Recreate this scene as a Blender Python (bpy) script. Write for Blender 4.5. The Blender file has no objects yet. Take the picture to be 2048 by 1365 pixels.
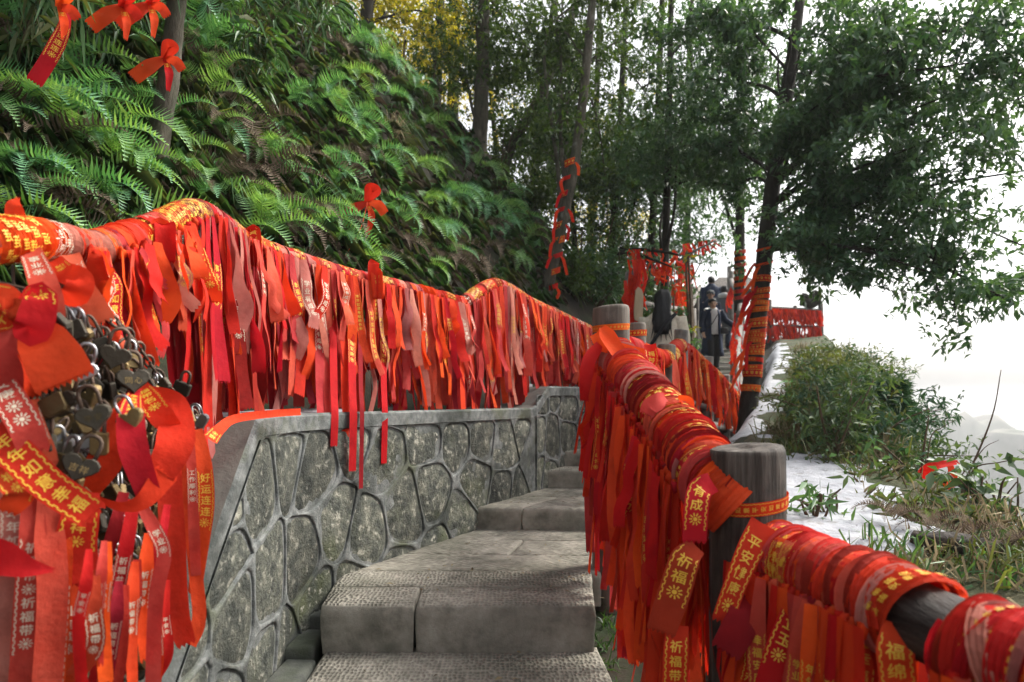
import bpy, math, random
import numpy as np
from mathutils import Vector, Matrix, Quaternion

random.seed(7)
rng = np.random.default_rng(7)
scene = bpy.context.scene
COL = scene.collection

# ------------------------------------------------------------------ camera, sky, sun, exposure
FPX = 1365.0                       # focal length in pixels of the 2048 px wide photograph
cam_d = bpy.data.cameras.new('camera')
cam = bpy.data.objects.new('camera', cam_d)
COL.objects.link(cam)
cam.location = (0, 0, 0)           # eye level is z = 0
cam.rotation_euler = (math.radians(90), 0, 0)
cam_d.lens = 24.0
cam_d.sensor_width = 36.0
cam_d.shift_y = 117.5 / 2048
cam_d.clip_start = 0.05
cam_d.clip_end = 6000
cam_d.dof.use_dof = True
cam_d.dof.focus_distance = 2.9
cam_d.dof.aperture_fstop = 3.2
scene.camera = cam

SUN_EL, SUN_AZ = math.radians(46), math.radians(62)     # azimuth from +Y towards +X
world = bpy.data.worlds.new('World')
scene.world = world
world.use_nodes = True
wn, wl = world.node_tree.nodes, world.node_tree.links
wn.clear()
wo = wn.new('ShaderNodeOutputWorld'); bg = wn.new('ShaderNodeBackground'); sk = wn.new('ShaderNodeTexSky')
sk.sky_type = 'NISHITA'; sk.sun_disc = False
sk.sun_elevation = SUN_EL; sk.sun_rotation = SUN_AZ
sk.air_density = 1.0; sk.dust_density = 6.0; sk.ozone_density = 1.0
hs = wn.new('ShaderNodeHueSaturation'); hs.inputs['Saturation'].default_value = 0.22   # white overcast veil
wl.new(sk.outputs[0], hs.inputs['Color']); wl.new(hs.outputs[0], bg.inputs['Color'])
bg.inputs['Strength'].default_value = 0.15
wl.new(bg.outputs[0], wo.inputs[0])

sun_d = bpy.data.lights.new('sun', 'SUN'); sun = bpy.data.objects.new('sun', sun_d); COL.objects.link(sun)
sun_d.energy = 2.0; sun_d.angle = math.radians(14); sun_d.color = (1.0, 0.93, 0.82)
sd = Vector((math.sin(SUN_AZ) * math.cos(SUN_EL), math.cos(SUN_AZ) * math.cos(SUN_EL), math.sin(SUN_EL)))
sun.rotation_euler = (-sd).to_track_quat('-Z', 'Y').to_euler()

vs = scene.view_settings
vs.view_transform = 'Standard'; vs.look = 'None'; vs.gamma = 1.0; vs.use_curve_mapping = False
vs.exposure = 1.15
scene.render.engine = 'CYCLES'
scene.cycles.use_denoising = True
scene.cycles.max_bounces = 7
scene.cycles.diffuse_bounces = 3
scene.cycles.glossy_bounces = 2
scene.cycles.transmission_bounces = 3
scene.cycles.volume_bounces = 0
scene.cycles.caustics_reflective = False
scene.cycles.caustics_refractive = False

# ------------------------------------------------------------------ helpers
def P(px, py, Y):
    """the point at depth Y metres seen at that place of the photograph"""
    return Vector(((px - 1024) / FPX * Y, Y, (800 - py) / FPX * Y))

def V3(a): return Vector((float(a[0]), float(a[1]), float(a[2])))

def mesh(name, verts, faces, mats, smooth=True, mi=None):
    me = bpy.data.meshes.new(name)
    verts = np.asarray(verts, dtype=np.float32).reshape(-1, 3)
    if isinstance(faces, np.ndarray):
        n, k = faces.shape
        me.vertices.add(len(verts)); me.vertices.foreach_set('co', verts.ravel())
        me.loops.add(n * k); me.loops.foreach_set('vertex_index', faces.astype(np.int32).ravel())
        me.polygons.add(n)
        me.polygons.foreach_set('loop_start', (np.arange(n) * k).astype(np.int32))
        me.update(calc_edges=True)
    else:
        me.from_pydata(verts.tolist(), [], faces)
        me.update()
    for m in (mats if isinstance(mats, (list, tuple)) else [mats]):
        me.materials.append(m)
    if mi is not None:
        me.polygons.foreach_set('material_index', np.asarray(mi, dtype=np.int32))
    if smooth:
        me.polygons.foreach_set('use_smooth', np.ones(len(me.polygons), dtype=bool))
    return me

def link(name, me, parent=None):
    o = bpy.data.objects.new(name, me)
    COL.objects.link(o)
    if parent is not None: o.parent = parent
    return o

def ob(name, verts, faces, mats, parent=None, smooth=True, mi=None):
    return link(name, mesh(name, verts, faces, mats, smooth, mi), parent)

def empty(name, loc=(0, 0, 0)):
    o = bpy.data.objects.new(name, None); COL.objects.link(o)
    o.location = loc; o.empty_display_size = 0.05
    return o

def tag(o, label=None, cat=None, group=None, kind=None):
    if label: o['label'] = label
    if cat: o['category'] = cat
    if group: o['group'] = group
    if kind: o['kind'] = kind
    return o

def hash2(ix, iy):
    h = np.sin(ix * 127.1 + iy * 311.7) * 43758.5453
    return h - np.floor(h)

def vnoise(x, y):
    x = np.asarray(x, float); y = np.asarray(y, float)
    ix, iy = np.floor(x), np.floor(y); fx, fy = x - ix, y - iy
    fx = fx * fx * (3 - 2 * fx); fy = fy * fy * (3 - 2 * fy)
    a, b, c, d = hash2(ix, iy), hash2(ix + 1, iy), hash2(ix, iy + 1), hash2(ix + 1, iy + 1)
    return (a * (1 - fx) + b * fx) * (1 - fy) + (c * (1 - fx) + d * fx) * fy

def fbm(x, y, o=4):
    s, a = 0, 0.5
    for i in range(o):
        s = s + a * vnoise(x * 2 ** i + 17.3 * i, y * 2 ** i - 9.1 * i); a *= 0.5
    return s

def catmull(pts, n):
    p = np.array([list(q) for q in pts], float)
    p = np.vstack([2 * p[0] - p[1], p, 2 * p[-1] - p[-2]])
    m = len(p) - 3
    out = np.zeros((n, p.shape[1]))
    for i, t in enumerate(np.linspace(0, m, n)):
        k = min(int(t), m - 1); f = t - k
        a, b, c, d = p[k], p[k + 1], p[k + 2], p[k + 3]
        out[i] = 0.5 * (2 * b + (c - a) * f + (2 * a - 5 * b + 4 * c - d) * f * f + (3 * b - 3 * c + d - a) * f ** 3)
    return out

def frames(C):
    T = np.gradient(C, axis=0); T /= np.linalg.norm(T, axis=1)[:, None] + 1e-12
    A = np.zeros_like(C)
    up = np.array([0, 0, 1.0]) if abs(T[0][2]) < 0.9 else np.array([1.0, 0, 0])
    a = np.cross(T[0], up); a /= np.linalg.norm(a)
    for i in range(len(C)):
        a = a - T[i] * a.dot(T[i]); a /= np.linalg.norm(a) + 1e-12
        A[i] = a
    return T, A, np.cross(T, A)

def tube_geo(C, R, ns=8, rough=0.0, cap=True, seed=0):
    C = np.asarray(C, float); n = len(C)
    R = np.broadcast_to(np.asarray(R, float), (n,))
    T, A, B = frames(C)
    ang = np.arange(ns) / ns * 2 * math.pi
    r = R[:, None] * np.ones(ns)[None]
    if rough:
        l = np.cumsum(np.r_[0, np.linalg.norm(np.diff(C, axis=0), axis=1)]) / (R.mean() + 1e-9)
        r = r * (1 + rough * (vnoise(l[:, None] * 0.9 + seed * 7.7, (np.cos(ang) * 1.7 + 5 + seed)[None] + 0 * l[:, None]) - 0.5) * 2
                 + rough * 0.6 * (vnoise(l[:, None] * 0.35 + seed, np.sin(ang)[None] * 2.3 + 9 + 0 * l[:, None]) - 0.5) * 2)
    V = (C[:, None] + r[..., None] * (np.cos(ang)[None, :, None] * A[:, None] + np.sin(ang)[None, :, None] * B[:, None])).reshape(-1, 3)
    F = []
    for i in range(n - 1):
        for j in range(ns):
            k = (j + 1) % ns
            F.append((i * ns + j, i * ns + k, (i + 1) * ns + k, (i + 1) * ns + j))
    if cap:
        F.append(tuple(range(ns - 1, -1, -1))); F.append(tuple((n - 1) * ns + j for j in range(ns)))
    return V, F

class Bag:
    def __init__(s): s.v, s.f, s.n = [], [], 0
    def add(s, V, F):
        V = np.asarray(V, float).reshape(-1, 3)
        s.v.append(V); s.f += [tuple(int(i) + s.n for i in f) for f in F]; s.n += len(V)
        return s
    def box(s, c, h, M=None):
        sg = np.array([[a, b, d] for a in (-1, 1) for b in (-1, 1) for d in (-1, 1)], float) * np.asarray(h)
        if M is not None: sg = sg @ np.array(M).T
        return s.add(sg + np.asarray(c), [(0, 1, 3, 2), (4, 6, 7, 5), (0, 4, 5, 1), (2, 3, 7, 6), (0, 2, 6, 4), (1, 5, 7, 3)])
    def tube(s, pts, r, ns=8, n=None, **k):
        C = np.array([list(p) for p in pts], float) if n is None else catmull(pts, n)
        if n is not None and np.ndim(r) == 1 and len(r) != n: r = np.interp(np.linspace(0, 1, n), np.linspace(0, 1, len(r)), r)
        return s.add(*tube_geo(C, r, ns, **k))
    def ball(s, c, r, nu=8, nv=5):
        c = np.asarray(c, float); r = np.broadcast_to(np.asarray(r, float), (3,))
        V = [c + r * (0, 0, -1)]
        for i in range(1, nv):
            t = -math.pi / 2 + math.pi * i / nv
            for j in range(nu):
                a = 2 * math.pi * j / nu
                V.append(c + r * (math.cos(t) * math.cos(a), math.cos(t) * math.sin(a), math.sin(t)))
        V.append(c + r * (0, 0, 1))
        F = [(0, 1 + (j + 1) % nu, 1 + j) for j in range(nu)]
        for i in range(nv - 2):
            for j in range(nu):
                F.append((1 + i * nu + j, 1 + i * nu + (j + 1) % nu, 1 + (i + 1) * nu + (j + 1) % nu, 1 + (i + 1) * nu + j))
        L = len(V) - 1
        F += [(L, 1 + (nv - 2) * nu + j, 1 + (nv - 2) * nu + (j + 1) % nu) for j in range(nu)]
        return s.add(V, F)
    def build(s, name, mat, parent=None, smooth=True):
        return ob(name, np.vstack(s.v), s.f, mat, parent, smooth)

# ------------------------------------------------------------------ materials
def new_mat(name):
    m = bpy.data.materials.new(name); m.use_nodes = True
    nt = m.node_tree; nt.nodes.clear()
    return m, nt.nodes, nt.links

def rgba(c): return (c[0], c[1], c[2], 1)

def noise_node(N, L, coord, scale, detail=5, rough=0.6, stretch=None):
    n = N.new('ShaderNodeTexNoise'); n.inputs['Scale'].default_value = scale
    n.inputs['Detail'].default_value = detail; n.inputs['Roughness'].default_value = rough
    if stretch:
        mp = N.new('ShaderNodeMapping'); mp.inputs['Scale'].default_value = stretch
        L.new(coord, mp.inputs[0]); coord = mp.outputs[0]
    L.new(coord, n.inputs['Vector'])
    return n

def ramp_node(N, L, fac, stops):
    r = N.new('ShaderNodeValToRGB'); cr = r.color_ramp
    while len(cr.elements) < len(stops): cr.elements.new(0.5)
    for e, (p, c) in zip(cr.elements, stops):
        e.position = p; e.color = rgba(c)
    L.new(fac, r.inputs[0])
    return r

def mixc(N, L, fac, a, b, mode='MIX'):
    x = N.new('ShaderNodeMix'); x.data_type = 'RGBA'; x.blend_type = mode
    for s, v in ((x.inputs[0], fac), (x.inputs[6], a), (x.inputs[7], b)):
        if hasattr(v, 'links') or hasattr(v, 'is_linked'): L.new(v, s)
        elif isinstance(v, (int, float)): s.default_value = v
        else: s.default_value = rgba(v)
    return x.outputs[2]

def surf_mat(name, stops, scale=6, rough=0.85, bump=0.3, bscale=40, stretch=None, stains=None, detail=6, bdist=0.01, spec=0.3, obvar=0.0):
    """noise-coloured surface: ramp over one noise, optional second stain layer, bump"""
    m, N, L = new_mat(name)
    out = N.new('ShaderNodeOutputMaterial'); b = N.new('ShaderNodeBsdfPrincipled'); tc = N.new('ShaderNodeTexCoord')
    co = tc.outputs['Object']
    n = noise_node(N, L, co, scale, detail, 0.65, stretch)
    c = ramp_node(N, L, n.outputs['Fac'], stops).outputs[0]
    if stains:
        for (col, sc, lo, hi, amt) in stains:
            n2 = noise_node(N, L, co, sc, 5, 0.6)
            r2 = ramp_node(N, L, n2.outputs['Fac'], [(lo, (0, 0, 0)), (hi, (amt, amt, amt))])
            c = mixc(N, L, r2.outputs[0], c, col)
    if obvar:
        oi = N.new('ShaderNodeObjectInfo'); hv = N.new('ShaderNodeHueSaturation')
        mr = N.new('ShaderNodeMapRange'); mr.inputs[3].default_value = 1 - obvar; mr.inputs[4].default_value = 1 + obvar
        L.new(oi.outputs['Random'], mr.inputs[0]); L.new(mr.outputs[0], hv.inputs['Value']); L.new(c, hv.inputs['Color']); c = hv.outputs[0]
    L.new(c, b.inputs['Base Color'])
    b.inputs['Roughness'].default_value = rough; b.inputs['Specular IOR Level'].default_value = spec
    if bump:
        nb = noise_node(N, L, co, bscale, 6, 0.7, stretch)
        bp = N.new('ShaderNodeBump'); bp.inputs['Strength'].default_value = bump; bp.inputs['Distance'].default_value = bdist
        L.new(nb.outputs['Fac'], bp.inputs['Height']); L.new(bp.outputs[0], b.inputs['Normal'])
    L.new(b.outputs[0], out.inputs[0])
    return m

def leaf_mat(name, c1, c2, trans=0.35, rough=0.45, scale=1.5, spec=0.4, tcol=None):
    m, N, L = new_mat(name)
    out = N.new('ShaderNodeOutputMaterial'); b = N.new('ShaderNodeBsdfPrincipled'); tc = N.new('ShaderNodeTexCoord')
    t = N.new('ShaderNodeBsdfTranslucent'); mx = N.new('ShaderNodeMixShader')
    geo = N.new('ShaderNodeNewGeometry')
    n = noise_node(N, L, tc.outputs['Object'], scale, 3, 0.6)
    ad = N.new('ShaderNodeMath'); ad.operation = 'MULTIPLY_ADD'; ad.inputs[1].default_value = 0.55; 
    L.new(geo.outputs['Random Per Island'], ad.inputs[0]); L.new(n.outputs['Fac'], ad.inputs[2])
    c = ramp_node(N, L, ad.outputs[0], [(0.45, c1), (0.95, c2)]).outputs[0]
    L.new(c, b.inputs['Base Color']); b.inputs['Roughness'].default_value = rough; b.inputs['Specular IOR Level'].default_value = spec
    tcm = mixc(N, L, 1.0, c, tcol or (1.5, 1.4, 0.5), 'MULTIPLY')
    L.new(tcm, t.inputs['Color']); mx.inputs[0].default_value = trans
    L.new(b.outputs[0], mx.inputs[1]); L.new(t.outputs[0], mx.inputs[2]); L.new(mx.outputs[0], out.inputs[0])
    return m

def cloth_mat(name, c, c2, trans=0.35, rough=0.75, var=0.22):
    m, N, L = new_mat(name)
    out = N.new('ShaderNodeOutputMaterial'); b = N.new('ShaderNodeBsdfPrincipled'); tc = N.new('ShaderNodeTexCoord')
    t = N.new('ShaderNodeBsdfTranslucent'); mx = N.new('ShaderNodeMixShader'); oi = N.new('ShaderNodeObjectInfo')
    n = noise_node(N, L, tc.outputs['Object'], 9, 4, 0.6)
    col = ramp_node(N, L, n.outputs['Fac'], [(0.3, c), (0.75, c2)]).outputs[0]
    dn = noise_node(N, L, tc.outputs['Object'], 5, 6, 0.7); dr = ramp_node(N, L, dn.outputs['Fac'], [(0.36, (.66, .58, .58)), (0.5, (1, 1, 1))])
    col = mixc(N, L, 0.8, col, dr.outputs[0], 'MULTIPLY')
    hv = N.new('ShaderNodeHueSaturation'); mr = N.new('ShaderNodeMapRange')
    mr.inputs[3].default_value = 1 - var; mr.inputs[4].default_value = 1 + var
    L.new(oi.outputs['Random'], mr.inputs[0]); L.new(mr.outputs[0], hv.inputs['Value'])
    mr2 = N.new('ShaderNodeMapRange'); mr2.inputs[3].default_value = 0.492; mr2.inputs[4].default_value = 0.512
    L.new(oi.outputs['Random'], mr2.inputs[0]); L.new(mr2.outputs[0], hv.inputs['Hue'])
    L.new(col, hv.inputs['Color']); col = hv.outputs[0]
    L.new(col, b.inputs['Base Color']); b.inputs['Roughness'].default_value = rough
    b.inputs['Specular IOR Level'].default_value = 0.12
    w = noise_node(N, L, tc.outputs['Object'], 60, 3, 0.6)
    w2 = noise_node(N, L, tc.outputs['Object'], 900, 2, 0.6)
    am = N.new('ShaderNodeMath'); am.operation = 'MULTIPLY_ADD'; am.inputs[1].default_value = 0.25
    L.new(w2.outputs['Fac'], am.inputs[0]); L.new(w.outputs['Fac'], am.inputs[2])
    bp = N.new('ShaderNodeBump'); bp.inputs['Strength'].default_value = 0.5; bp.inputs['Distance'].default_value = 0.006
    L.new(am.outputs[0], bp.inputs['Height']); L.new(bp.outputs[0], b.inputs['Normal'])
    L.new(col, t.inputs['Color']); mx.inputs[0].default_value = trans
    L.new(b.outputs[0], mx.inputs[1]); L.new(t.outputs[0], mx.inputs[2]); L.new(mx.outputs[0], out.inputs[0])
    return m

def plain_mat(name, c, rough=0.6, metal=0.0, var=0.0, bump=0.0, bscale=60):
    k = 0.75
    return_m = surf_mat(name, [(0.3, [x * k for x in c]), (0.7, c)], 8, rough, bump, bscale, obvar=var)
    return_m.node_tree.nodes['Principled BSDF'].inputs['Metallic'].default_value = metal
    return return_m

M = {}
M['soil'] = surf_mat('soil', [(0.3, (0.010, 0.008, 0.005)), (0.55, (0.028, 0.021, 0.014)), (0.75, (0.055, 0.042, 0.027))], 3, 0.95, 0.6, 45, stains=[((0.02, 0.034, 0.012), 2.0, 0.45, 0.6, 0.8)], bdist=0.015)
M['bank'] = surf_mat('bank_earth', [(0.3, (0.03, 0.03, 0.014)), (0.55, (0.075, 0.07, 0.038)), (0.75, (0.13, 0.11, 0.065))], 4, 0.95, 0.8, 20, stains=[((0.035, 0.06, 0.02), 1.6, 0.42, 0.6, 0.8)], bdist=0.04)
M['stone'] = surf_mat('wall_stone', [(0.30, (0.020, 0.024, 0.022)), (0.44, (0.075, 0.082, 0.070)), (0.57, (0.15, 0.155, 0.125)), (0.72, (0.36, 0.35, 0.28))], 13, 0.85, 1.0, 60, detail=11,
                      stains=[((0.02, 0.024, 0.022), 3.2, 0.5, 0.66, 0.85), ((0.085, 0.1, 0.035), 2.3, 0.56, 0.7, 0.55), ((0.40, 0.39, 0.33), 26, 0.58, 0.66, 0.7)], bdist=0.016, obvar=0.38)
M['mortar'] = surf_mat('mortar', [(0.3, (0.07, 0.077, 0.075)), (0.5, (0.15, 0.16, 0.155)), (0.72, (0.27, 0.28, 0.27))], 20, 0.95, 1.0, 110, stains=[((0.03, 0.035, 0.03), 3.0, 0.46, 0.62, 0.85), ((0.09, 0.1, 0.05), 4.0, 0.52, 0.66, 0.6)], bdist=0.006)
M['coping'] = surf_mat('coping_slab', [(0.3, (0.07, 0.066, 0.06)), (0.7, (0.16, 0.15, 0.13))], 5, 0.75, 0.4, 40, stains=[((0.03, 0.03, 0.028), 2.5, 0.5, 0.7, 0.7)])
M['snow'] = surf_mat('snow', [(0.3, (0.27, 0.29, 0.33)), (0.55, (0.42, 0.44, 0.48)), (0.75, (0.52, 0.54, 0.57))], 9, 0.6, 0.9, 26, bdist=0.03, stains=[((0.16, 0.15, 0.12), 12, 0.58, 0.68, 0.6)])  # colour lowered to stand in for shade of an overhead canopy
M['wood'] = surf_mat('weathered_log', [(0.25, (0.035, 0.028, 0.022)), (0.5, (0.12, 0.1, 0.082)), (0.75, (0.24, 0.215, 0.185))], 14, 0.8, 0.8, 30, stretch=(1, 1, 0.10), stains=[((0.03, 0.024, 0.02), 5, 0.5, 0.62, 0.8)], bdist=0.008, obvar=0.15)
M['darkwood'] = surf_mat('dark_log', [(0.32, (0.010, 0.008, 0.007)), (0.45, (0.05, 0.039, 0.031)), (0.6, (0.11, 0.092, 0.077)), (0.75, (0.24, 0.215, 0.19))], 30, 0.7, 1.0, 60, stretch=(1, 1, 0.07), stains=[((0.012, 0.01, 0.009), 5, 0.5, 0.66, 0.75)], bdist=0.012)
M['railwood'] = surf_mat('rail_log', [(0.3, (0.008, 0.006, 0.005)), (0.5, (0.026, 0.02, 0.017)), (0.7, (0.07, 0.057, 0.05))], 45, 0.6, 1.0, 80, stretch=(1, 0.10, 1), bdist=0.01, spec=0.2)
M['greywood'] = surf_mat('grey_log', [(0.25, (0.09, 0.08, 0.07)), (0.55, (0.22, 0.2, 0.18)), (0.8, (0.36, 0.34, 0.31))], 14, 0.85, 0.7, 30, stretch=(1, 1, 0.15), stains=[((0.05, 0.045, 0.04), 5, 0.52, 0.66, 0.8)], bdist=0.008)
M['bark'] = surf_mat('bark', [(0.3, (0.03, 0.026, 0.019)), (0.55, (0.085, 0.075, 0.055)), (0.8, (0.19, 0.175, 0.14))], 16, 0.95, 1.0, 30, stretch=(1, 1, 0.3), stains=[((0.05, 0.07, 0.035), 3, 0.5, 0.7, 0.6), ((0.2, 0.2, 0.17), 5, 0.62, 0.7, 0.6)], bdist=0.02)
M['darkbark'] = surf_mat('dark_bark', [(0.3, (0.012, 0.011, 0.009)), (0.6, (0.035, 0.03, 0.023)), (0.8, (0.08, 0.075, 0.06))], 16, 0.95, 1.0, 30, stretch=(1, 1, 0.3), bdist=0.02)
M['twig'] = plain_mat('twig', (0.1, 0.07, 0.045), 0.9)
M['steel'] = plain_mat('painted_pipe', (0.55, 0.57, 0.6), 0.35)
M['brass'] = plain_mat('tarnished_brass', (0.19, 0.135, 0.058), 0.5, 0.6, 0.5, 0.3, 80)
M['bronze'] = plain_mat('dark_bronze', (0.055, 0.047, 0.034), 0.55, 0.5, 0.4, 0.3, 80)
M['chrome'] = plain_mat('shackle_steel', (0.33, 0.33, 0.34), 0.38, 0.85, 0.3)
M['rust'] = plain_mat('rusty_iron', (0.14, 0.095, 0.07), 0.6, 0.5, 0.3, 0.4, 90)
RIB = {
    'red': cloth_mat('ribbon_red', (0.56, 0.019, 0.011), (0.65, 0.034, 0.018)),
    'bright': cloth_mat('ribbon_scarlet', (0.64, 0.028, 0.009), (0.72, 0.045, 0.014)),
    'faded': cloth_mat('ribbon_faded', (0.56, 0.048, 0.034), (0.64, 0.10, 0.072)),
    'pale': cloth_mat('ribbon_pale', (0.48, 0.13, 0.105), (0.56, 0.22, 0.185)),
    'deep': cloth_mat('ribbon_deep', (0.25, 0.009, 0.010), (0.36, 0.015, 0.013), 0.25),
}
M['gold'] = plain_mat('gold_print', (0.80, 0.47, 0.045), 0.5)
M['cream'] = plain_mat('cream_print', (0.72, 0.62, 0.47), 0.6)
M['fern'] = leaf_mat('fern_green', (0.052, 0.175, 0.082), (0.165, 0.36, 0.19), 0.35, 0.5, 1.3)
M['fern2'] = leaf_mat('fern_yellow_green', (0.09, 0.215, 0.065), (0.24, 0.42, 0.18), 0.35, 0.5, 1.3)
M['deadfern'] = leaf_mat('fern_dead', (0.05, 0.034, 0.022), (0.20, 0.155, 0.115), 0.2, 0.8, 2.0, 0.1, (1, 1, 1))
M['blade'] = leaf_mat('blade_green', (0.018, 0.058, 0.018), (0.075, 0.155, 0.055), 0.3, 0.5, 1.2)
M['olive'] = leaf_mat('blade_olive', (0.035, 0.052, 0.014), (0.125, 0.15, 0.06), 0.3, 0.6, 1.2)
M['dry'] = leaf_mat('blade_dry', (0.09, 0.065, 0.035), (0.30, 0.25, 0.15), 0.3, 0.8, 2, 0.1, (1, 1, 1))
M['bamboo'] = leaf_mat('bamboo_leaf', (0.025, 0.085, 0.026), (0.10, 0.21, 0.08), 0.3, 0.45, 2)
M['canopy'] = leaf_mat('canopy_leaf', (0.022, 0.072, 0.036), (0.085, 0.175, 0.085), 0.35, 0.35, 0.9, 0.5)
M['wood_leaf'] = leaf_mat('woodland_leaf', (0.016, 0.045, 0.012), (0.075, 0.13, 0.03), 0.4, 0.5, 0.6)
M['painted_sun_leaf'] = leaf_mat('sun_painted_leaf', (0.10, 0.13, 0.014), (0.42, 0.36, 0.045), 0.6, 0.5, 0.8)  # backlit sunlight painted into the leaf colour as bright yellow
M['pine'] = leaf_mat('pine_needle', (0.016, 0.055, 0.03), (0.055, 0.13, 0.07), 0.25, 0.5, 1)
M['shrub'] = leaf_mat('shrub_leaf', (0.022, 0.062, 0.026), (0.095, 0.155, 0.065), 0.35, 0.5, 0.8)

def tread_mat(name, sx, sy, rnd, dark, mid, light, rot=0.0, fine=False):
    """hand-chiselled stone: pits darker, ridges pale; the chisel marks are only on faces that look up"""
    m, N, L = new_mat(name)
    out = N.new('ShaderNodeOutputMaterial'); b = N.new('ShaderNodeBsdfPrincipled'); tc = N.new('ShaderNodeTexCoord')
    mp = N.new('ShaderNodeMapping'); mp.inputs['Scale'].default_value = (sx, sy, 1); mp.inputs['Rotation'].default_value = (0, 0, rot)
    wob = noise_node(N, L, tc.outputs['Object'], 14, 2, 0.5)
    va = N.new('ShaderNodeVectorMath'); va.operation = 'MULTIPLY_ADD'; va.inputs[1].default_value = (0.02, 0.02, 0)
    L.new(wob.outputs['Color'], va.inputs[0]); L.new(tc.outputs['Object'], va.inputs[2])
    L.new(va.outputs[0], mp.inputs[0])
    vo = N.new('ShaderNodeTexVoronoi'); vo.voronoi_dimensions = '2D'; vo.feature = 'SMOOTH_F1'; vo.inputs['Scale'].default_value = 1.0
    vo.inputs['Randomness'].default_value = rnd; vo.inputs['Smoothness'].default_value = 0.25
    L.new(mp.outputs[0], vo.inputs['Vector'])
    pit = ramp_node(N, L, vo.outputs['Distance'], [(0.12, (0, 0, 0)), (0.6, (1, 1, 1))])
    n = noise_node(N, L, tc.outputs['Object'], 9, 8, 0.65)
    base = ramp_node(N, L, n.outputs['Fac'], [(0.3, dark), (0.5, mid), (0.72, light)]).outputs[0]
    st = noise_node(N, L, tc.outputs['Object'], 2.5, 4, 0.6)
    sr = ramp_node(N, L, st.outputs['Fac'], [(0.42, (0, 0, 0)), (0.65, (0.6, 0.6, 0.6))])
    base = mixc(N, L, sr.outputs[0], base, (0.075, 0.078, 0.055))
    ge = N.new('ShaderNodeNewGeometry'); sp = N.new('ShaderNodeSeparateXYZ'); L.new(ge.outputs['Normal'], sp.inputs[0])
    up = N.new('ShaderNodeMapRange'); up.inputs[1].default_value = 0.6; up.inputs[2].default_value = 0.9; L.new(sp.outputs['Z'], up.inputs[0])
    wear = noise_node(N, L, tc.outputs['Object'], 3.5, 3, 0.5)
    wr = ramp_node(N, L, wear.outputs['Fac'], [(0.3, (0.35, 0.35, 0.35)), (0.6, (1, 1, 1))])
    um = N.new('ShaderNodeMath'); um.operation = 'MULTIPLY'; L.new(up.outputs[0], um.inputs[0]); L.new(wr.outputs[0], um.inputs[1])
    inv = N.new('ShaderNodeMath'); inv.operation = 'SUBTRACT'; inv.inputs[0].default_value = 1; L.new(pit.outputs[0], inv.inputs[1])
    dm = N.new('ShaderNodeMath'); dm.operation = 'MULTIPLY'; L.new(inv.outputs[0], dm.inputs[0]); L.new(um.outputs[0], dm.inputs[1])
    d2 = N.new('ShaderNodeMath'); d2.operation = 'MULTIPLY'; d2.inputs[1].default_value = 0.62; L.new(dm.outputs[0], d2.inputs[0])
    c = mixc(N, L, d2.outputs[0], base, (0.05, 0.047, 0.042))
    L.new(c, b.inputs['Base Color']); b.inputs['Roughness'].default_value = 0.9; b.inputs['Specular IOR Level'].default_value = 0.25
    nb = noise_node(N, L, tc.outputs['Object'], 22, 9, 0.75)
    hm = N.new('ShaderNodeMath'); hm.operation = 'MULTIPLY_ADD'; hm.inputs[1].default_value = -1.0
    L.new(dm.outputs[0], hm.inputs[0]); L.new(nb.outputs['Fac'], hm.inputs[2])
    bp = N.new('ShaderNodeBump'); bp.inputs['Strength'].default_value = 0.9; bp.inputs['Distance'].default_value = 0.006 if fine else 0.009
    L.new(hm.outputs[0], bp.inputs['Height']); L.new(bp.outputs[0], b.inputs['Normal'])
    L.new(b.outputs[0], out.inputs[0])
    return m

D_, M_, L_ = (0.14, 0.132, 0.11), (0.275, 0.258, 0.215), (0.40, 0.375, 0.32)
M['tread'] = tread_mat('chiselled_tread', 62, 36, 0.55, D_, M_, L_)
M['grooved'] = tread_mat('grooved_paving', 26, 95, 0.8, D_, M_, L_, 0.35, True)
M['rubble'] = surf_mat('gutter_stone', [(0.3, (0.05, 0.055, 0.05)), (0.6, (0.11, 0.115, 0.1)), (0.8, (0.2, 0.2, 0.18))], 8, 0.9, 0.6, 40, stains=[((0.05, 0.065, 0.03), 3, 0.5, 0.7, 0.7)])

# ------------------------------------------------------------------ plan of the place (x, y in metres, z = 0 at eye level)
YP = [-3, 0, 1.0, 2.6, 3.3, 4.1, 5.3, 7, 9, 13, 16, 20, 26]
XC = [0.5, 0.15, -0.05, -0.2, -0.08, 0.25, 0.85, 1.45, 2.35, 3.9, 5.1, 6.6, 8.6]
XL = [-1.2, -1.1, -0.86, -0.80, -0.62, -0.20, 0.40, 0.95, 1.75, 3.25, 4.4, 5.9, 8.0]       # foot of the wall side
XF = [1.2, 0.92, 0.86, 0.50, 0.5, 0.75, 1.25, 1.95, 2.85, 4.6, 5.8, 7.3, 9.2]              # fence side
ZP = [-1.55, -1.38, -1.30, -1.06, -0.95, -0.86, -0.62, -0.52, -0.50, 0.22, 0.95, 1.75, 2.2]
def path_z(y): return np.interp(y, YP, ZP)
def fence_x(y): return np.interp(y, YP, XF)
U2 = np.array([0.456, 0.89]); N2 = np.array([-0.89, 0.456]); O2 = np.array([-1.05, 2.9])
def ts(x, y):
    dx, dy = x - O2[0], y - O2[1]
    return dx * U2[0] + dy * U2[1], dx * N2[0] + dy * N2[1]
def sstep(a, b, x):
    t = np.clip((x - a) / (b - a), 0, 1); return t * t * (3 - 2 * t)
ES = [0, 1.2, 2.0, 2.84, 3.1, 3.6, 6]; ET = [7.0, 7.1, 7.0, 5.5, 4.1, 3.0, 2.0]
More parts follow.
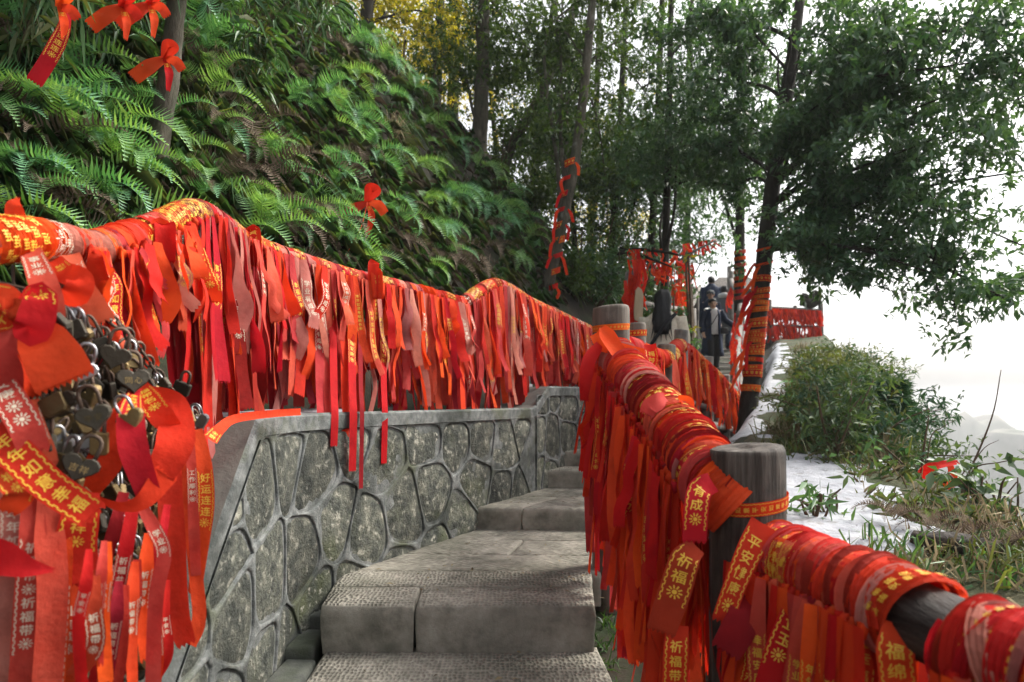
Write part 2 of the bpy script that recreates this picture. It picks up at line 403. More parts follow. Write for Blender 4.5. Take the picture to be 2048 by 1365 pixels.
def hill_raw(t, s):
    z = 1.7 * np.maximum(s - 0.35, 0) - 0.1
    z = np.where(z > 6.2, 6.2 + (z - 6.2) * 0.25, z)
    over = np.maximum(t - np.interp(s, ES, ET), 0)
    return np.maximum(z - over * 1.35, -0.1 + 0.0 * z + 0.28 * np.maximum(s - 0.35, 0) + 0.05 * np.maximum(t - 7, 0))
def edge_x(y): return np.interp(y, [-3, 0, 3, 7, 11, 16, 22, 30], [2.0, 1.9, 2.25, 3.65, 5.3, 7.4, 10, 13])
def bank_z(y): return np.interp(y, [-3, 1, 2, 3, 4.5, 7, 9, 12, 17, 22], [-1.3, -1.0, -0.74, -0.55, -0.47, -0.38, 0.0, 0.6, 1.45, 2.0])
def ground_z(x, y, rough=True):
    x = np.asarray(x, float); y = np.asarray(y, float)
    t, s = ts(x, y)
    z = path_z(y)
    wl_ = np.interp(y, YP, XL)
    hill = hill_raw(t, s) + path_z(np.maximum(y, 9)) - path_z(9)
    left = sstep(0.12, 0.3, wl_ - x)
    z = z * (1 - left) + hill * left
    r = sstep(0.10, 0.45, x - fence_x(y))
    bz = bank_z(y) + 0.12 * (fbm(x * 1.2, y * 1.2) - 0.5) + 0.10 * sstep(0.5, 2, x - fence_x(y)) * (y > 5)
    z = z * (1 - r) + bz * r
    e = np.maximum(x - edge_x(y) - 0.5 * (fbm(x * 0.7 + 3, y * 0.7) - 0.5), 0)
    z = z - (e * 1.1 + e * e * 0.9)
    if rough:
        amp = 0.30 * left + 0.05 * r
        z = z + amp * (fbm(x * 1.1, y * 1.1, 2) - 0.40)
    return np.maximum(z, -40)

def grid_mesh(name, x0, x1, y0, y1, step, zf, mat, parent=None):
    xs = np.arange(x0, x1 + 1e-6, step); ys = np.arange(y0, y1 + 1e-6, step)
    X, Y = np.meshgrid(xs, ys); Z = zf(X, Y)
    V = np.stack([X, Y, Z], -1).reshape(-1, 3)
    nx = len(xs); i = np.arange(len(ys) - 1)[:, None] * nx + np.arange(nx - 1)[None]
    F = np.stack([i, i + 1, i + 1 + nx, i + nx], -1).reshape(-1, 4)
    return ob(name, V, F, mat, parent)

hs_o = grid_mesh('hillside', -9, 16, -3, 31, 0.13, ground_z, M['soil'])
tag(hs_o, kind='structure')
def bank_over(x, y):
    m = sstep(0.18, 0.5, x - fence_x(y)); return ground_z(x, y) - 0.25 + 0.265 * m
bk = grid_mesh('bank_terrain', 0.4, 16, -3, 31, 0.13, bank_over, M['bank']); tag(bk, kind='structure')
valley = ob('valley_floor', [(-2500, -2500, -180), (2500, -2500, -180), (2500, 2500, -180), (-2500, 2500, -180)], [(0, 1, 2, 3)], M['bank'], smooth=False)
tag(valley, kind='structure')

# snow lying on the ledge and in the strip beside the tree
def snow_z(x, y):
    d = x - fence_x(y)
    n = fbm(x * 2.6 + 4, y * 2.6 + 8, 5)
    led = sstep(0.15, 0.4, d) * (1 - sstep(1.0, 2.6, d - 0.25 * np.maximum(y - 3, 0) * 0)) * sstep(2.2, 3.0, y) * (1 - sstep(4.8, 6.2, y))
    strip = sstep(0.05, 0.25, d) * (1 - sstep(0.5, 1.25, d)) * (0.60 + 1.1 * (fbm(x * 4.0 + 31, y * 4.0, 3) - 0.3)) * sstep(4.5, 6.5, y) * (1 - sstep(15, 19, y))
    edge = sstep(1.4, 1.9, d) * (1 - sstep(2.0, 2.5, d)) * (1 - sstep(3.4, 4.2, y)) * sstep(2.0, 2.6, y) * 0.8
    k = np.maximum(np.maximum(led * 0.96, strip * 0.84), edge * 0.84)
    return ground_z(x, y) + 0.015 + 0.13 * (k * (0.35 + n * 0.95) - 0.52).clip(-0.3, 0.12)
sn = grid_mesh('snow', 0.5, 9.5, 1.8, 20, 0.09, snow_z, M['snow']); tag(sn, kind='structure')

# ------------------------------------------------------------------ far peaks
def peak(px, py, Y, halfw, seed, depth=90):
    r = np.random.default_rng(seed)
    nx = 40; ny = 14
    top = P(px, py, Y); W = halfw / FPX * Y
    V = []; 
    for j in range(ny):
        for i in range(nx):
            u = i / (nx - 1) * 2 - 1; v = j / (ny - 1) * 2 - 1
            x = top.x + u * W * 1.6; y = Y + v * depth
            rr = max(abs(u) * 1.6 * (1 + 0.25 * (vnoise(v * 3 + seed, seed) - 0.5)), abs(v) * 1.15)
            prof = 1 - sstep(0.55, 1.12, rr)
            step = fbm(u * 5 + seed * 3.1, v * 4 + seed, 4)
            h = top.z + (step - 0.55) * 0.5 * W * (0.5 + rr)
            V.append((x, y, -181 + (h + 181) * prof))
    F = [(j * nx + i, j * nx + i + 1, (j + 1) * nx + i + 1, (j + 1) * nx + i) for j in range(ny - 1) for i in range(nx - 1)]
    return V, F
M['cliff'] = surf_mat('far_cliff', [(0.3, (0.05, 0.075, 0.04)), (0.6, (0.16, 0.15, 0.12)), (0.8, (0.25, 0.23, 0.19))], 0.03, 0.95, 0)
for i, a in enumerate([(1885, 832, 560, 95, 3), (1985, 888, 640, 60, 5), (2080, 866, 400, 56, 8), (1795, 800, 800, 80, 11), (2190, 850, 900, 90, 13), (1720, 915, 700, 70, 17), (2300, 880, 600, 90, 19)]):
    V, F = peak(*a)
    tag(ob('mountain', V, F, M['cliff']), kind='structure')

# ------------------------------------------------------------------ stairs
stairs = empty('stone_stairs', (0, 2.6, -0.96)); tag(stairs, 'flight of worn grey chiselled stone steps between the wall and log fence', 'stairs', kind='structure')
def slab(poly, ztop, th, mat, seed=0, bev=0.012, cell=0.045, parent=stairs, name='step_slab'):
    """a stone block over a plan quadrilateral (front-left, front-right, back-right, back-left), worn uneven edges"""
    a, b, c, d = [np.array(p, float) for p in poly]
    nx = max(4, int(np.linalg.norm(b - a) / cell)); ny = max(4, int(np.linalg.norm(d - a) / cell))
    nx, ny = min(nx, 30), min(ny, 12)
    us = np.r_[0, bev, np.linspace(0, 1, nx)[1:-1], 1 - bev, 1]; vs_ = np.r_[0, 0.03, np.linspace(0, 1, ny)[1:-1], 0.97, 1]
    us = np.sort(us); vs_ = np.sort(vs_)
    V, F = [], []
    nu, nv = len(us), len(vs_)
    for j, v in enumerate(vs_):
        for i, u in enumerate(us):
            p = a * (1 - u) * (1 - v) + b * u * (1 - v) + c * u * v + d * (1 - u) * v
            edge = (i in (0, nu - 1)) or (j in (0, nv - 1))
            z = ztop + 0.008 * (fbm(p[0] * 5 + seed, p[1] * 5, 3) - 0.5) - (0.004 + 0.012 * vnoise(p[0] * 22 + seed, p[1] * 22) ** 2 if edge else 0)
            V.append((p[0], p[1], z))
    for j in range(nv - 1):
        for i in range(nu - 1): F.append((j * nu + i, j * nu + i + 1, (j + 1) * nu + i + 1, (j + 1) * nu + i))
    ring = [i for i in range(nu)] + [j * nu + nu - 1 for j in range(1, nv)] + [(nv - 1) * nu + i for i in range(nu - 2, -1, -1)] + [j * nu for j in range(nv - 2, 0, -1)]
    prev = ring; cen = (a + b + c + d) / 4
    for k, zz in enumerate((0.25, 0.6, 1.0)):
        new = []
        for idx in ring:
            x, y, z = V[idx]; q = np.array([x, y]); o = (q - cen) / (np.linalg.norm(q - cen) + 1e-6)
            w = 0.012 * (fbm(x * 7 + seed * 3, y * 7 + zz * 9, 3) - 0.5) * 2 + (0.006 if k == 0 else 0.004)
            if k == 2: w -= 0.012 * vnoise(x * 9 + 3, y * 9 + seed)
            V.append((x + o[0] * w, y + o[1] * w, ztop - th * zz)); new.append(len(V) - 1)
        n = len(ring)
        for i in range(n):
            F.append((prev[i], new[i], new[(i + 1) % n], prev[(i + 1) % n]))
        prev = new
    V = np.array(V) - np.array(list(parent.location))
    return ob(name, V, [f[::-1] for f in F] if False else F, mat, parent)
T_, G_ = M['tread'], M['grooved']
g = 0.006
# two steps below the picture and the one at its lower edge
slab([(-0.78, 0.85), (0.62, 0.85), (0.50, 1.45), (-0.78, 1.45)], -1.28, 0.2, T_, 1)
slab([(-0.78, 1.45 + g), (0.50, 1.45 + g), (0.40, 1.93), (-0.76, 1.93)], -1.12, 0.2, T_, 2)
slab([(-0.70, 1.935), (0.36, 1.935), (0.33, 2.66), (-0.715, 2.66)], -0.96, 0.2, T_, 3)
# the wide step with a joint, then the paving of the landing
slab([(-0.725, 2.60), (-0.375, 2.595), (-0.385, 2.845), (-0.75, 2.85)], -0.78, 0.19, T_, 4)
slab([(-0.365, 2.595), (0.315, 2.60), (0.335, 2.85), (-0.375, 2.845)], -0.782, 0.19, T_, 5)
slab([(-0.752, 2.853), (0.335, 2.855), (0.36, 3.10), (-0.765, 3.12)], -0.779, 0.16, T_, 6)
slab([(-0.765, 3.125), (0.40, 3.105), (0.46, 3.42), (-0.56, 3.47)], -0.780, 0.16, G_, 7)
slab([(-0.555, 3.476), (-0.02, 3.45), (0.06, 3.80), (-0.36, 3.82)], -0.778, 0.16, G_, 8)
slab([(-0.012, 3.45), (0.50, 3.426), (0.62, 3.77), (0.067, 3.80)], -0.781, 0.16, G_, 9)
slab([(-0.37, 3.826), (0.63, 3.776), (0.78, 4.16), (-0.20, 4.2)], -0.779, 0.16, G_, 10)
# riser to the next landing
slab([(-0.235, 4.115), (0.055, 4.09), (0.30, 4.55), (0.0, 4.58)], -0.645, 0.135, G_, 11)
slab([(0.066, 4.088), (0.80, 4.05), (0.98, 4.52), (0.31, 4.55)], -0.647, 0.135, G_, 12)
slab([(0.0, 4.586), (1.0, 4.526), (1.2, 5.03), (0.22, 5.08)], -0.646, 0.135, G_, 13)
slab([(0.215, 5.01), (1.2, 4.94), (1.3, 5.33), (0.33, 5.4)], -0.515, 0.13, T_, 14)
slab([(0.335, 5.30), (0.70, 5.28), (0.95, 5.78), (0.56, 5.8)], -0.400, 0.13, T_, 15)
slab([(0.71, 5.28), (1.30, 5.24), (1.52, 5.75), (0.96, 5.78)], -0.402, 0.13, T_, 16)
y = 5.80; k = 17
while y < 9.6:
    y2 = y + 0.62
    a0, a1 = np.interp(y, YP, XL) + 0.05, np.interp(y, YP, XF) - 0.1
    b0, b1 = np.interp(y2, YP, XL) + 0.05, np.interp(y2, YP, XF) - 0.1
    am, bm = a0 + (a1 - a0) * random.uniform(0.4, 0.6), b0 + (b1 - b0) * random.uniform(0.4, 0.6)
    slab([(a0, y), (am - .005, y), (bm - .005, y2 - g), (b0, y2 - g)], -0.401, 0.13, G_, k, cell=0.12)
    slab([(am + .005, y), (a1, y), (b1, y2 - g), (bm + .005, y2 - g)], -0.402, 0.13, G_, k + 1, cell=0.12)
    y = y2; k += 2
z = -0.40
while y < 21:                                        # the upper flight
    z += 0.14; y2 = y + 0.66
    a0, a1 = np.interp(y, YP, XL) + 0.05, np.interp(y, YP, XF) - 0.1
    slab([(a0, y), (a1, y), (np.interp(y2, YP, XF), y2 + 0.05), (np.interp(y2, YP, XL), y2 + 0.05)], z, 0.2, T_, k, cell=0.2)
    y = y2; k += 1
def stair_z(yy):
    return -0.40 if yy < 9.52 else -0.40 + 0.14 * (1 + int((yy - 9.52) / 0.66))
# rough stones of the gutter between the wall and the steps
for i, (y0_, y1_, zz) in enumerate([(1.35, 1.72, -1.10), (1.73, 2.02, -1.075), (2.04, 2.30, -1.03), (2.315, 2.56, -0.985), (2.575, 2.78, -0.935), (2.795, 2.97, -0.895), (2.985, 3.12, -0.85), (3.9, 4.1, -0.80)]):
    xw = float(np.interp(y0_, YP, XL)) + .0; x0_ = -0.86 if i < 7 else -0.33; x1_ = -0.725 - (.03 if i > 3 else 0) if i < 7 else -0.235
    slab([(x0_, y0_), (x1_, y0_ + .015), (x1_ - .012, y1_), (x0_ + .01, y1_ + .01)], zz + .012 * (i % 2), 0.12, M['rubble'], 40 + i, bev=.08, cell=.03, name='gutter_stone')

# ------------------------------------------------------------------ retaining wall of rubble stone with raised pointing
WP = catmull([(-0.86, 1.30), (-0.86, 1.9), (-0.86, 2.4), (-0.845, 2.75), (-0.68, 3.2), (-0.24, 4.05), (0.33, 5.15), (0.80, 6.05), (1.35, 7.1)], 160)
WS = np.r_[0, np.cumsum(np.linalg.norm(np.diff(WP, axis=0), axis=1))]
WT = np.gradient(WP, axis=0); WT /= np.linalg.norm(WT, axis=1)[:, None]
def wall_at(l, depth=0.0):
    """face point of the wall at length l, moved out towards the stairs by depth"""
    l = np.asarray(l, float)
    x, yy = np.interp(l, WS, WP[:, 0]), np.interp(l, WS, WP[:, 1])
    tx, ty = np.interp(l, WS, WT[:, 0]), np.interp(l, WS, WT[:, 1])
    return x + ty * depth, yy - tx * depth
def l_of_y(yy): return float(np.interp(yy, WP[:, 1], WS))
L23, LST, LEND = l_of_y(2.30), l_of_y(4.82), float(WS[-1])
def wall_top(l):
    yy = np.interp(l, WS, WP[:, 1])
    return np.where(l < LST, np.minimum(-0.055, -0.055 - (2.30 - yy)), np.interp(l, [LST, LST + 0.22, LEND], [-0.05, 0.10, 0.12]))
wall = empty('retaining_wall', (-0.86, 2.4, -1.0)); tag(wall, 'grey rubble stone retaining wall with raised mortar joints beside the steps', 'stone wall', kind='thing')
W0 = np.array(list(wall.location))
# body
ls = np.linspace(0, LEND, 110); V = []; prof = []
for l in ls:
    zt = float(wall_top(l)); zb = -1.35
    x, yy = wall_at(l, 0); xb, yb = wall_at(l, -0.40)
    xs_, ys_ = wall_at(l, 0.012)
    V += [(x, yy, zb), (x, yy, zt - 0.075), (xs_, ys_, zt - 0.07), (xs_, ys_, zt - 0.012), (x, yy, zt), (xb, yb, zt - 0.01), (xb, yb, zb)]
V = np.array(V) - W0
nz = 7; F = []; mi = []
for i in range(len(ls) - 1):
    for j in range(nz - 1):
        F.append((i * nz + j, (i + 1) * nz + j, (i + 1) * nz + j + 1, i * nz + j + 1)); mi.append(1 if j == 4 else 0)
F.append(tuple(range(nz))); mi.append(0)
ob('wall_core', V, F, [M['mortar'], M['coping']], wall, False, mi)
# cells
def clip(poly, nx_, ny_, c):
    out = []
    for i in range(len(poly)):
        p, q = poly[i], poly[(i + 1) % len(poly)]
        dp, dq = nx_ * p[0] + ny_ * p[1] - c, nx_ * q[0] + ny_ * q[1] - c
        if dp <= 0: out.append(p)
        if dp * dq < 0:
            t = dp / (dp - dq); out.append((p[0] + (q[0] - p[0]) * t, p[1] + (q[1] - p[1]) * t))
    return out
seeds = []
rw = random.Random(21)
zrow = -1.20; row = 0
while zrow < 0.2:
    l = 0.1 + (0.13 if row % 2 else 0); 
    while l < LEND:
        seeds.append((l + rw.uniform(-.09, .09), zrow + rw.uniform(-.11, .11)))
        l += rw.uniform(0.20, 0.35)
    zrow += 0.315; row += 1
mort = Bag(); edges_done = set()
def put(l, z_, dep):
    x, yy = wall_at(l, dep); return np.stack([x, yy, z_], -1) - W0
def chaikin(p, n=2, k=.25):
    for _ in range(n):
        q = []
        for i in range(len(p)):
            a, b = np.array(p[i]), np.array(p[(i + 1) % len(p)])
            q += [a * (1 - k) + b * k, a * k + b * (1 - k)]
        p = q
    return np.array(p)
for i, (l, zc) in enumerate(seeds):
    poly = [(l - 0.5, zc - 0.5), (l + 0.5, zc - 0.5), (l + 0.5, zc + 0.5), (l - 0.5, zc + 0.5)]
    for j, (l2, z2) in enumerate(seeds):
        if j == i or abs(l2 - l) > 0.9 or abs(z2 - zc) > 0.9: continue
        dx, dz = l2 - l, z2 - zc
        poly = clip(poly, dx, dz, dx * (l + l2) / 2 + dz * (zc + z2) / 2)
        if len(poly) < 3: break
    if len(poly) < 3: continue
    poly = clip(poly, -1, 0, -0.02); 
    tops = []
    if l < LST: tops.append((0, 1, -0.055 - 0.07))
    else: tops.append((0, 1, 0.105 - 0.07)); poly = clip(poly, -1, 0, -LST - 0.02) if poly else poly
    if l < LST: poly = clip(poly, 1, 0, LST + 0.02) if poly else poly
    for (a, b, c) in tops: poly = clip(poly, a, b, c) if len(poly) > 2 else poly
    # the near end slopes down at 45 degrees
    if len(poly) > 2 and l < L23 + 0.6: poly = clip(poly, -1, 1, -0.055 - L23 - 0.10)
    if len(poly) < 3: continue
    pa = np.array(poly); area = 0.5 * abs(np.dot(pa[:, 0], np.roll(pa[:, 1], -1)) - np.dot(pa[:, 1], np.roll(pa[:, 0], -1)))
    if area < 0.004: continue
    c = pa.mean(0); rad = np.sqrt(area / math.pi)
    def ray(poly_, ang):
        """distance from the centre to a convex outline along each angle"""
        dx_, dy_ = np.cos(ang), np.sin(ang); best = np.full(len(ang), 1e9)
        for k_ in range(len(poly_)):
            p, q = poly_[k_] - c, poly_[(k_ + 1) % len(poly_)] - c; e = q - p
            den = dx_ * e[1] - dy_ * e[0]; den = np.where(abs(den) < 1e-12, 1e-12, den)
            tt = (p[0] * e[1] - p[1] * e[0]) / den; uu = (p[0] * dy_ - p[1] * dx_) / den
            best = np.where((tt > 0) & (uu >= -1e-6) & (uu <= 1 + 1e-6), np.minimum(best, tt), best)
        return best
    nR = 40; corner = np.arctan2(pa[:, 1] - c[1], pa[:, 0] - c[0])
    ang = np.sort(np.r_[corner, np.linspace(-math.pi, math.pi, nR - len(corner), endpoint=False) + 0.01])
    Rout = ray(pa, ang)
    ins = [np.array(p) for p in poly]
    area2 = np.dot(pa[:, 0], np.roll(pa[:, 1], -1)) - np.dot(pa[:, 1], np.roll(pa[:, 0], -1)); sg = 1 if area2 > 0 else -1
    shr = [tuple(p) for p in pa]; wj = rw.uniform(0.004, 0.008)
    for k_ in range(len(pa)):
        p, q = pa[k_], pa[(k_ + 1) % len(pa)]; e = q - p
        if np.linalg.norm(e) < 1e-5 or len(shr) < 3: continue
        nn = np.array([e[1], -e[0]]) * sg / np.linalg.norm(e)
        shr = clip(shr, nn[0], nn[1], float(nn @ p) - wj * rw.uniform(.75, 1.3))
    if len(shr) < 3: shr = [tuple(c + (p - c) * .5) for p in pa]
    rnd = chaikin(shr, 2, .20); Rin = np.minimum(ray(rnd, ang), Rout - .004)
    Rin = Rin * (1 + 0.035 * (vnoise(ang * 2.1 + i, ang * 0 + i) - .5)); Rin = np.minimum(Rin, Rout - .003)
    cs_ = np.stack([np.cos(ang), np.sin(ang)], -1)
    prof_ = [(1.0, 0.0, .009), (.55, .45, .009), (.15, .85, .0075), (0.0, 1.0, .001), (0.0, .985, -.006)]
    mv = []
    for (fo, fi, hgt) in prof_:
        pp = c + cs_ * (Rout * fo + Rin * fi)[:, None]
        h2 = hgt + .006 * (fbm(pp[:, 0] * 11, pp[:, 1] * 11, 3) - .5) * (1 if hgt > .01 else 0)
        mv.append(put(pp[:, 0], pp[:, 1], h2))
    mort.add(np.vstack(mv), [(r_ * nR + k_, r_ * nR + (k_ + 1) % nR, (r_ + 1) * nR + (k_ + 1) % nR, (r_ + 1) * nR + k_) for r_ in range(4) for k_ in range(nR)])
    ring = c + cs_ * Rin[:, None]
    # the stone, slightly domed and uneven
    Vs = []; Fs = []
    dome = rw.uniform(0.001, 0.009); tilt = (rw.uniform(-.03, .03), rw.uniform(-.03, .03))
    for ri, fr in enumerate((1.0, 0.86, 0.62, 0.32)):
        pp = c + (ring - c) * fr
        dep = 0.002 + dome * (1 - fr ** 3) + (pp - c) @ np.array(tilt) * fr + 0.016 * (fbm(pp[:, 0] * 14 + i, pp[:, 1] * 14, 3) - 0.5)
        if ri == 0: dep = np.full(nR, -0.003)
        Vs.append(put(pp[:, 0], pp[:, 1], dep))
    Vs.append(put(np.array([c[0]]), np.array([c[1]]), np.array([0.002 + dome])))
    Vs = np.vstack(Vs)
    for ri in range(3):
        for k_ in range(nR):
            Fs.append((ri * nR + k_, ri * nR + (k_ + 1) % nR, (ri + 1) * nR + (k_ + 1) % nR, (ri + 1) * nR + k_))
    for k_ in range(nR): Fs.append((3 * nR + k_, 3 * nR + (k_ + 1) % nR, 4 * nR))
    ob('stone', Vs, Fs, M['stone'], wall)
mo = mort.build('mortar_joint', M['mortar'], wall)
# a sheet of snow left on the flat coping by the slope
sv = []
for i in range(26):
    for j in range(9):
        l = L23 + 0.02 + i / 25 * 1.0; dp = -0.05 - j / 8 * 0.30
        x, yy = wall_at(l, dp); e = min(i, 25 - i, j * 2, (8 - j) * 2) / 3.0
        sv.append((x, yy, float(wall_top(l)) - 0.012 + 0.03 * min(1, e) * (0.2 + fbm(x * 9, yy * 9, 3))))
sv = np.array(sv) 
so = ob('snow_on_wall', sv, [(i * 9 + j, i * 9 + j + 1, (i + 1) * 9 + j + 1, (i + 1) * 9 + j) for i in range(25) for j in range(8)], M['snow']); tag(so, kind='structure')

# ------------------------------------------------------------------ ribbons
GLY = {}
def glyph(ch):
    if ch not in GLY:
        cu = bpy.data.curves.new('glyph', 'FONT'); cu.body = ch; cu.resolution_u = 1; cu.align_x = 'CENTER'; cu.offset = 0.012
        o = bpy.data.objects.new('glyph', cu); COL.objects.link(o)
        ev = o.evaluated_get(bpy.context.evaluated_depsgraph_get()); me = ev.to_mesh()
        v = np.array([(p.co.x, p.co.y - 0.38) for p in me.vertices]); f = [tuple(p.vertices) for p in me.polygons]
        ev.to_mesh_clear(); bpy.data.objects.remove(o); bpy.data.curves.remove(cu)
        GLY[ch] = (v, f)
    return GLY[ch]
def rosette():
    if '*' not in GLY:
        v, f = [], []
        for i in range(10):
            a = i / 10 * 2 * math.pi; b0, b1 = a - 0.2, a + 0.2; n = len(v)
            v += [(0.24 * math.cos(b0), 0.24 * math.sin(b0)), (0.50 * math.cos(a - .1), 0.50 * math.sin(a - .1)), (0.50 * math.cos(a + .1), 0.50 * math.sin(a + .1)), (0.24 * math.cos(b1), 0.24 * math.sin(b1))]
            f.append((n, n + 1, n + 2, n + 3))
        n = len(v); v += [(0.17 * math.cos(i / 8 * 6.283), 0.17 * math.sin(i / 8 * 6.283)) for i in range(8)]; f.append(tuple(range(n, n + 8)))
        GLY['*'] = (np.array(v), f)
    return GLY['*']
PHRASES = ['吉祥如意', '年年如意幸福绵长', '好运连连', '事业有成', '祈福带', '幸福安康', '一生平安', '步步高升', '学业有成', '健康长寿']

class Geo:
    """centre line, width direction, outward normal, arc length and width of a ribbon"""
    def __init__(s, C, W, N, w):
        s.C, s.W, s.N = C, W, N
        s.l = np.r_[0, np.cumsum(np.linalg.norm(np.diff(C, axis=0), axis=1))]
        s.w = np.broadcast_to(np.asarray(w, float), (len(C),)); s.curl = 0.0
    def at(s, u, v, off):
        I = lambda A: np.stack([np.interp(v, s.l, A[:, k]) for k in range(3)], -1)
        w = np.interp(v, s.l, s.w)
        return I(s.C) + I(s.W) * (u * w)[:, None] + I(s.N) * (off + s.curl * w * 4 * u * u)[:, None]

def strip_geo(ctrl, width, face, n=14, twist=0.0, twist0=0.0, curl=0.0):
    C = catmull(ctrl, n + 1)
    T = np.gradient(C, axis=0); T /= np.linalg.norm(T, axis=1)[:, None] + 1e-9
    f = np.broadcast_to(np.asarray(list(face), float), C.shape)
    W = np.cross(T, f); W /= np.linalg.norm(W, axis=1)[:, None] + 1e-9
    Nn = np.cross(W, T)
    a = (twist0 + twist * np.linspace(0, 1, n + 1))[:, None]
    W, Nn = W * np.cos(a) + Nn * np.sin(a), Nn * np.cos(a) - W * np.sin(a)
    w = np.interp(np.linspace(0, 1, n + 1), np.linspace(0, 1, len(width)), width) if np.ndim(width) else width
    g_ = Geo(C, W, Nn, w); g_.curl = curl
    return g_

def strip_mesh(g_, teeth=True):
    n = len(g_.C); us = (-0.5, -0.17, 0.17, 0.5); k = len(us)
    V = np.stack([g_.C + g_.W * (u * g_.w)[:, None] + g_.N * (g_.curl * g_.w * 4 * u * u)[:, None] for u in us], 1).reshape(-1, 3)
    F = [(i * k + j, i * k + j + 1, (i + 1) * k + j + 1, (i + 1) * k + j) for i in range(n - 1) for j in range(k - 1)]
    if teeth:
        T = g_.C[-1] - g_.C[-2]; T = T / (np.linalg.norm(T) + 1e-9)
        m = max(3, int(round(g_.w[-1] / 0.011))); tv = []
        for i in range(2 * m + 1):
            u = 0.5 - i / (2 * m)
            tv.append(g_.C[-1] + g_.W[-1] * u * g_.w[-1] + g_.N[-1] * g_.curl * g_.w[-1] * 4 * u * u + T * (0.010 if i % 2 else 0.0015))
        b = len(V); V = np.vstack([V, tv])
        F.append(tuple((n - 1) * k + j for j in range(k)) + tuple(b + i for i in range(2 * m + 1)))
    return V, F

def lettering(g_, text, v0, parent, colour='gold', frac=0.52, pitch=1.18, border=True, flip=False, ros=True, both=0.0008):
    """printed characters and the fretwork border, laid along the ribbon"""
    bag_v, bag_f = [], []; nb = 0
    w = float(np.interp(v0, g_.l, g_.w)); size = w * frac
    v = v0; L_ = g_.l[-1]
    seq = list(text) + (['*'] if ros else [])
    for ch in seq:
        if v + size > L_: break
        gv, gf = rosette() if ch == '*' else glyph(ch)
        sgn = -1 if not flip else 1
        u = sgn * gv[:, 0] * size / w; vv = v + size * 0.5 - (gv[:, 1] * size if not flip else -gv[:, 1] * size)
        bag_v.append(g_.at(u, vv, both)); bag_f += [tuple(i + nb for i in f) for f in gf]; nb += len(gv)
        v += size * pitch
    if border and nb:
        st = w * 0.15; k = 0; x = v0 - size * 0.3
        while x < min(v, L_ - 0.01):
            for sd_ in (-1, 1):
                for (ua, ub, va, vb) in ((0.355, 0.385, 0, 0.75), (0.355, 0.43, 0.75, 0.97)) if k % 2 else ((0.40, 0.43, 0, 0.75), (0.355, 0.43, 0.75, 0.97)):
                    u = np.array([ua, ub, ub, ua]) * sd_; vv = np.array([va, va, vb, vb]) * st + x
                    bag_v.append(g_.at(u, vv, both)); bag_f.append((nb, nb + 1, nb + 2, nb + 3)); nb += 4
            x += st; k += 1
    if nb: 
        o = ob('lettering', np.vstack(bag_v), bag_f, M[colour], parent, False)
        o.matrix_parent_inverse = Matrix.Identity(4)
        return o

def down(p, L_, drift, out, nrm, n=4, sway=0.02, r=random, lat=None):
    """control points of a tail that hangs from p"""
    pts = [p.copy()]
    for i in range(1, n + 1):
        f = i / n
        pts.append(p + Vector((0, 0, -L_ * f)) + drift * (f ** 1.3) + nrm * (out * f + sway * r.uniform(-1, 1) * f) + (lat * (r.gauss(0, .012) * f) if lat is not None else Vector((0, 0, 0))))
    return pts

RIBBON_COUNT = 0
CNAME = {'red': 'red', 'bright': 'bright scarlet', 'faded': 'faded rose-red', 'pale': 'bleached pink', 'deep': 'dark crimson'}
def knot_mesh(p, t, nrm, r, w, rr):
    """band of cloth round the rail and a crumpled knot on its outer side"""
    b = Bag(); t = t.normalized(); a = nrm - t * nrm.dot(t); a.normalize(); c = t.cross(a)
    n = 14; V = []
    for i in range(n):
        ph = i / n * 2 * math.pi
        for u in (-0.5, 0.5):
            q = p + (a * math.cos(ph) + c * math.sin(ph)) * (r + 0.003 + 0.0025 * rr.random()) + t * (u * w + 0.01 * math.sin(ph + u))
            V.append(list(q))
    b.add(V, [(2 * i, 2 * ((i + 1) % n), 2 * ((i + 1) % n) + 1, 2 * i + 1) for i in range(n)])
    k = p + a * (r + 0.010) - Vector((0, 0, r * 0.35))
    s0 = b.n; b.ball(list(k), (0.011, 0.010, 0.016), 7, 5)
    b.v[-1] = b.v[-1] + 0.008 * (np.random.default_rng(rr.randrange(9999)).random(b.v[-1].shape) - 0.5)
    return b

def tied_ribbon(p, t, nrm, r, lens, colour, label, group, text=None, tcol='gold', w=0.043, rr=random, out=0.03, detail=True, drift=0.06, layer=0.0, name='ribbon'):
    """a ribbon tied round a rail: knot with its hanging tails; the printed tail carries its lettering"""
    root = empty(name, p); tag(root, label, 'ribbon', group)
    o = Vector(p); m = RIB[colour]
    kb = knot_mesh(p, t, nrm, r, w * 0.7, rr); kb.v = [v - np.array(list(o)) for v in kb.v]
    kb.build('knot', m, root)
    for i, L_ in enumerate(lens):
        st = p + nrm * (r + 0.008 + layer + 0.006 * i) + t.normalized() * ((i - 0.5) * w * 0.55) + Vector((0, 0, -0.2 * r))
        dv = t.normalized() * rr.uniform(-drift, drift)
        pts = down(st, L_, dv, out * rr.uniform(0.1, 1.0), nrm, 5, 0.022, rr, t.normalized())
        ww = [w * 0.6, w * rr.uniform(0.9, 1.0), w, w]
        g_ = strip_geo([q - o for q in pts], ww, nrm, 12 if detail else 7, twist=rr.uniform(-0.6, 0.6), twist0=rr.gauss(0, 0.28), curl=rr.uniform(-0.14, 0.14))
        if rr.random() < 0.2: g_ = strip_geo([q - o for q in pts], ww, nrm, 14, twist=rr.choice((-1, 1)) * rr.uniform(1.2, 2.9), twist0=rr.gauss(0, 0.3), curl=rr.uniform(-0.1, 0.1))
        tl = ob('tail', *strip_mesh(g_), m, root)
        if text and i == len(lens) - 1:
            lettering(g_, text, L_ * rr.uniform(0.22, 0.4), tl, tcol)
    return root

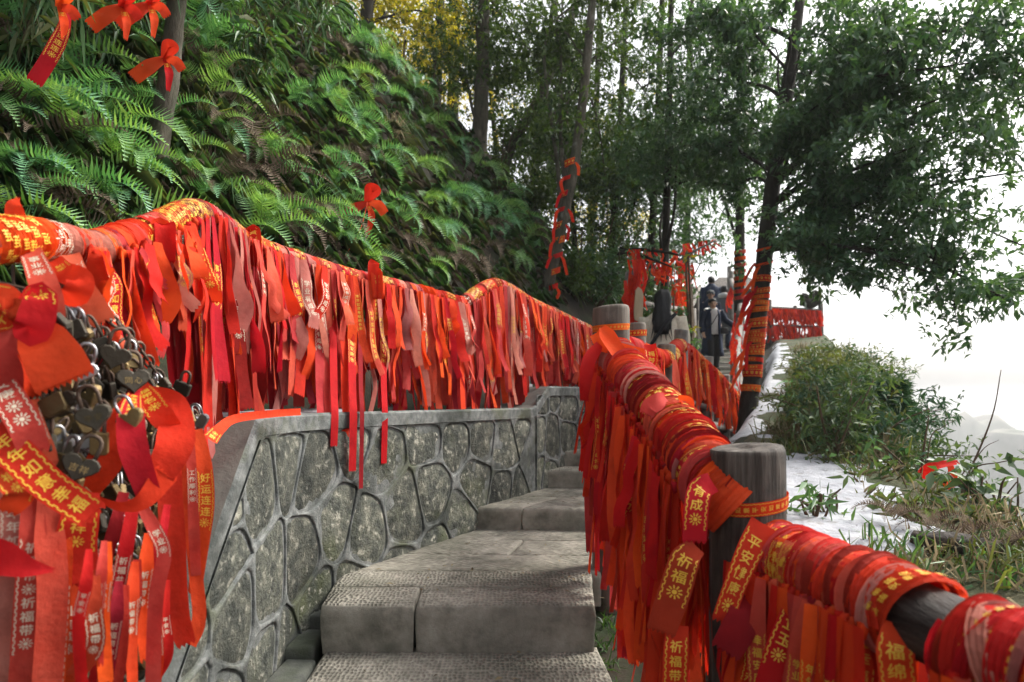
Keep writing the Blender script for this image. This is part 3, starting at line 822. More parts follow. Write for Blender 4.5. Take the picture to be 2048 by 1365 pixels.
def hero(ctrl, width, label, colour='red', text=None, tcol='gold', v0=0.05, face=None, twist=0.0, twist0=0.0, curl=0.0, n=26, teeth=True, frac=0.52, flip=False, group=None, pitch=1.18, both=0.0008, ros=True, name='ribbon'):
    """a ribbon laid along points of the place; ctrl holds (px, py, depth)"""
    pts = [P(*c) for c in ctrl]; o = pts[0].copy()
    mid = pts[len(pts) // 2]; f = face if face is not None else (-mid).normalized()
    g_ = strip_geo([q - o for q in pts], width, f, n, twist, twist0, curl)
    r_ = ob(name, *strip_mesh(g_, teeth), RIB[colour]); r_.location = o
    tag(r_, label, 'ribbon', group)
    if text: lettering(g_, text, v0, r_, tcol, frac, pitch, flip=flip, both=both, ros=ros)
    return r_

def wound(path, s0, s1, r, label, colour, group, text=None, tcol='gold', w=0.05, pitch=0.024, rr=random, slack=0.004, tiltk=1.0, name='wound_ribbon'):
    """a ribbon wound in overlapping turns round a rail (path: array of centre points)"""
    S = np.r_[0, np.cumsum(np.linalg.norm(np.diff(path, axis=0), axis=1))]
    turns = max(1.15, (s1 - s0) / pitch); n = int(turns * 24)
    ph = np.linspace(0, turns * 2 * math.pi, n) + rr.uniform(0, 6)
    sv_ = np.linspace(s0, s1, n)
    T, A, B = frames(path)
    I = lambda X: np.stack([np.interp(sv_, S, X[:, k]) for k in range(3)], -1)
    C0, Tt, Aa, Bb = I(path), I(T), I(A), I(B)
    rad = Aa * np.cos(ph)[:, None] + Bb * np.sin(ph)[:, None]
    q = rr.uniform(0, 50)
    rv = r + slack * (fbm(ph * 0.45 + q, ph * 0 + q, 3) * 2) + 0.003 * np.sin(ph + q)
    tilt = (tiltk * rr.uniform(-0.5, 0.5) + 0.25 * (vnoise(ph * 0.16 + q, ph * 0) - 0.5)) * w * 1.2
    C = C0 + rad * rv[:, None] + Tt * (tilt * np.sin(ph + q))[:, None]
    ww = w * (0.72 + 0.5 * vnoise(ph * 0.22 + q, ph * 0 + 3))
    g_ = Geo(C, Tt, rad, ww)
    o = C[0].copy(); g_.C = C - o
    us = (-0.5, -0.36, -0.2, -0.05, 0.1, 0.27, 0.4, 0.5); k = len(us)
    pl_ = rr.choice((0.35, 0.7, 1.0, 1.3)); wr = [0.0, 0.0035 * pl_, 0.0005, 0.0045 * pl_, 0.001, 0.006 * pl_, 0.002, 0.0055]
    V = np.stack([g_.C + Tt * (u * ww)[:, None] + rad * (wr[j] + 0.006 * (vnoise(ph * 0.9 + q + 3.1 * j, ph * 0 + u * 9) - 0.5))[:, None] for j, u in enumerate(us)], 1).reshape(-1, 3)
    F = [(i * k + j, i * k + j + 1, (i + 1) * k + j + 1, (i + 1) * k + j) for i in range(n - 1) for j in range(k - 1)]
    r_ = ob(name, V, F, RIB[colour], None, False); r_.location = V3(o); tag(r_, label, 'ribbon', group)
    if text:
        seq = text * int(1 + g_.l[-1] / (w * 0.5 * 1.6 * max(1, len(text) + 1)))
        lettering(g_, seq, 0.03, r_, tcol, 0.46, 1.55, both=0.0085, ros=False, border=rr.random() < .5)
    return r_

def rail_path(ctrl, n=80): return catmull([P(*c) for c in ctrl], n)
def at_len(path, s):
    S = np.r_[0, np.cumsum(np.linalg.norm(np.diff(path, axis=0), axis=1))]
    p = Vector([float(np.interp(s, S, path[:, k])) for k in range(3)])
    q = Vector([float(np.interp(min(s + 0.02, S[-1]), S, path[:, k])) for k in range(3)])
    p0 = Vector([float(np.interp(max(s - 0.02, 0), S, path[:, k])) for k in range(3)])
    return p, (q - p0).normalized(), S[-1]

# ------------------------------------------------------------------ steel railing on the wall
LR = [(-160, 470, 1.22), (-60, 478, 1.32), (60, 476, 1.47), (120, 486, 1.585), (190, 498, 1.72), (300, 462, 1.98), (395, 428, 2.27), (470, 474, 2.58), (530, 502, 2.88), (600, 526, 3.08), (700, 556, 3.38), (800, 578, 3.75), (880, 598, 4.10), (925, 606, 4.33), (990, 571, 4.72), (1060, 607, 5.2), (1120, 634, 5.72), (1180, 662, 6.36), (1215, 676, 6.9)]
LPATH = rail_path(LR, 140)
railing = empty('steel_railing', (-1.05, 2.3, -0.06)); tag(railing, 'white painted steel pipe railing on the stone wall, wound with ribbons', 'railing')
R0 = np.array(list(railing.location))
V, F = tube_geo(LPATH - R0, 0.030, 12); ob('rail', V, F, M['steel'], railing)
for (px, yb) in ((-40, 1.35), (165, 1.67), (397, 2.28), (785, 3.69), (990, 4.72), (1052, 5.14), (1150, 6.05)):
    pth = min(range(len(LPATH)), key=lambda i: abs(LPATH[i][1] - yb)); tp = LPATH[pth]
    zb = float(wall_top(l_of_y(yb - 0.05))) - 0.05
    b = Bag().tube([(tp[0], tp[1], zb), (tp[0], tp[1], tp[2] + 0.005)], 0.026, 12)
    b.tube([(tp[0], tp[1], zb), (tp[0], tp[1], zb + 0.065)], 0.045, 12); b.v = [v - R0 for v in b.v]
    b.build('post', M['steel'], railing)
low = LPATH[52:].copy(); low[:, 2] -= 0.42
V, F = tube_geo(low - R0, 0.018, 8); ob('lower_rail', V, F, M['steel'], railing)

def left_zone(px):
    for lim, s in ((120, 'beside the big bow'), (260, 'over the padlocks'), (400, 'on the climbing rail stretch'), (480, 'past the high rail bend'), (560, 'above the snowy wall end'),
                   (640, 'above the first wall stones'), (720, 'midway to the white post'), (775, 'just before the white post'), (850, 'just after the white post'),
                   (910, 'before the rail sag'), (960, 'at the rail sag'), (1020, 'at the second rail crest'), (1080, 'beside the bare pipe corner'), (1400, 'behind the tall log post')):
        if px < lim: return s
lr_ = random.Random(3)
S_tot = at_len(LPATH, 0)[2]
s = 0.02
while s < S_tot - 0.1:                                      # wound ribbons
    ln = lr_.uniform(0.07, 0.22)
    p, t, _ = at_len(LPATH, s + ln / 2); px = 1024 + FPX * p.x / p.y
    if lr_.random() < 0.90 and not (1040 < px < 1062) and not (128 < px < 146):
        col = lr_.choices(['faded', 'pale', 'red', 'bright'], [5, 4, 3, 2])[0]
        tx = lr_.choice(PHRASES) if lr_.random() < 0.6 else None
        wound(LPATH, s, min(s + ln, S_tot - .01), 0.033 + lr_.uniform(0, 0.008), f"{CNAME[col]} ribbon wound round the rail{', lettered,' if tx else ''} {left_zone(px)}", col, 'ribbons wound round the steel rail', tx,
              'gold' if lr_.random() < 0.75 else 'cream', lr_.uniform(0.03, 0.045), lr_.uniform(0.014, 0.022), lr_, 0.003)
        if lr_.random() < 0.4:
            wound(LPATH, s + 0.02, min(s + ln * 0.7 + 0.02, S_tot - .01), 0.041, f"{CNAME[col]} outer ribbon wound over others {left_zone(px)}", col, 'ribbons wound round the steel rail', lr_.choice(PHRASES), 'gold', 0.03, 0.03, lr_, 0.003)
    s += ln * 0.93
# hanging ribbons in three layers
def hang_left(n, layer, cols, lo, hi, ptext, s_lo=0.38, s_hi=None):
    s_hi = s_hi or S_tot - 0.35
    for i in range(n):
        s = s_lo + (s_hi - s_lo) * (i + lr_.uniform(0.1, 0.9)) / n
        p, t, _ = at_len(LPATH, s); nrm = Vector((t.y, -t.x, 0)).normalized()
        px = 1024 + FPX * p.x / p.y
        drop = p.z - float(wall_top(l_of_y(p.y - 0.1)))
        if p.y < 2.12: drop = min(drop, 0.30)
        col = lr_.choices(list(cols), list(cols.values()))[0]
        tx = lr_.choice(PHRASES) if lr_.random() < ptext else None
        f1, f2 = lr_.uniform(lo, hi), lr_.uniform(lo, hi); wd_ = lr_.uniform(0.034, 0.062)
        ln = max(f1, f2); sz = 'long' if ln > 0.9 else ('short' if ln < 0.55 else 'mid-length')
        near = p.y < 4.4
        tied_ribbon(p, t, nrm, 0.044, [drop * f1, drop * f2], col, f"{sz} {'narrow ' if wd_ < .043 else 'wide ' if wd_ > .053 else ''}{CNAME[col]} ribbon{' printed' if tx else ''} hanging {left_zone(px)}", 'ribbons hanging from the steel rail', tx, lr_.choices(['gold', 'cream'], [2, 1.4])[0],
                    wd_, lr_, 0.05 + layer, near, 0.05 if lr_.random() < .72 else 0.14, layer)
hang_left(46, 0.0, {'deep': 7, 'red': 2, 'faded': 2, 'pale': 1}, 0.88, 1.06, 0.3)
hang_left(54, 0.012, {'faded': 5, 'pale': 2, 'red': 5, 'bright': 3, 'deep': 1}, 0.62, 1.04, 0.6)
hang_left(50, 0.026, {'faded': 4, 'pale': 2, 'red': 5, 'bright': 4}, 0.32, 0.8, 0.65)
# long ones over the face of the wall
for (px, yb, y1, w, col, tx, lab) in ((640, 3.16, 885, .05, 'faded', '事业有成', 'pair'), (668, 3.2, 890, .045, 'red', None, ''), (705, 3.3, 940, .05, 'red', '幸福安康', ''), (722, 3.36, 975, .03, 'deep', None, ''), (768, 3.55, 925, .045, 'bright', '一生平安', ''), (655, 3.2, 860, .045, 'faded', '学业有成', ''), (690, 3.3, 880, .05, 'bright', None, ''), (925, 4.25, 835, .05, 'bright', '好运连连', '')):
    yr = float(np.interp(px, [q[0] for q in LR], [q[1] for q in LR])); Yr = float(np.interp(px, [q[0] for q in LR], [q[2] for q in LR]))
    hero([(px + 2, yr + 4, Yr - 0.05), (px - 2, yr + 60, Yr - 0.08), (px, 770, yb - 0.17), (px + 2, 830, yb - 0.24), (px, y1, yb - 0.25)], [w * .6, w, w, w, w], f"{CNAME[col]} ribbon{' with print' if tx else ''} dangling {'a little' if y1 < 870 else 'lowest' if y1 > 920 else 'halfway'} over the wall {left_zone(px)}", col, tx, 'cream' if col == 'faded' else 'gold', (0.24 if y1 < 900 else 0.3), Vector((0.8, -0.6, 0.1)), twist=0.2)
# two small padlocks and a scarlet bow tied at the white post come with the padlocks below
for (px, py, Y) in ((750, 545, 3.53), (330, 470, 2.05), (500, 480, 2.72)):
    for k_ in range(3):
        a = lr_.uniform(0, 6); c0 = (px, py, Y - 0.07)
        hero([c0, (px + 14 * math.cos(a), py - 6 + 10 * math.sin(a), Y - 0.11), (px + 26 * math.cos(a), py + 26 + 26 * abs(math.sin(a)), Y - 0.12)], [.02, .055, .05], f"{('curling', 'lower', 'folded')[k_]} tail of scarlet bow {left_zone(px)}", 'bright', '如意' if k_ == 0 else None, 'gold', 0.03, curl=0.2)

# ------------------------------------------------------------------ log fence by the steps
fence = empty('log_fence', P(1495, 1350, 1.75)); tag(fence, 'weathered log post fence along the steps, rails wound in red ribbon', 'fence')
F0 = np.array(list(fence.location))
def log_post(px, py, Y, r, zb, mat, seed, name='post', parent=fence, ns=28, lean=(0, 0)):
    top = P(px, py, Y); off = np.array(list(parent.location))
    zs = list(np.linspace(zb, top.z - r * 0.22, 16)) + [top.z - r * 0.10, top.z - r * 0.03, top.z, top.z + 0.001, top.z - 0.002]
    rs = [r * (1.06 - 0.06 * i / 15) for i in range(16)] + [r * 0.985, r * 0.93, r * 0.85, r * 0.45, r * 0.06]
    b = Bag(); V = []
    for i, (zz, q) in enumerate(zip(zs, rs)):
        for j in range(ns):
            a = j / ns * 2 * math.pi
            rr_ = q * (1 + 0.07 * (fbm(zz * 4 + seed * 3.3, a * 0.9 + seed, 3) - 0.45) - (0.055 if j in ((seed * 5) % ns, (seed * 11 + 9) % ns) and i < 19 else 0) + 0.05 * math.sin(2 * a + seed))
            f = (zz - top.z)
            V.append((top.x + math.cos(a) * rr_ + lean[0] * f, top.y + math.sin(a) * rr_ + lean[1] * f, zz + (0.006 * math.sin(a + seed) if i >= 17 else 0)))
    F = [(i * ns + j, i * ns + (j + 1) % ns, (i + 1) * ns + (j + 1) % ns, (i + 1) * ns + j) for i in range(len(zs) - 1) for j in range(ns)]
    F.append(tuple((len(zs) - 1) * ns + j for j in range(ns)))
    return ob(name, np.array(V) - off, F, mat, parent)
log_post(1495, 893, 1.75, 0.092, -1.3, M['darkwood'], 1)
log_post(1222, 614, 3.2, 0.081, -0.98, M['wood'], 2)
log_post(1273, 648, 4.4, 0.058, -0.85, M['wood'], 3)
log_post(1333, 690, 5.2, 0.070, -0.75, M['wood'], 4)
log_post(1362, 660, 6.2, 0.064, -0.7, M['greywood'], 5)
log_post(1415, 713, 7.5, 0.066, -0.62, M['greywood'], 6)
log_post(1449, 750, 8.6, 0.064, -0.6, M['greywood'], 7)
log_post(1474, 790, 9.5, 0.10, -0.6, M['wood'], 8)
NR = rail_path([(2700, 1700, 0.66), (2400, 1500, 0.84), (2010, 1322, 1.07), (1780, 1212, 1.32), (1540, 1108, 1.70), (1500, 1092, 1.76)], 60)
FR = rail_path([(1482, 1030, 1.72), (1430, 975, 1.78), (1380, 896, 2.0), (1300, 797, 2.5), (1236, 718, 3.1), (1222, 700, 3.22)], 60)
XR = rail_path([(1222, 690, 3.2), (1273, 700, 4.4), (1333, 718, 5.2), (1362, 695, 6.2), (1415, 738, 7.5), (1449, 770, 8.6), (1474, 800, 9.5)], 90)
for pth, r in ((NR, 0.066), (FR, 0.066), (XR, 0.05)):
    V, F = tube_geo(pth - F0, r, 14, rough=0.06); ob('rail', V, F, M['railwood'], fence)
LRAIL = rail_path([(1362, 836, 6.2), (1415, 850, 7.5), (1449, 858, 8.6), (1474, 866, 9.5)], 30)
V, F = tube_geo(LRAIL - F0, 0.055, 10, rough=0.08); ob('lower_rail', V, F, M['greywood'], fence)
MRAIL = rail_path([(1362, 800, 6.2), (1415, 815, 7.5), (1449, 826, 8.6)], 20)
V, F = tube_geo(MRAIL - F0, 0.028, 8, rough=0.1); ob('lower_rail', V, F, M['greywood'], fence)
for (px, y0, Y) in ((1392, 805, 6.9), (1432, 815, 8.05), (1462, 820, 9.05)):
    b = Bag().tube([P(px, y0, Y) - fence.location, P(px + 1, 905, Y) - fence.location], 0.036, 10, n=6, rough=0.08); b.build('baluster', M['greywood'], fence)

rr_ = random.Random(11)
# wound ribbons: the rail nearest to the viewer has a bare stretch of log
def wind_rail(path, s0, s1, r, zone, cols, gold=0.7, wl=(0.05, 0.13), wid=(0.04, 0.058), second=True):
    s = s0
    while s < s1:
        ln = rr_.uniform(*wl); e = min(s + ln, s1)
        col = rr_.choices(list(cols), list(cols.values()))[0]
        tx = rr_.choice(PHRASES) if rr_.random() < gold else None
        wound(path, s, e, r + rr_.uniform(0, 0.008), f"{CNAME[col]} ribbon{' lettered in gold' if tx else ''} wound round {zone}", col, 'ribbons wound round the log rails', tx, 'gold', rr_.uniform(*wid), rr_.uniform(0.018, 0.028), rr_, 0.006)
        for q_ in range(2 if second else 0):
            if rr_.random() < 0.85:
                c2 = rr_.choice(['faded', 'red', 'red', 'bright', 'deep', 'pale']); wd = rr_.choice((0.014, 0.02, 0.03))
                wound(path, s + rr_.uniform(0, .03), min(e + rr_.uniform(0, .05), s1), r + 0.010 + .003 * q_, f"{'thin twisted' if wd < .016 else 'narrow' if wd < .025 else 'loose'} {CNAME[c2]} outer ribbon crossing {zone}", c2, 'ribbons wound round the log rails', None, 'gold', wd, rr_.uniform(.04, .08), rr_, 0.007, 3.0)
        if e >= s1 - 1e-6: break
        s = e - 0.012
LN = at_len(NR, 0)[2]
wind_rail(NR, 0.05, LN - 0.66, 0.068, 'the near rail end at the frame corner', {'red': 3, 'faded': 5, 'pale': 3, 'deep': 1}, 0.2, (0.04, 0.08), (0.020, 0.036))
wind_rail(NR, LN - 0.535, LN - 0.05, 0.067, 'the lower rail beside the big post', {'red': 5, 'faded': 3, 'deep': 1, 'bright': 1}, 0.6, (0.04, 0.09), (0.026, 0.046))
LF = at_len(FR, 0)[2]
wind_rail(FR, 0.03, 0.42, 0.068, 'the upper rail close behind the big post', {'red': 5, 'faded': 3, 'bright': 2}, 0.4, (0.04, 0.09), (0.024, 0.045))
wind_rail(FR, 0.40, 0.95, 0.068, 'the middle of the upper rail', {'red': 4, 'bright': 3, 'faded': 1}, 0.95)
wind_rail(FR, 1.00, LF - 0.08, 0.068, 'the upper rail near the tall second post', {'red': 4, 'faded': 2, 'bright': 2}, 0.75)
LX = at_len(XR, 0)[2]
wind_rail(XR, 0.12, LX * 0.99, 0.052, 'the far rail of the log fence', {'bright': 4, 'red': 3, 'faded': 2}, 0.5, (0.15, 0.4), (0.05, 0.07), False)

def hang_right(path, s0, s1, n, r, layer, lens, cols, ptext, zone, nside=1, drift=0.06, detail=True, out=0.05, w=(0.038, 0.052)):
    for i in range(n):
        s = s0 + (s1 - s0) * (i + rr_.uniform(0.1, 0.9)) / n
        if path is NR and LN - .69 < s < LN - .50: continue
        p, t, _ = at_len(path, s); nrm = Vector((t.y, -t.x, 0)).normalized() * nside
        col = rr_.choices(list(cols), list(cols.values()))[0]
        tx = rr_.choice(PHRASES) if rr_.random() < ptext else None
        l1, l2 = rr_.uniform(*lens), rr_.uniform(*lens)
        wd_ = rr_.uniform(*w); sz = ('narrow ' if wd_ < w[0] + .3 * (w[1] - w[0]) else 'wide ' if wd_ > w[0] + .7 * (w[1] - w[0]) else '') + ('long' if max(l1, l2) > lens[0] + 0.7 * (lens[1] - lens[0]) else 'short')
        ph = s / (s1 + 1e-6); where = 'lower third' if ph < 0.4 else 'middle' if ph < 0.7 else 'upper third'
        tied_ribbon(p, t, nrm, r, [l1, l2], col, f"{sz} {CNAME[col]} ribbon{' printed' if tx else ''} on the {where} of {zone}", 'ribbons hanging from the log fence', tx, 'gold', wd_, rr_, out, detail, drift, layer)
CR = {'red': 5, 'bright': 4.5, 'deep': 0.8, 'faded': 1.2}
# from the two near rails, on the side of the steps (their path runs towards the viewer on NR, away on FR)
hang_right(NR, 0.35, LN - 0.04, 20, 0.078, 0.0, (0.45, 0.75), CR, 0.5, 'the lower log rail', -1)
hang_right(NR, 0.40, LN - 0.03, 16, 0.080, 0.02, (0.35, 0.6), CR, 0.7, 'the lower log rail', -1)
hang_right(NR, 0.45, LN - 0.03, 8, 0.078, 0.0, (0.4, 0.6), CR, 0.3, 'the lower rail outside', 1)
hang_right(FR, 0.10, LF - 0.10, 20, 0.078, 0.0, (0.62, 0.86), CR, 0.5, 'the upper log rail', -1, 0.07)
hang_right(FR, 0.12, LF - 0.10, 20, 0.080, 0.02, (0.42, 0.8), CR, 0.6, 'the upper log rail', -1, 0.08)
hang_right(FR, 0.15, LF - 0.05, 14, 0.082, 0.035, (0.25, 0.5), {'red': 4, 'bright': 4}, 0.6, 'the upper log rail', -1, 0.1)
CB = {'bright': 6, 'red': 4, 'faded': 2}
hang_right(XR, 0.15, LX * 0.97, 32, 0.06, 0.0, (0.45, 0.72), CB, 0.25, 'the far log fence', -1, 0.06, False, w=(0.05, 0.07))
hang_right(XR, 0.15, LX * 0.97, 20, 0.062, 0.02, (0.3, 0.6), CB, 0.3, 'the far log fence', 1, 0.06, False, w=(0.05, 0.07))
# the ribbons behind those: too many and too overlapped to pick apart
def backing(path, s0, s1, n, r, sides, drop, label, seed, cols, w=(.035, .06)):
    q_ = random.Random(seed)
    for col, share in cols.items():
        b = Bag()
        for i in range(int(n * share)):
            s = q_.uniform(s0, s1)
            if path is NR and LN - .69 < s < LN - .50: continue
            p, t, _ = at_len(path, s); sd_ = q_.choice(sides); nrm = Vector((t.y, -t.x, 0)).normalized() * sd_
            L_ = drop(p) * q_.uniform(.55, 1.05); st = p + nrm * (r * q_.uniform(-.6, .75)) + Vector((0, 0, -.3 * r))
            pts = down(st, L_, t * q_.uniform(-.10, .10), .03, nrm, 5, .018, q_, t); wd = q_.uniform(*w)
            b.add(*strip_mesh(strip_geo(pts, [wd * .6, wd, wd, wd], nrm, 8, q_.uniform(-1.2, 1.2), q_.gauss(0, .35), q_.uniform(-.15, .15))))
        tag(b.build('ribbon_tangle', RIB[col]), f'{CNAME[col]} ribbons crowded {label}', 'ribbons', None, 'stuff')
def left_drop(p):
    d_ = p.z - float(wall_top(l_of_y(p.y - 0.1))); return min(d_, .28) if p.y < 2.12 else d_
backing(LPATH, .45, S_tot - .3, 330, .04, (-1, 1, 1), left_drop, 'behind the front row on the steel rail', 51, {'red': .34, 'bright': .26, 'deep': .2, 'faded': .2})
backing(FR, .06, LF - .05, 110, .075, (-1, -1, 1), lambda p: .66, 'behind the front row on the upper log rail', 52, {'red': .45, 'bright': .43, 'deep': .12})
backing(NR, .35, LN - .03, 80, .075, (-1, 1), lambda p: .6, 'behind the front row on the lower log rail', 53, {'red': .45, 'bright': .41, 'deep': .14})
backing(XR, .2, LX * .97, 120, .055, (-1, 1), lambda p: .55, 'behind the front row on the far log fence', 54, {'red': .4, 'bright': .6}, (.04, .065))
# bands round posts
def post_band(px, py, Y, r, w, colour, label, tx, tilt=0.02, name='ribbon_band'):
    c = P(px, py, Y); n = 40; ph = np.linspace(0, 2 * math.pi * 1.02, n) + 1.0
    rad = np.stack([np.cos(ph), np.sin(ph), 0 * ph], -1)
    C = rad * (r + 0.003 * fbm(ph * 1.3 + px, ph * 0, 3))[:, None]; C[:, 2] += tilt * np.sin(ph + 1) + np.linspace(0, 0.004, n)
    W = np.broadcast_to(np.array([0, 0, 1.0]), C.shape).copy()
    W = W + rad * 0.05; g_ = Geo(C, -W, rad, w)
    o = ob(name, *strip_mesh(g_, False), RIB[colour]); o.location = c; tag(o, label, 'ribbon', 'ribbon bands round posts and trunks')
    lettering(g_, tx * 6, 0.02, o, 'gold', 0.42, 1.4, both=0.0012)
    return o
post_band(1495, 1004, 1.75, 0.096, 0.034, 'bright', 'scarlet ribbon band lettered in gold round the big dark log post', '平安如意', 0.012)
post_band(1222, 658, 3.2, 0.085, 0.030, 'bright', 'scarlet ribbon band lettered in gold round the tall second post', '年年有福', 0.006)
post_band(1273, 668, 4.4, 0.064, 0.040, 'bright', 'scarlet gold-lettered ribbon band round the slim third post', '福寿', 0.004)
post_band(1362, 697, 6.2, 0.070, 0.030, 'pale', 'bleached pink ribbon band round the tall grey post', '福', 0.004)
# loose bows at the second post and on the rail
for i, (c, w, col, lab, tx) in enumerate([
    ([(1190, 668, 3.05), (1205, 690, 3.0), (1240, 700, 2.95), (1300, 712, 2.95)], [.05, .06, .06, .05], 'bright', 'scarlet ribbon end flung across the tall second post', None),
    ([(1205, 655, 3.06), (1215, 672, 3.0), (1232, 700, 2.92), (1242, 716, 2.9)], [.03, .07, .07, .07], 'bright', 'wide scarlet flap folded down in front of the second post', None),
    ([(1300, 690, 2.9), (1303, 720, 2.86), (1290, 750, 2.84), (1268, 768, 2.86)], [.05, .055, .055, .05], 'bright', 'gold-lettered scarlet loop curling beside the second post', '福带'),
    ([(1200, 690, 3.0), (1178, 720, 2.95), (1170, 760, 2.93), (1168, 800, 2.93)], [.04, .06, .06, .05], 'red', 'red ribbon loop drooping on the step side of the second post', None),
    ([(1285, 715, 2.95), (1300, 735, 2.86), (1320, 765, 2.8)], [.04, .07, .06], 'faded', 'faded rose flap standing out beyond the upper rail', None),
    ([(1330, 795, 2.16), (1318, 802, 2.12), (1300, 812, 2.10), (1292, 826, 2.10)], [.03, .055, .06, .058], 'faded', 'short faded rose ribbon end lying over the upper rail', None),
    ([(1355, 800, 2.18), (1372, 808, 2.14), (1366, 822, 2.12)], [.03, .05, .04], 'bright', 'small scarlet bow loop on the upper rail', None),
    ([(1425, 965, 1.66), (1400, 980, 1.64), (1392, 1020, 1.62), (1388, 1080, 1.62)], [.05, .058, .058, .058], 'red', 'red ribbon with gold print hanging beside the big dark post', '有成'),
    ([(1530, 1050, 1.62), (1500, 1100, 1.60), (1470, 1170, 1.58), (1445, 1240, 1.57)], [.07, .06, .05, .05], 'red', 'red gold-lettered ribbon slanting from the lower rail across the dark post', '平安健康'),
    ([(1500, 1190, 1.60), (1490, 1230, 1.56), (1470, 1270, 1.55), (1452, 1300, 1.55)], [.05, .075, .075, .07], 'deep', 'wide dark crimson ribbon end with zigzag hem below the lower rail', None),
    ([(1395, 1095, 1.62), (1370, 1120, 1.60), (1350, 1180, 1.60), (1322, 1260, 1.60)], [.04, .07, .075, .07], 'deep', 'wide dark crimson ribbon knotted on the step side of the big post', '祈福'),
    ([(1682, 1205, 1.38), (1690, 1240, 1.36), (1688, 1290, 1.35), (1680, 1400, 1.35)], [.05, .055, .055, .055], 'red', 'red ribbon with large gold characters hanging under the lower rail', '有成*年'),
    ([(1800, 1250, 1.22), (1790, 1300, 1.20), (1795, 1360, 1.20), (1800, 1440, 1.20)], [.05, .06, .06, .06], 'red', 'red ribbon reading happiness in gold near the lower frame edge', '福绵长'),
    ([(1600, 1180, 1.50), (1590, 1230, 1.47), (1560, 1300, 1.45), (1530, 1400, 1.45)], [.05, .06, .06, .06], 'red', 'red slanting ribbon with gold rosettes under the lower rail', '玉立玉'),
    ([(1730, 1230, 1.32), (1728, 1290, 1.30), (1722, 1340, 1.29), (1715, 1420, 1.29)], [.05, .055, .055, .055], 'red', 'red ribbon lettered in gold between two others under the lower rail', '道幸福'),
    ([(1355, 1250, 1.62), (1352, 1300, 1.60), (1350, 1350, 1.60), (1348, 1420, 1.60)], [.05, .058, .058, .058], 'red', 'red prayer ribbon with gold border low beside the steps', '祈福带'),
]):
    hero(c, w, lab, col, tx, 'gold', 0.035, curl=0.12 if i < 7 else 0.05, twist=0.25 if i > 6 else 0.6)

# ------------------------------------------------------------------ padlocks on their chain below the near rail
pk = random.Random(5)
chain_c = catmull([P(120, 560, 1.46), P(170, 606, 1.50), P(250, 660, 1.62), P(310, 740, 1.78), P(352, 800, 1.86), P(402, 838, 1.98)], 60)
chain = empty('chain', V3(chain_c[0])); tag(chain, 'rusty iron chain sloping under the near rail, hung with padlocks', 'chain')
def torus_link(c, T, up, L_, W_, r):
    T = Vector(T).normalized(); s_ = T.cross(Vector(up)).normalized()
    pts = []
    for i in range(12):
        a = i / 12 * 2 * math.pi
        pts.append(Vector(c) + T * math.cos(a) * L_ + s_ * math.sin(a) * W_)
    C = np.array([list(p) for p in pts + [pts[0], pts[1]]])
    V, F = tube_geo(C, r, 6, cap=False); return V, F
S_ch = np.r_[0, np.cumsum(np.linalg.norm(np.diff(chain_c, axis=0), axis=1))]
k = 0; s = 0.0
while s < S_ch[-1]:
    c = [np.interp(s, S_ch, chain_c[:, q]) for q in range(3)]; c2 = [np.interp(s + 0.02, S_ch, chain_c[:, q]) for q in range(3)]
    d = np.array(c2) - np.array(c)
    if np.linalg.norm(d) < 1e-4: break
    V, F = torus_link(Vector(c) - chain.location, d, (0.3, -1, 0.4) if k % 2 else (0.9, 0.2, 0.6), 0.021, 0.0115, 0.0038)
    ob('link', V, F, M['rust'], chain); s += 0.031; k += 1
def rect_body(w, h, d):
    b = Bag(); c = 0.14; V = []; n = 0
    out = [(-w / 2 + c * w, -h), (w / 2 - c * w, -h), (w / 2, -h + c * w), (w / 2, -c * w * .5), (w / 2 - c * w * .5, 0), (-w / 2 + c * w * .5, 0), (-w / 2, -c * w * .5), (-w / 2, -h + c * w)]
    return out
def heart_body(w, h):
    out = []
    for i in range(22):
        a = i / 22 * 2 * math.pi
        x = 16 * math.sin(a) ** 3; z_ = 13 * math.cos(a) - 5 * math.cos(2 * a) - 2 * math.cos(3 * a) - math.cos(4 * a)
        out.append((x / 32 * w, z_ / 29 * h - h * 0.42))
    return out[::-1]
def extrude(out, d):
    n = len(out); V = []; F = []
    for (yy, sc) in ((-d / 2, 0.90), (-d / 2 + d * .15, 1.0), (d / 2 - d * .15, 1.0), (d / 2, 0.90)):
        cz = sum(o[1] for o in out) / n
        V += [(x * sc, yy, (z_ - cz) * sc + cz) for x, z_ in out]
    for k_ in range(3):
        for i in range(n): F.append((k_ * n + i, k_ * n + (i + 1) % n, (k_ + 1) * n + (i + 1) % n, (k_ + 1) * n + i))
    F.append(tuple(range(n))[::-1]); F.append(tuple(3 * n + i for i in range(n)))
    return V, F
def shackle_mesh(w, h, r):
    pts = [(-w / 2, 0, -0.004)] + [(-w / 2, 0, h * .5)] + [(w / 2 * math.cos(a), 0, h * .55 + h * .45 * math.sin(a)) for a in np.linspace(math.pi, 0, 7)] + [(w / 2, 0, h * .5), (w / 2, 0, -0.004)]
    return tube_geo(np.array(pts), r, 7)
LM = {}
for kind in ('rect', 'tall', 'heart'):
    w, h = {'rect': (0.044, 0.038), 'tall': (0.030, 0.042), 'heart': (0.060, 0.048)}[kind]
    for mt in ('brass', 'bronze', 'chrome'):
        V, F = extrude(heart_body(w, h) if kind == 'heart' else rect_body(w, h, 0), 0.016); LM[kind, mt] = mesh('lock_body', V, F, M[mt], False)
    for mt in ('chrome', 'rust'):
        hh = {'rect': 0.030, 'tall': 0.052, 'heart': 0.034}[kind]
        V, F = shackle_mesh(w * 0.52, hh, 0.0036); LM[kind, 's', mt] = mesh('shackle', V, F, M[mt])
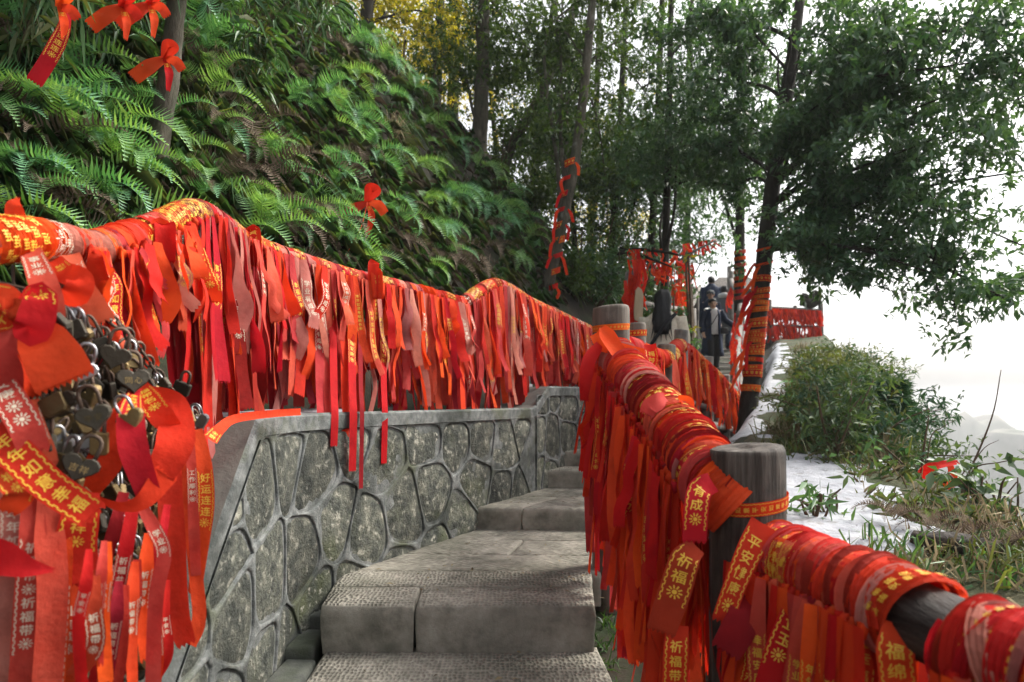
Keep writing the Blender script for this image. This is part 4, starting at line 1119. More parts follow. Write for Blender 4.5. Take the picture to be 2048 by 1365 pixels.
        # shackle top is the hanging point
SH = {'rect': 0.030, 'tall': 0.052, 'heart': 0.034}
def padlock(p, kind, mt, smt, rot, label, sc=1.0, engraved=None):
    r_ = empty('padlock', p); r_.rotation_euler = rot; r_.scale = (sc,) * 3; tag(r_, label, 'padlock', 'padlocks hung on the chain')
    o = link('lock_body', LM[kind, mt], r_); o.location = (0, 0, -SH[kind])
    o2 = link('shackle', LM[kind, 's', smt], r_); o2.location = (0, 0, -SH[kind] + 0.002)
    if engraved:
        bv, bf, nb = [], [], 0
        for i, ch in enumerate(engraved):
            gv, gf = glyph(ch); sz = 0.014
            bv.append(np.stack([gv[:, 0] * sz + (i - (len(engraved) - 1) / 2) * 0.016, np.full(len(gv), -0.0086), gv[:, 1] * sz - 0.022], -1)); bf += [tuple(q + nb for q in f) for f in gf]; nb += len(gv)
        ob('engraving', np.vstack(bv), bf, M['soil'] if mt == 'chrome' else M['brass'], o, False)
    return r_
LK = {'rect': 'square', 'tall': 'small narrow', 'heart': 'heart-shaped'}; LC = {'brass': 'tarnished brass', 'bronze': 'dark bronze', 'chrome': 'bright steel'}
HL = [(178, 720, 1.40, 'heart', 'chrome', 'white heart-shaped padlock with engraved characters below the big bow', '永结', 1.0), (245, 690, 1.50, 'heart', 'bronze', 'dark round-lobed padlock just under the top of the chain', None, 1.1),
      (262, 735, 1.52, 'heart', 'bronze', 'engraved dark heart padlock tucked against the chain', '同心', 1.15), (145, 770, 1.36, 'heart', 'bronze', 'brownish heart padlock hanging under the big bow tails', None, 1.1), (172, 805, 1.36, 'heart', 'bronze', 'dark engraved heart padlock below the brownish one', '平安', 1.1),
      (238, 825, 1.42, 'heart', 'brass', 'tilted brass heart padlock on a bright shackle', None, 0.95), (190, 905, 1.36, 'heart', 'bronze', 'large dark engraved heart padlock in the middle of the mass', '吉祥', 1.15), (150, 905, 1.38, 'rect', 'brass', 'clean tan square padlock beside the large dark heart', None, 1.2),
      (360, 835, 1.86, 'rect', 'brass', 'square brass padlock at the low end of the chain', None, 1.0), (388, 840, 1.92, 'heart', 'chrome', 'pale heart padlock at the low end of the chain', None, 0.9), (152, 950, 1.36, 'rect', 'brass', 'bright yellow brass padlock under the tan square one', None, 1.1),
      (200, 840, 1.40, 'tall', 'brass', 'small upright brass padlock above the dark heart', None, 1.1), (98, 915, 1.34, 'rect', 'chrome', 'bright steel padlock at the edge of the lettered ribbon', None, 0.9), (375, 775, 1.88, 'rect', 'bronze', 'dark padlock tipped sideways on the chain', None, 1.0)]
for (px, py, Y, kd, mt, lab, eng, sc) in HL:
    padlock(P(px, py - 30, Y - 0.03), kd, mt, 'chrome' if mt != 'bronze' else 'rust', (pk.uniform(-.2, .2), pk.uniform(-.5, .5), pk.uniform(-.2, .7)), lab, sc, eng)
NL = 0
for row in range(16):
    for col_ in range(15):
        px = 62 + col_ * 23 + pk.uniform(-9, 9); py = 625 + row * 46 + pk.uniform(-18, 18)
        if py < 585 + (px - 165) * 1.0 or px > 400: continue
        for lay in ((0, 1) if px > 150 else (0,)):
            Y = 0.90 * FPX / (1024 - px) + (0.0 if lay == 0 else 0.06) + pk.uniform(-.01, .02)
            Y = max(Y, 1.33)
            if py > 1060: Y = 0.83 * FPX / (1024 - px) + (0.0 if lay == 0 else 0.02)
            q = P(px, py, Y)
            if (py <= 1060 and q.z < -0.055 - (2.30 - q.y) + 0.07) or (py > 1060 and not 190 < px < 318) or NL > 285: continue
            kd = pk.choices(['rect', 'tall', 'heart'], [5, 3, 1.2])[0]; mt = pk.choices(['brass', 'bronze', 'chrome'], [5, 6, 0.5])[0]
            v_ = 'topmost' if py < 700 else 'upper' if py < 800 else 'middle' if py < 920 else 'lower' if py < 1080 else 'lowest'; h_ = 'by the stone slope' if px > 320 else 'right of the lettered loop' if px > 270 else 'behind the lettered loop' if px > 200 else 'by the diagonal ribbon' if px > 130 else 'under the big bow'
            sh = pk.choice(['rust', 'rust', 'chrome']); ry = pk.uniform(-.8, .8); til = 'tipped ' if abs(ry) > .55 else ''
            padlock(q, kd, mt, sh, (pk.uniform(-.4, .4), ry, pk.uniform(-.6, 1.0)), f"{til}{LC[mt]} {LK[kd]} padlock on {'rusty' if sh == 'rust' else 'bright'} shackle, {v_} row {h_}", pk.uniform(0.8, 1.1)); NL += 1
# wire mesh panel which carries the locks
panel = empty('wire_panel', (-1.08, 1.7, -0.3)); tag(panel, 'rusty wire mesh panel behind the mass of padlocks', 'wire panel')
pb = Bag()
for i in range(19):
    yy = 1.12 + i * 0.055; zb_ = max(-1.0, -0.055 - (2.30 - yy)) - 0.03; zt = float(np.interp(yy, [1.1, 1.5, 1.72, 2.0, 2.3], [0.33, 0.3, 0.2, -0.02, -0.1]))
    pb = Bag().tube([(-0.02, yy - 1.7, zb_ + 0.3), (-0.02, yy - 1.7, max(zt, zb_ + .05) + 0.3)], 0.0035, 6); pb.build('wire', M['rust'], panel)
for j in range(20):
    zz = 0.25 - j * 0.06; y0 = max(1.12, zz + 0.055 + 2.30 - 2.3 if False else 1.12); y1 = min(2.1, 2.28 if zz < 0 else 2.0 - zz * 1.4)
    ys_ = max(1.12, 0) ; 
    if zz < -0.055: ys_ = 1.12
    lo_y = 1.12 if zz > -1.2 else None
    pb = Bag().tube([(-0.012, 1.12 - 1.7, zz + 0.3), (-0.012, y1 - 1.7, zz + 0.3)], 0.0035, 6); pb.build('wire', M['rust'], panel)

# ------------------------------------------------------------------ large ribbons in front of the padlocks
hz = 'over the padlocks'
H = [
 ([(-20, 862, 1.26), (40, 915, 1.25), (100, 972, 1.25), (160, 1012, 1.25), (185, 1030, 1.25)], [.062, .062, .060, .058, .055], 'red', '年年如意幸福绵长', 'gold', .02, 'dark red ribbon with bold yellow characters running diagonally over the padlocks', .5, 0.0),
 ([(272, 778, 1.50), (262, 830, 1.40), (268, 900, 1.37), (296, 985, 1.38)], [.02, .05, .055, .045], 'red', '*吉祥如意', 'gold', .035, 'ribbon loop with yellow characters hanging in front of a bright shackle', .48, 0.0),
 ([(296, 985, 1.385), (325, 940, 1.40), (352, 880, 1.43), (345, 810, 1.50), (300, 780, 1.56)], [.045, .06, .075, .06, .02], 'bright', None, 'gold', 0, 'wide scarlet back of the hanging loop, no lettering', .5, 0.0),
 ([(268, 785, 1.50), (240, 850, 1.42), (205, 930, 1.40), (172, 985, 1.40)], [.02, .06, .07, .05], 'bright', None, 'gold', 0, 'plain scarlet ribbon end flaring down towards the dark heart padlock', .5, 0.5),
 ([(172, 985, 1.41), (210, 1004, 1.37), (250, 1014, 1.36), (290, 1000, 1.37), (330, 950, 1.40)], [.012, .012, .02, .035, .05], 'bright', None, 'gold', 0, 'thin curling scarlet ribbon edge under the lettered loop', .5, 0.0),
 ([(282, 772, 1.52), (300, 800, 1.46), (325, 835, 1.44), (352, 865, 1.46)], [.03, .05, .05, .035], 'bright', '福带名', 'gold', .03, 'short scarlet ribbon with two yellow characters at the bright shackle', .55, 0.0),
 ([(170, 985, 1.33), (160, 1040, 1.31), (150, 1100, 1.31), (155, 1165, 1.31)], [.05, .065, .075, .078], 'red', '吉祥', 'gold', .03, 'broad red ribbon end below the diagonal yellow-lettered ribbon', .4, 0.0),
 ([(38, 640, 1.33), (20, 690, 1.29), (0, 740, 1.28), (-20, 800, 1.28)], [.05, .09, .10, .10], 'faded', None, 'gold', 0, 'broad satin bow tail at the edge of the frame', .5, 0.2),
 ([(58, 640, 1.33), (85, 680, 1.29), (110, 720, 1.28), (132, 762, 1.28)], [.04, .085, .10, .105], 'red', None, 'gold', 0, 'broad red satin bow tail with zigzag end over the padlocks', .5, -0.2),
 ([(60, 650, 1.35), (62, 700, 1.32), (70, 740, 1.31), (62, 790, 1.31)], [.03, .05, .05, .04], 'bright', None, 'gold', 0, 'narrow scarlet bow tail between two broad ones', .5, 0.9),
 ([(45, 620, 1.32), (10, 600, 1.28), (-20, 610, 1.27), (-10, 640, 1.28), (40, 632, 1.31)], [.03, .06, .065, .05, .03], 'red', '平安', 'gold', .05, 'gold-lettered loop of the big bow at the frame edge', .5, 0.0),
 ([(45, 622, 1.32), (80, 590, 1.28), (75, 630, 1.27), (62, 662, 1.27), (45, 630, 1.30)], [.03, .05, .06, .06, .03], 'red', '上祥', 'gold', .03, 'round front loop of the big bow with yellow characters', .5, 0.0),
 ([(110, 520, 1.47), (130, 545, 1.40), (160, 560, 1.38), (150, 590, 1.38), (120, 600, 1.42)], [.03, .045, .05, .05, .03], 'bright', '如', 'gold', .05, 'small scarlet loop with gold print under the near rail', .5, 0.3),
 ([(30, 470, 1.46), (32, 440, 1.44), (28, 412, 1.44), (34, 400, 1.45)], [.03, .04, .03, .01], 'bright', None, 'gold', 0, 'pointed scarlet ribbon end sticking up from the near rail', .5, 0.4),
 ([(60, 500, 1.42), (85, 560, 1.36), (100, 610, 1.35), (105, 690, 1.36)], [.04, .05, .05, .045], 'faded', '事业', 'cream', .03, 'faded rose ribbon with cream print beside the big bow', .5, 0.0),
 ([(140, 510, 1.52), (160, 570, 1.46), (180, 600, 1.46), (205, 640, 1.48)], [.04, .05, .05, .05], 'faded', '平安', 'cream', .04, 'faded rose ribbon slanting over the top of the chain', .5, 0.0),
 ([(345, 870, 1.60), (340, 960, 1.56), (345, 1080, 1.54), (352, 1220, 1.54), (372, 1285, 1.55)], [.04, .05, .054, .054, .04], 'red', None, 'gold', 0, 'long wide scarlet ribbon falling to a loop beside the stone slope', .5, 0.0),
 ([(372, 1285, 1.555), (398, 1240, 1.58), (392, 1150, 1.60), (380, 1000, 1.62), (375, 880, 1.66)], [.05, .03, .03, .035, .03], 'red', None, 'gold', 0, 'rising back strand of the long scarlet loop', .5, 0.0),
 ([(392, 860, 1.68), (408, 930, 1.64), (412, 1010, 1.63), (402, 1090, 1.63), (390, 1180, 1.63)], [.03, .036, .038, .036, .03], 'red', '好运连连', 'gold', .12, 'narrow red ribbon with yellow characters against the grey stone slope', .62, 0.0),
 ([(378, 860, 1.64), (384, 950, 1.61), (388, 1060, 1.60), (392, 1150, 1.60)], [.02, .022, .024, .022], 'faded', '工作顺利', 'cream', .1, 'narrow faded ribbon with cream print next to the yellow-lettered one', .6, 0.0),
 ([(248, 985, 1.44), (228, 1060, 1.40), (200, 1160, 1.39), (180, 1250, 1.39), (176, 1300, 1.39)], [.02, .025, .028, .03, .03], 'deep', None, 'gold', 0, 'dark crimson ribbon hanging slantwise in the middle of the padlocks', .5, 0.2),
 ([(268, 1000, 1.42), (255, 1080, 1.38), (235, 1180, 1.37), (208, 1290, 1.37), (188, 1390, 1.37)], [.022, .028, .03, .03, .03], 'red', '祈福井*祈福带', 'cream', .12, 'long red ribbon with white characters slanting down the padlocks', .55, 0.0),
 ([(282, 1010, 1.44), (310, 1060, 1.40), (328, 1110, 1.40), (312, 1200, 1.40), (305, 1390, 1.40)], [.02, .028, .028, .028, .028], 'faded', '学业', 'cream', .08, 'faded ribbon bending sideways with white characters', .55, 0.0),
 ([(335, 1010, 1.50), (322, 1080, 1.46), (290, 1180, 1.45), (282, 1270, 1.45)], [.014, .02, .026, .03], 'red', None, 'gold', 0, 'twisted red ribbon knotted between the bending and the long wide ribbon', .5, 0.8),
 ([(15, 960, 1.30), (28, 1050, 1.27), (20, 1160, 1.26), (5, 1280, 1.26), (-5, 1400, 1.26)], [.03, .045, .048, .048, .048], 'pale', '年年如意', 'cream', .06, 'bleached pink ribbon with white characters at the frame edge', .55, 0.0),
 ([(62, 960, 1.30), (66, 1060, 1.27), (58, 1180, 1.26), (45, 1390, 1.26)], [.03, .042, .045, .045], 'faded', '祈福带*祈福带', 'cream', .12, 'rose ribbon with white characters second from the frame edge', .5, 0.0),
 ([(95, 980, 1.30), (100, 1080, 1.28), (105, 1200, 1.27), (92, 1390, 1.27)], [.03, .05, .05, .05], 'faded', None, 'gold', 0, 'plain rose ribbon hanging in folds below the diagonal ribbon', .5, 0.3),
 ([(120, 1010, 1.31), (118, 1110, 1.29), (112, 1240, 1.28), (100, 1390, 1.28)], [.03, .045, .045, .045], 'red', '祈福带*祈福', 'cream', .16, 'red ribbon with white characters hanging left of the broad red end', .5, 0.0),
 ([(135, 1150, 1.34), (140, 1230, 1.32), (135, 1300, 1.32), (130, 1400, 1.32)], [.04, .042, .042, .042], 'red', '业有成', 'cream', .06, 'red ribbon with white characters close to the dark gap in the padlocks', .5, 0.0),
 ([(-30, 1110, 1.22), (10, 1120, 1.20), (55, 1135, 1.20), (100, 1140, 1.22)], [.07, .06, .035, .01], 'red', None, 'gold', 0, 'pointed dark red ribbon blown sideways from the frame edge', .5, 0.0),
 ([(-10, 750, 1.30), (20, 800, 1.27), (50, 850, 1.26), (68, 900, 1.27)], [.05, .055, .055, .05], 'faded', '安康*', 'cream', .02, 'rose ribbon with white rosette at the frame edge above the diagonal one', .5, 0.0),
 ([(60, 800, 1.31), (70, 850, 1.30), (90, 900, 1.30), (96, 925, 1.30)], [.03, .034, .034, .034], 'faded', '富贵', 'cream', .02, 'narrow rose ribbon with white characters left of the tan padlock', .55, 0.0),
 ([(420, 880, 1.80), (440, 858, 1.88), (470, 838, 2.0), (540, 828, 2.25), (600, 824, 2.5)], [.04, .03, .025, .025, .025], 'red', '福', 'gold', .01, 'red ribbon end lying over the snowy coping of the wall', .5, 0.0),
 ([(-10, 930, 1.25), (15, 950, 1.24), (40, 985, 1.24), (15, 1020, 1.25)], [.05, .055, .05, .04], 'red', '福', 'gold', .03, 'folded red ribbon with gold edge at the frame edge', .4, 0.3),
]
for (c, w, col, tx, tcl, v0, lab, frac, tw) in H:
    hero(c, w, lab, col, tx, tcl, v0, twist=tw, curl=0.06, frac=frac, n=24)
low_ = random.Random(77)
for i in range(12):
    px = 175 + i * 15 + low_.uniform(-6, 6); Yq = .765 * FPX / (1024 - px); y0 = low_.uniform(1060, 1180); cq = low_.choice(['deep', 'red', 'faded', 'bright']); wq = low_.uniform(.018, .034)
    hero([(px, y0, Yq), (px - 6, y0 + 70, Yq - .03), (px - low_.uniform(0, 22), y0 + 150, Yq - .03), (px - low_.uniform(0, 40), y0 + low_.uniform(190, 300), Yq - .03)], [wq * .5, wq, wq, wq], f"{'narrow' if wq < .026 else 'broad'} {CNAME[cq]} ribbon among the lowest padlocks, {('first', 'second', 'third', 'fourth', 'fifth', 'sixth', 'seventh', 'eighth', 'ninth', 'tenth', 'eleventh', 'last')[i]} towards the stone slope", cq, low_.choice(['祈福带', None, '平安']), 'cream', .08, twist=low_.uniform(-1, 1), curl=.08)
# big bow knot
bb = Bag().ball((0, 0, 0), (0.026, 0.02, 0.024), 12, 8); bb.v[0] += 0.012 * (np.random.default_rng(4).random(bb.v[0].shape) - .5)
kn = bb.build('ribbon', RIB['red']); kn.location = P(46, 628, 1.29); tag(kn, 'crumpled red knot at the centre of the big bow', 'ribbon')

# ------------------------------------------------------------------ foliage builders
def leaves_mesh(C, D, Nn, L_, W_, fold=0.18, droop=0.0):
    """many leaves: centre-base C, pointing D, facing Nn, lengths and widths; four vertices, two faces each"""
    D = D / (np.linalg.norm(D, axis=1)[:, None] + 1e-9)
    S = np.cross(D, Nn); S /= np.linalg.norm(S, axis=1)[:, None] + 1e-9
    Nn = np.cross(S, D)
    L_ = np.broadcast_to(L_, (len(C),))[:, None]; W_ = np.broadcast_to(W_, (len(C),))[:, None]
    mid = C + D * L_ * 0.45
    tip = C + D * L_; tip[:, 2] -= (L_[:, 0] * droop)
    V = np.stack([C, mid + S * W_ * 0.5 + Nn * W_ * fold, tip, mid - S * W_ * 0.5 + Nn * W_ * fold], 1).reshape(-1, 3)
    n = len(C); b = np.arange(n)[:, None] * 4
    F = np.vstack([b + np.array([[0, 1, 2]]), b + np.array([[0, 2, 3]])])
    return V, F

def unit(n, r=rng):
    v = r.normal(size=(n, 3)); return v / np.linalg.norm(v, axis=1)[:, None]

def frond_mesh(name, seed, mat, bend=1.0, pairs=21, wide=0.2):
    r = np.random.default_rng(seed); n = 15
    a = np.linspace(1.05, 1.05 - 2.0 * bend, n) + r.normal(0, .03, n)
    x = np.r_[0, np.cumsum(np.cos(a[:-1]))] / (n - 1); z = np.r_[0, np.cumsum(np.sin(a[:-1]))] / (n - 1)
    y_ = 0.05 * np.sin(np.linspace(0, 2.4, n)) * r.normal()
    C = np.stack([x, y_, z], -1)
    T = np.gradient(C, axis=0); T /= np.linalg.norm(T, axis=1)[:, None]
    V = []; F = []
    tv, tf = tube_geo(C, np.linspace(0.0075, 0.002, n), 3, cap=False); V += tv.tolist(); F += tf
    ts_ = np.linspace(0.14, 0.995, pairs) ** 0.95 * (n - 1)
    for i, t in enumerate(ts_):
        k = min(int(t), n - 2); f = t - k
        c = C[k] * (1 - f) + C[k + 1] * f; tt = T[k] * (1 - f) + T[k + 1] * f
        q = t / (n - 1); ln = wide * (min(1, 0.45 + q * 2.2)) * max(0.05, (1 - q ** 2.2)) + 0.012
        side = np.cross(tt, np.array([0, 1.0, 0])); up = np.cross(np.array([0, 1.0, 0]), tt); up /= np.linalg.norm(up)
        if up[2] < 0 and False: up = -up
        for sgn in (-1, 1):
            d = np.array([0, sgn * 1.0, 0]) + tt * (0.28 + r.normal(0, .06)) - up * (0.25 + 0.15 * r.random())
            d /= np.linalg.norm(d); w = 0.034 * (0.6 + 0.4 * (1 - q)) 
            b = len(V)
            m1 = c + d * ln * 0.45; tip = c + d * ln - up * ln * 0.25 + tt * ln * 0.12
            V += [list(c - tt * w * .35), list(c + tt * w * .35), list(m1 + tt * w * .55), list(tip), list(m1 - tt * w * .42)]
            F += [(b, b + 1, b + 2, b + 4), (b + 4, b + 2, b + 3)]
    return mesh(name, V, F, mat)

FROND = {k: [frond_mesh('frond', 10 * i + j, M[k], bend=b_, wide=w_) for j, (b_, w_) in enumerate(((0.75, .22), (1.0, .19), (1.25, .22), (0.9, .25)))] for i, k in enumerate(('fern', 'fern2', 'deadfern'))}
fr = random.Random(17)
def fern(p, size, kind, n, out, label, group, spread=1.0, hang=0.0):
    root = empty('fern', p); tag(root, label, 'fern', group)
    base = math.atan2(out[1], out[0])
    for i in range(n):
        o = link('frond', fr.choice(FROND[kind]), root)
        az = base + (i / max(1, n - 1) - 0.5) * 2.0 * math.pi * 0.62 * spread + fr.uniform(-.25, .25)
        tilt = fr.uniform(-0.15, 0.45) + hang * fr.uniform(.3, 1)
        o.rotation_euler = (Matrix.Rotation(az, 4, 'Z') @ Matrix.Rotation(tilt, 4, 'Y') @ Matrix.Rotation(fr.uniform(-.35, .35), 4, 'X')).to_euler()
        s_ = size * fr.uniform(0.7, 1.15); o.scale = (s_, s_, s_ * fr.uniform(0.9, 1.1))
    return root

HS = np.array([[0.80, -0.41, 0.0]])
def hill_hit(px, py, y0=2.2, y1=16):
    """depth at which the line of sight through a place of the photograph meets the bank of ferns"""
    ys = np.linspace(y0, y1, 420); x = (px - 1024) / FPX * ys; z = (800 - py) / FPX * ys
    gz = ground_z(x, ys); t, s = ts(x, ys)
    hit = np.where((gz > z) & (s > 0.3))[0]
    if len(hit) == 0: return None
    return V3((x[hit[0]], ys[hit[0]], gz[hit[0]]))

def where_hill(px, py):
    v_ = 'high on the bank' if py < 130 else 'upper bank' if py < 240 else 'midway up the bank' if py < 350 else 'low on the bank'
    h_ = 'behind the big bow' if px < 110 else 'left of the grey trunk' if px < 280 else 'right of the grey trunk' if px < 420 else 'above the snowy wall end' if px < 560 else 'left of the bank bow' if px < 700 else 'around the bank bow' if px < 800 else 'above the sagging rail' if px < 930 else 'beside the leaning trunk'
    return f'{v_} {h_}'
hillside_out = (0.89, -0.456)
# named large ferns, where the photograph shows them plainly
for (px, py, sz, kd, n) in [(90, 270, .42, 'fern', 8), (170, 330, .40, 'fern', 8), (250, 380, .36, 'fern2', 7), (40, 250, .4, 'fern', 7), (400, 120, .42, 'fern', 7), (520, 350, .40, 'fern2', 9), (560, 370, .42, 'fern', 8), (490, 420, .34, 'fern2', 8), (640, 350, .42, 'fern', 8),
                            (740, 330, .42, 'fern', 8), (700, 90, .5, 'fern', 6), (760, 130, .5, 'fern2', 7), (820, 190, .5, 'fern', 7), (860, 260, .5, 'fern2', 7), (770, 200, .46, 'fern', 7), (700, 240, .46, 'fern', 7), (640, 200, .45, 'fern', 7), (830, 340, .5, 'fern2', 8), (900, 400, .5, 'fern', 8),
                            (950, 420, .5, 'fern', 8), (1000, 420, .5, 'fern2', 8), (1040, 450, .5, 'fern', 7), (900, 300, .5, 'fern', 7), (960, 340, .5, 'fern2', 6), (780, 440, .4, 'fern', 7), (690, 420, .36, 'fern', 7), (620, 440, .32, 'fern2', 7), (860, 470, .42, 'fern', 7), (330, 270, .36, 'fern', 6), (430, 290, .36, 'fern2', 6), (230, 250, .36, 'fern', 7), (110, 190, .36, 'fern', 7)]:
    q = hill_hit(px, py)
    if q: fern(q + Vector((0, 0, 0.03)), sz * fr.uniform(.9, 1.1), kd, n, hillside_out, f"large {'yellow-green' if kd == 'fern2' else 'green'} fern {where_hill(px, py)}", 'large green ferns on the bank', hang=.55 if px > 600 else 0)
cnt = 0
for k_ in range(420):
    px, py = fr.uniform(-60, 1170), fr.uniform(-60, 560)
    if py < (px - 700) * 1.22: continue
    q = hill_hit(px, py)
    if q is None or q.z < -0.1: continue
    lo = py > 330 + 0.16 * px - 60
    kd = fr.choices(['fern', 'fern2', 'deadfern'], [4.5, 2.5, 6.0 if lo else 1.8])[0]
    if px < 330 and py < 330 and fr.random() < 0.5: continue
    if cnt > 235: break
    cnt += 1
    nm = {'fern': 'green', 'fern2': 'yellow-green', 'deadfern': 'withered brown'}[kd]
    sz = fr.uniform(0.20, 0.52); nf = fr.randint(3, 7)
    fern(q, sz, kd, nf, hillside_out, f"{'small ' if sz < .31 else 'medium ' if sz < .42 else 'broad '}{'sparse ' if nf < 5 else 'full '}{nm} fern {where_hill(px, py)}", f'{nm} ferns on the bank', hang=.5 if px > 600 else .1)

# undergrowth of blades over the bank
def blades_on_hill(n, mat, L0, L1, w0, name, label, pxr=(-80, 1190), pyr=(-80, 600), dropw=0.8):
    Cs = []
    while len(Cs) < n // 7:
        px, py = rng.uniform(*pxr), rng.uniform(*pyr)
        if py < (px - 700) * 1.22 - 25: continue
        q = hill_hit(px, py)
        if q is not None: Cs.append(list(q))
    Cs = np.repeat(np.array(Cs), 7, axis=0); n = len(Cs)
    Cs = Cs + rng.normal(0, 0.04, Cs.shape)
    D = rng.normal(size=(n, 3)) * 0.7 + np.array([0.6, -0.35, 0.35])
    L_ = rng.uniform(L0, L1, n)
    V, F = leaves_mesh(Cs, D, unit(n) + np.array([0.3, -0.4, 0.8]), L_, w0 * rng.uniform(.7, 1.3, n), 0.1, dropw)
    return tag(ob(name, V, F, mat, smooth=False), label, 'undergrowth', kind='stuff')
blades_on_hill(12000, M['blade'], .08, .22, .010, 'undergrowth', 'dark green grass and seedlings covering the bank')
blades_on_hill(4200, M['olive'], .10, .26, .008, 'grass', 'olive grass hanging over the bank')
blades_on_hill(6000, M['deadfern'], .06, .18, .008, 'dead_bracken', 'brown dead bracken and straw on the bank', pyr=(60, 600))

gh = random.Random(23)
for k_ in range(34):
    px, py = gh.uniform(380, 1080), gh.uniform(-20, 420)
    if py < (px - 700) * 1.22 + 10: continue
    q = hill_hit(px, py)
    if q is None: continue
    r = np.random.default_rng(700 + k_); n = 70; mt = gh.choice(['olive', 'blade', 'dry', 'bamboo'])
    Cc = r.normal(0, .03, (n, 3)); D = r.normal(size=(n, 3)) * .5 + np.array([.55, -.35, .55]); D /= np.linalg.norm(D, axis=1)[:, None]; L_ = r.uniform(.2, .5, n)[:, None]; S = np.cross(D, unit(n, r)); S /= np.linalg.norm(S, axis=1)[:, None]; w = .007
    p1 = Cc + D * L_ * .45; p2 = p1 + (D * .5 + np.array([.1, -.1, -.9])) * L_ * .6
    V = np.stack([Cc - S * w * .5, Cc + S * w * .5, p1 + S * w * .5, p1 - S * w * .5, p2], 1).reshape(-1, 3); bI = np.arange(n)[:, None] * 5
    o = ob('grass_clump', V, np.vstack([bI + np.array([[0, 1, 2]]), bI + np.array([[0, 2, 3]]), bI + np.array([[3, 2, 4]])]), M[mt], None, False); o.location = q
    tag(o, f"{ {'dry': 'straw', 'olive': 'olive', 'blade': 'dark green', 'bamboo': 'bright green'}[mt]} drooping grass clump {where_hill(px, py)}", 'grass', 'drooping grass on the fern bank')
# bamboo leaning out over the bank at the upper corner
def bamboo(px, py, L_, lean, seed, label):
    q = hill_hit(px, py); r = np.random.default_rng(seed)
    if q is None: return
    root = empty('bamboo', q); tag(root, label, 'bamboo', 'bamboo on the upper bank')
    ns_ = 4
    for k_ in range(ns_):
        d = Vector((lean[0] + r.normal(0, .25), lean[1] + r.normal(0, .2), 1)).normalized()
        pts = [Vector((0, 0, -0.05)), d * L_ * .4, d * L_ * .75 + Vector((lean[0] * .3, lean[1] * .3, 0)) * L_ * .5, d * L_ * .95 + Vector((lean[0], lean[1], -0.25)) * L_ * .45]
        C = catmull(pts, 16); V, F = tube_geo(C, np.linspace(.006, .0025, 16), 5); ob('culm', V, F, M['dry'] if k_ == 0 else M['twig'], root)
        n = 55; idx = r.integers(3, 16, n); base = C[idx] + r.normal(0, .05, (n, 3))
        D = r.normal(size=(n, 3)) * .55 + np.array([0.35, -0.35, -0.45])
        V, F = leaves_mesh(base, D, unit(n, r) + np.array([0.3, -.5, .6]), r.uniform(.10, .20, n), r.uniform(.014, .022, n), .12, .35)
        ob('foliage', V, F, M['bamboo'] if k_ else M['olive'], root, False)
for i, a in enumerate([(60, 60, .8, (.5, -.2)), (150, 130, .7, (.5, -.3)), (230, 90, .8, (.4, -.3)), (20, 160, .6, (.6, -.3)), (420, 60, .7, (.4, -.3)), (500, 90, .7, (.4, -.3)), (560, 30, .8, (.4, -.3)), (480, 200, .5, (.4, -.3)), (200, 30, .8, (.3, -.3)), (600, 120, .6, (.4, -.3)), (110, 20, .8, (.4, -.2))]):
    bamboo(*a, i, f"{'tall' if a[2] > .75 else 'low' if a[2] < .65 else 'slanting'} bamboo {where_hill(a[0], a[1])}")
# glossy-leaved sapling on the bank
q = hill_hit(470, 190); sp = empty('sapling', q); tag(sp, 'sapling with pale glossy leaves in the middle of the bank', 'sapling')
C = catmull([Vector((-.1, 0, -.3)), Vector((0, -.05, 0)), Vector((.06, -.15, .25)), Vector((.05, -.2, .45))], 12); V, F = tube_geo(C, np.linspace(.008, .003, 12), 5); ob('stem', V, F, M['twig'], sp)
n = 26; V, F = leaves_mesh(C[rng.integers(2, 12, n)], rng.normal(size=(n, 3)) + np.array([.2, -.4, .1]), unit(n) + np.array([0, -.5, .6]), rng.uniform(.07, .12, n), .035, .1, .2); ob('foliage', V, F, M['canopy'], sp, False)

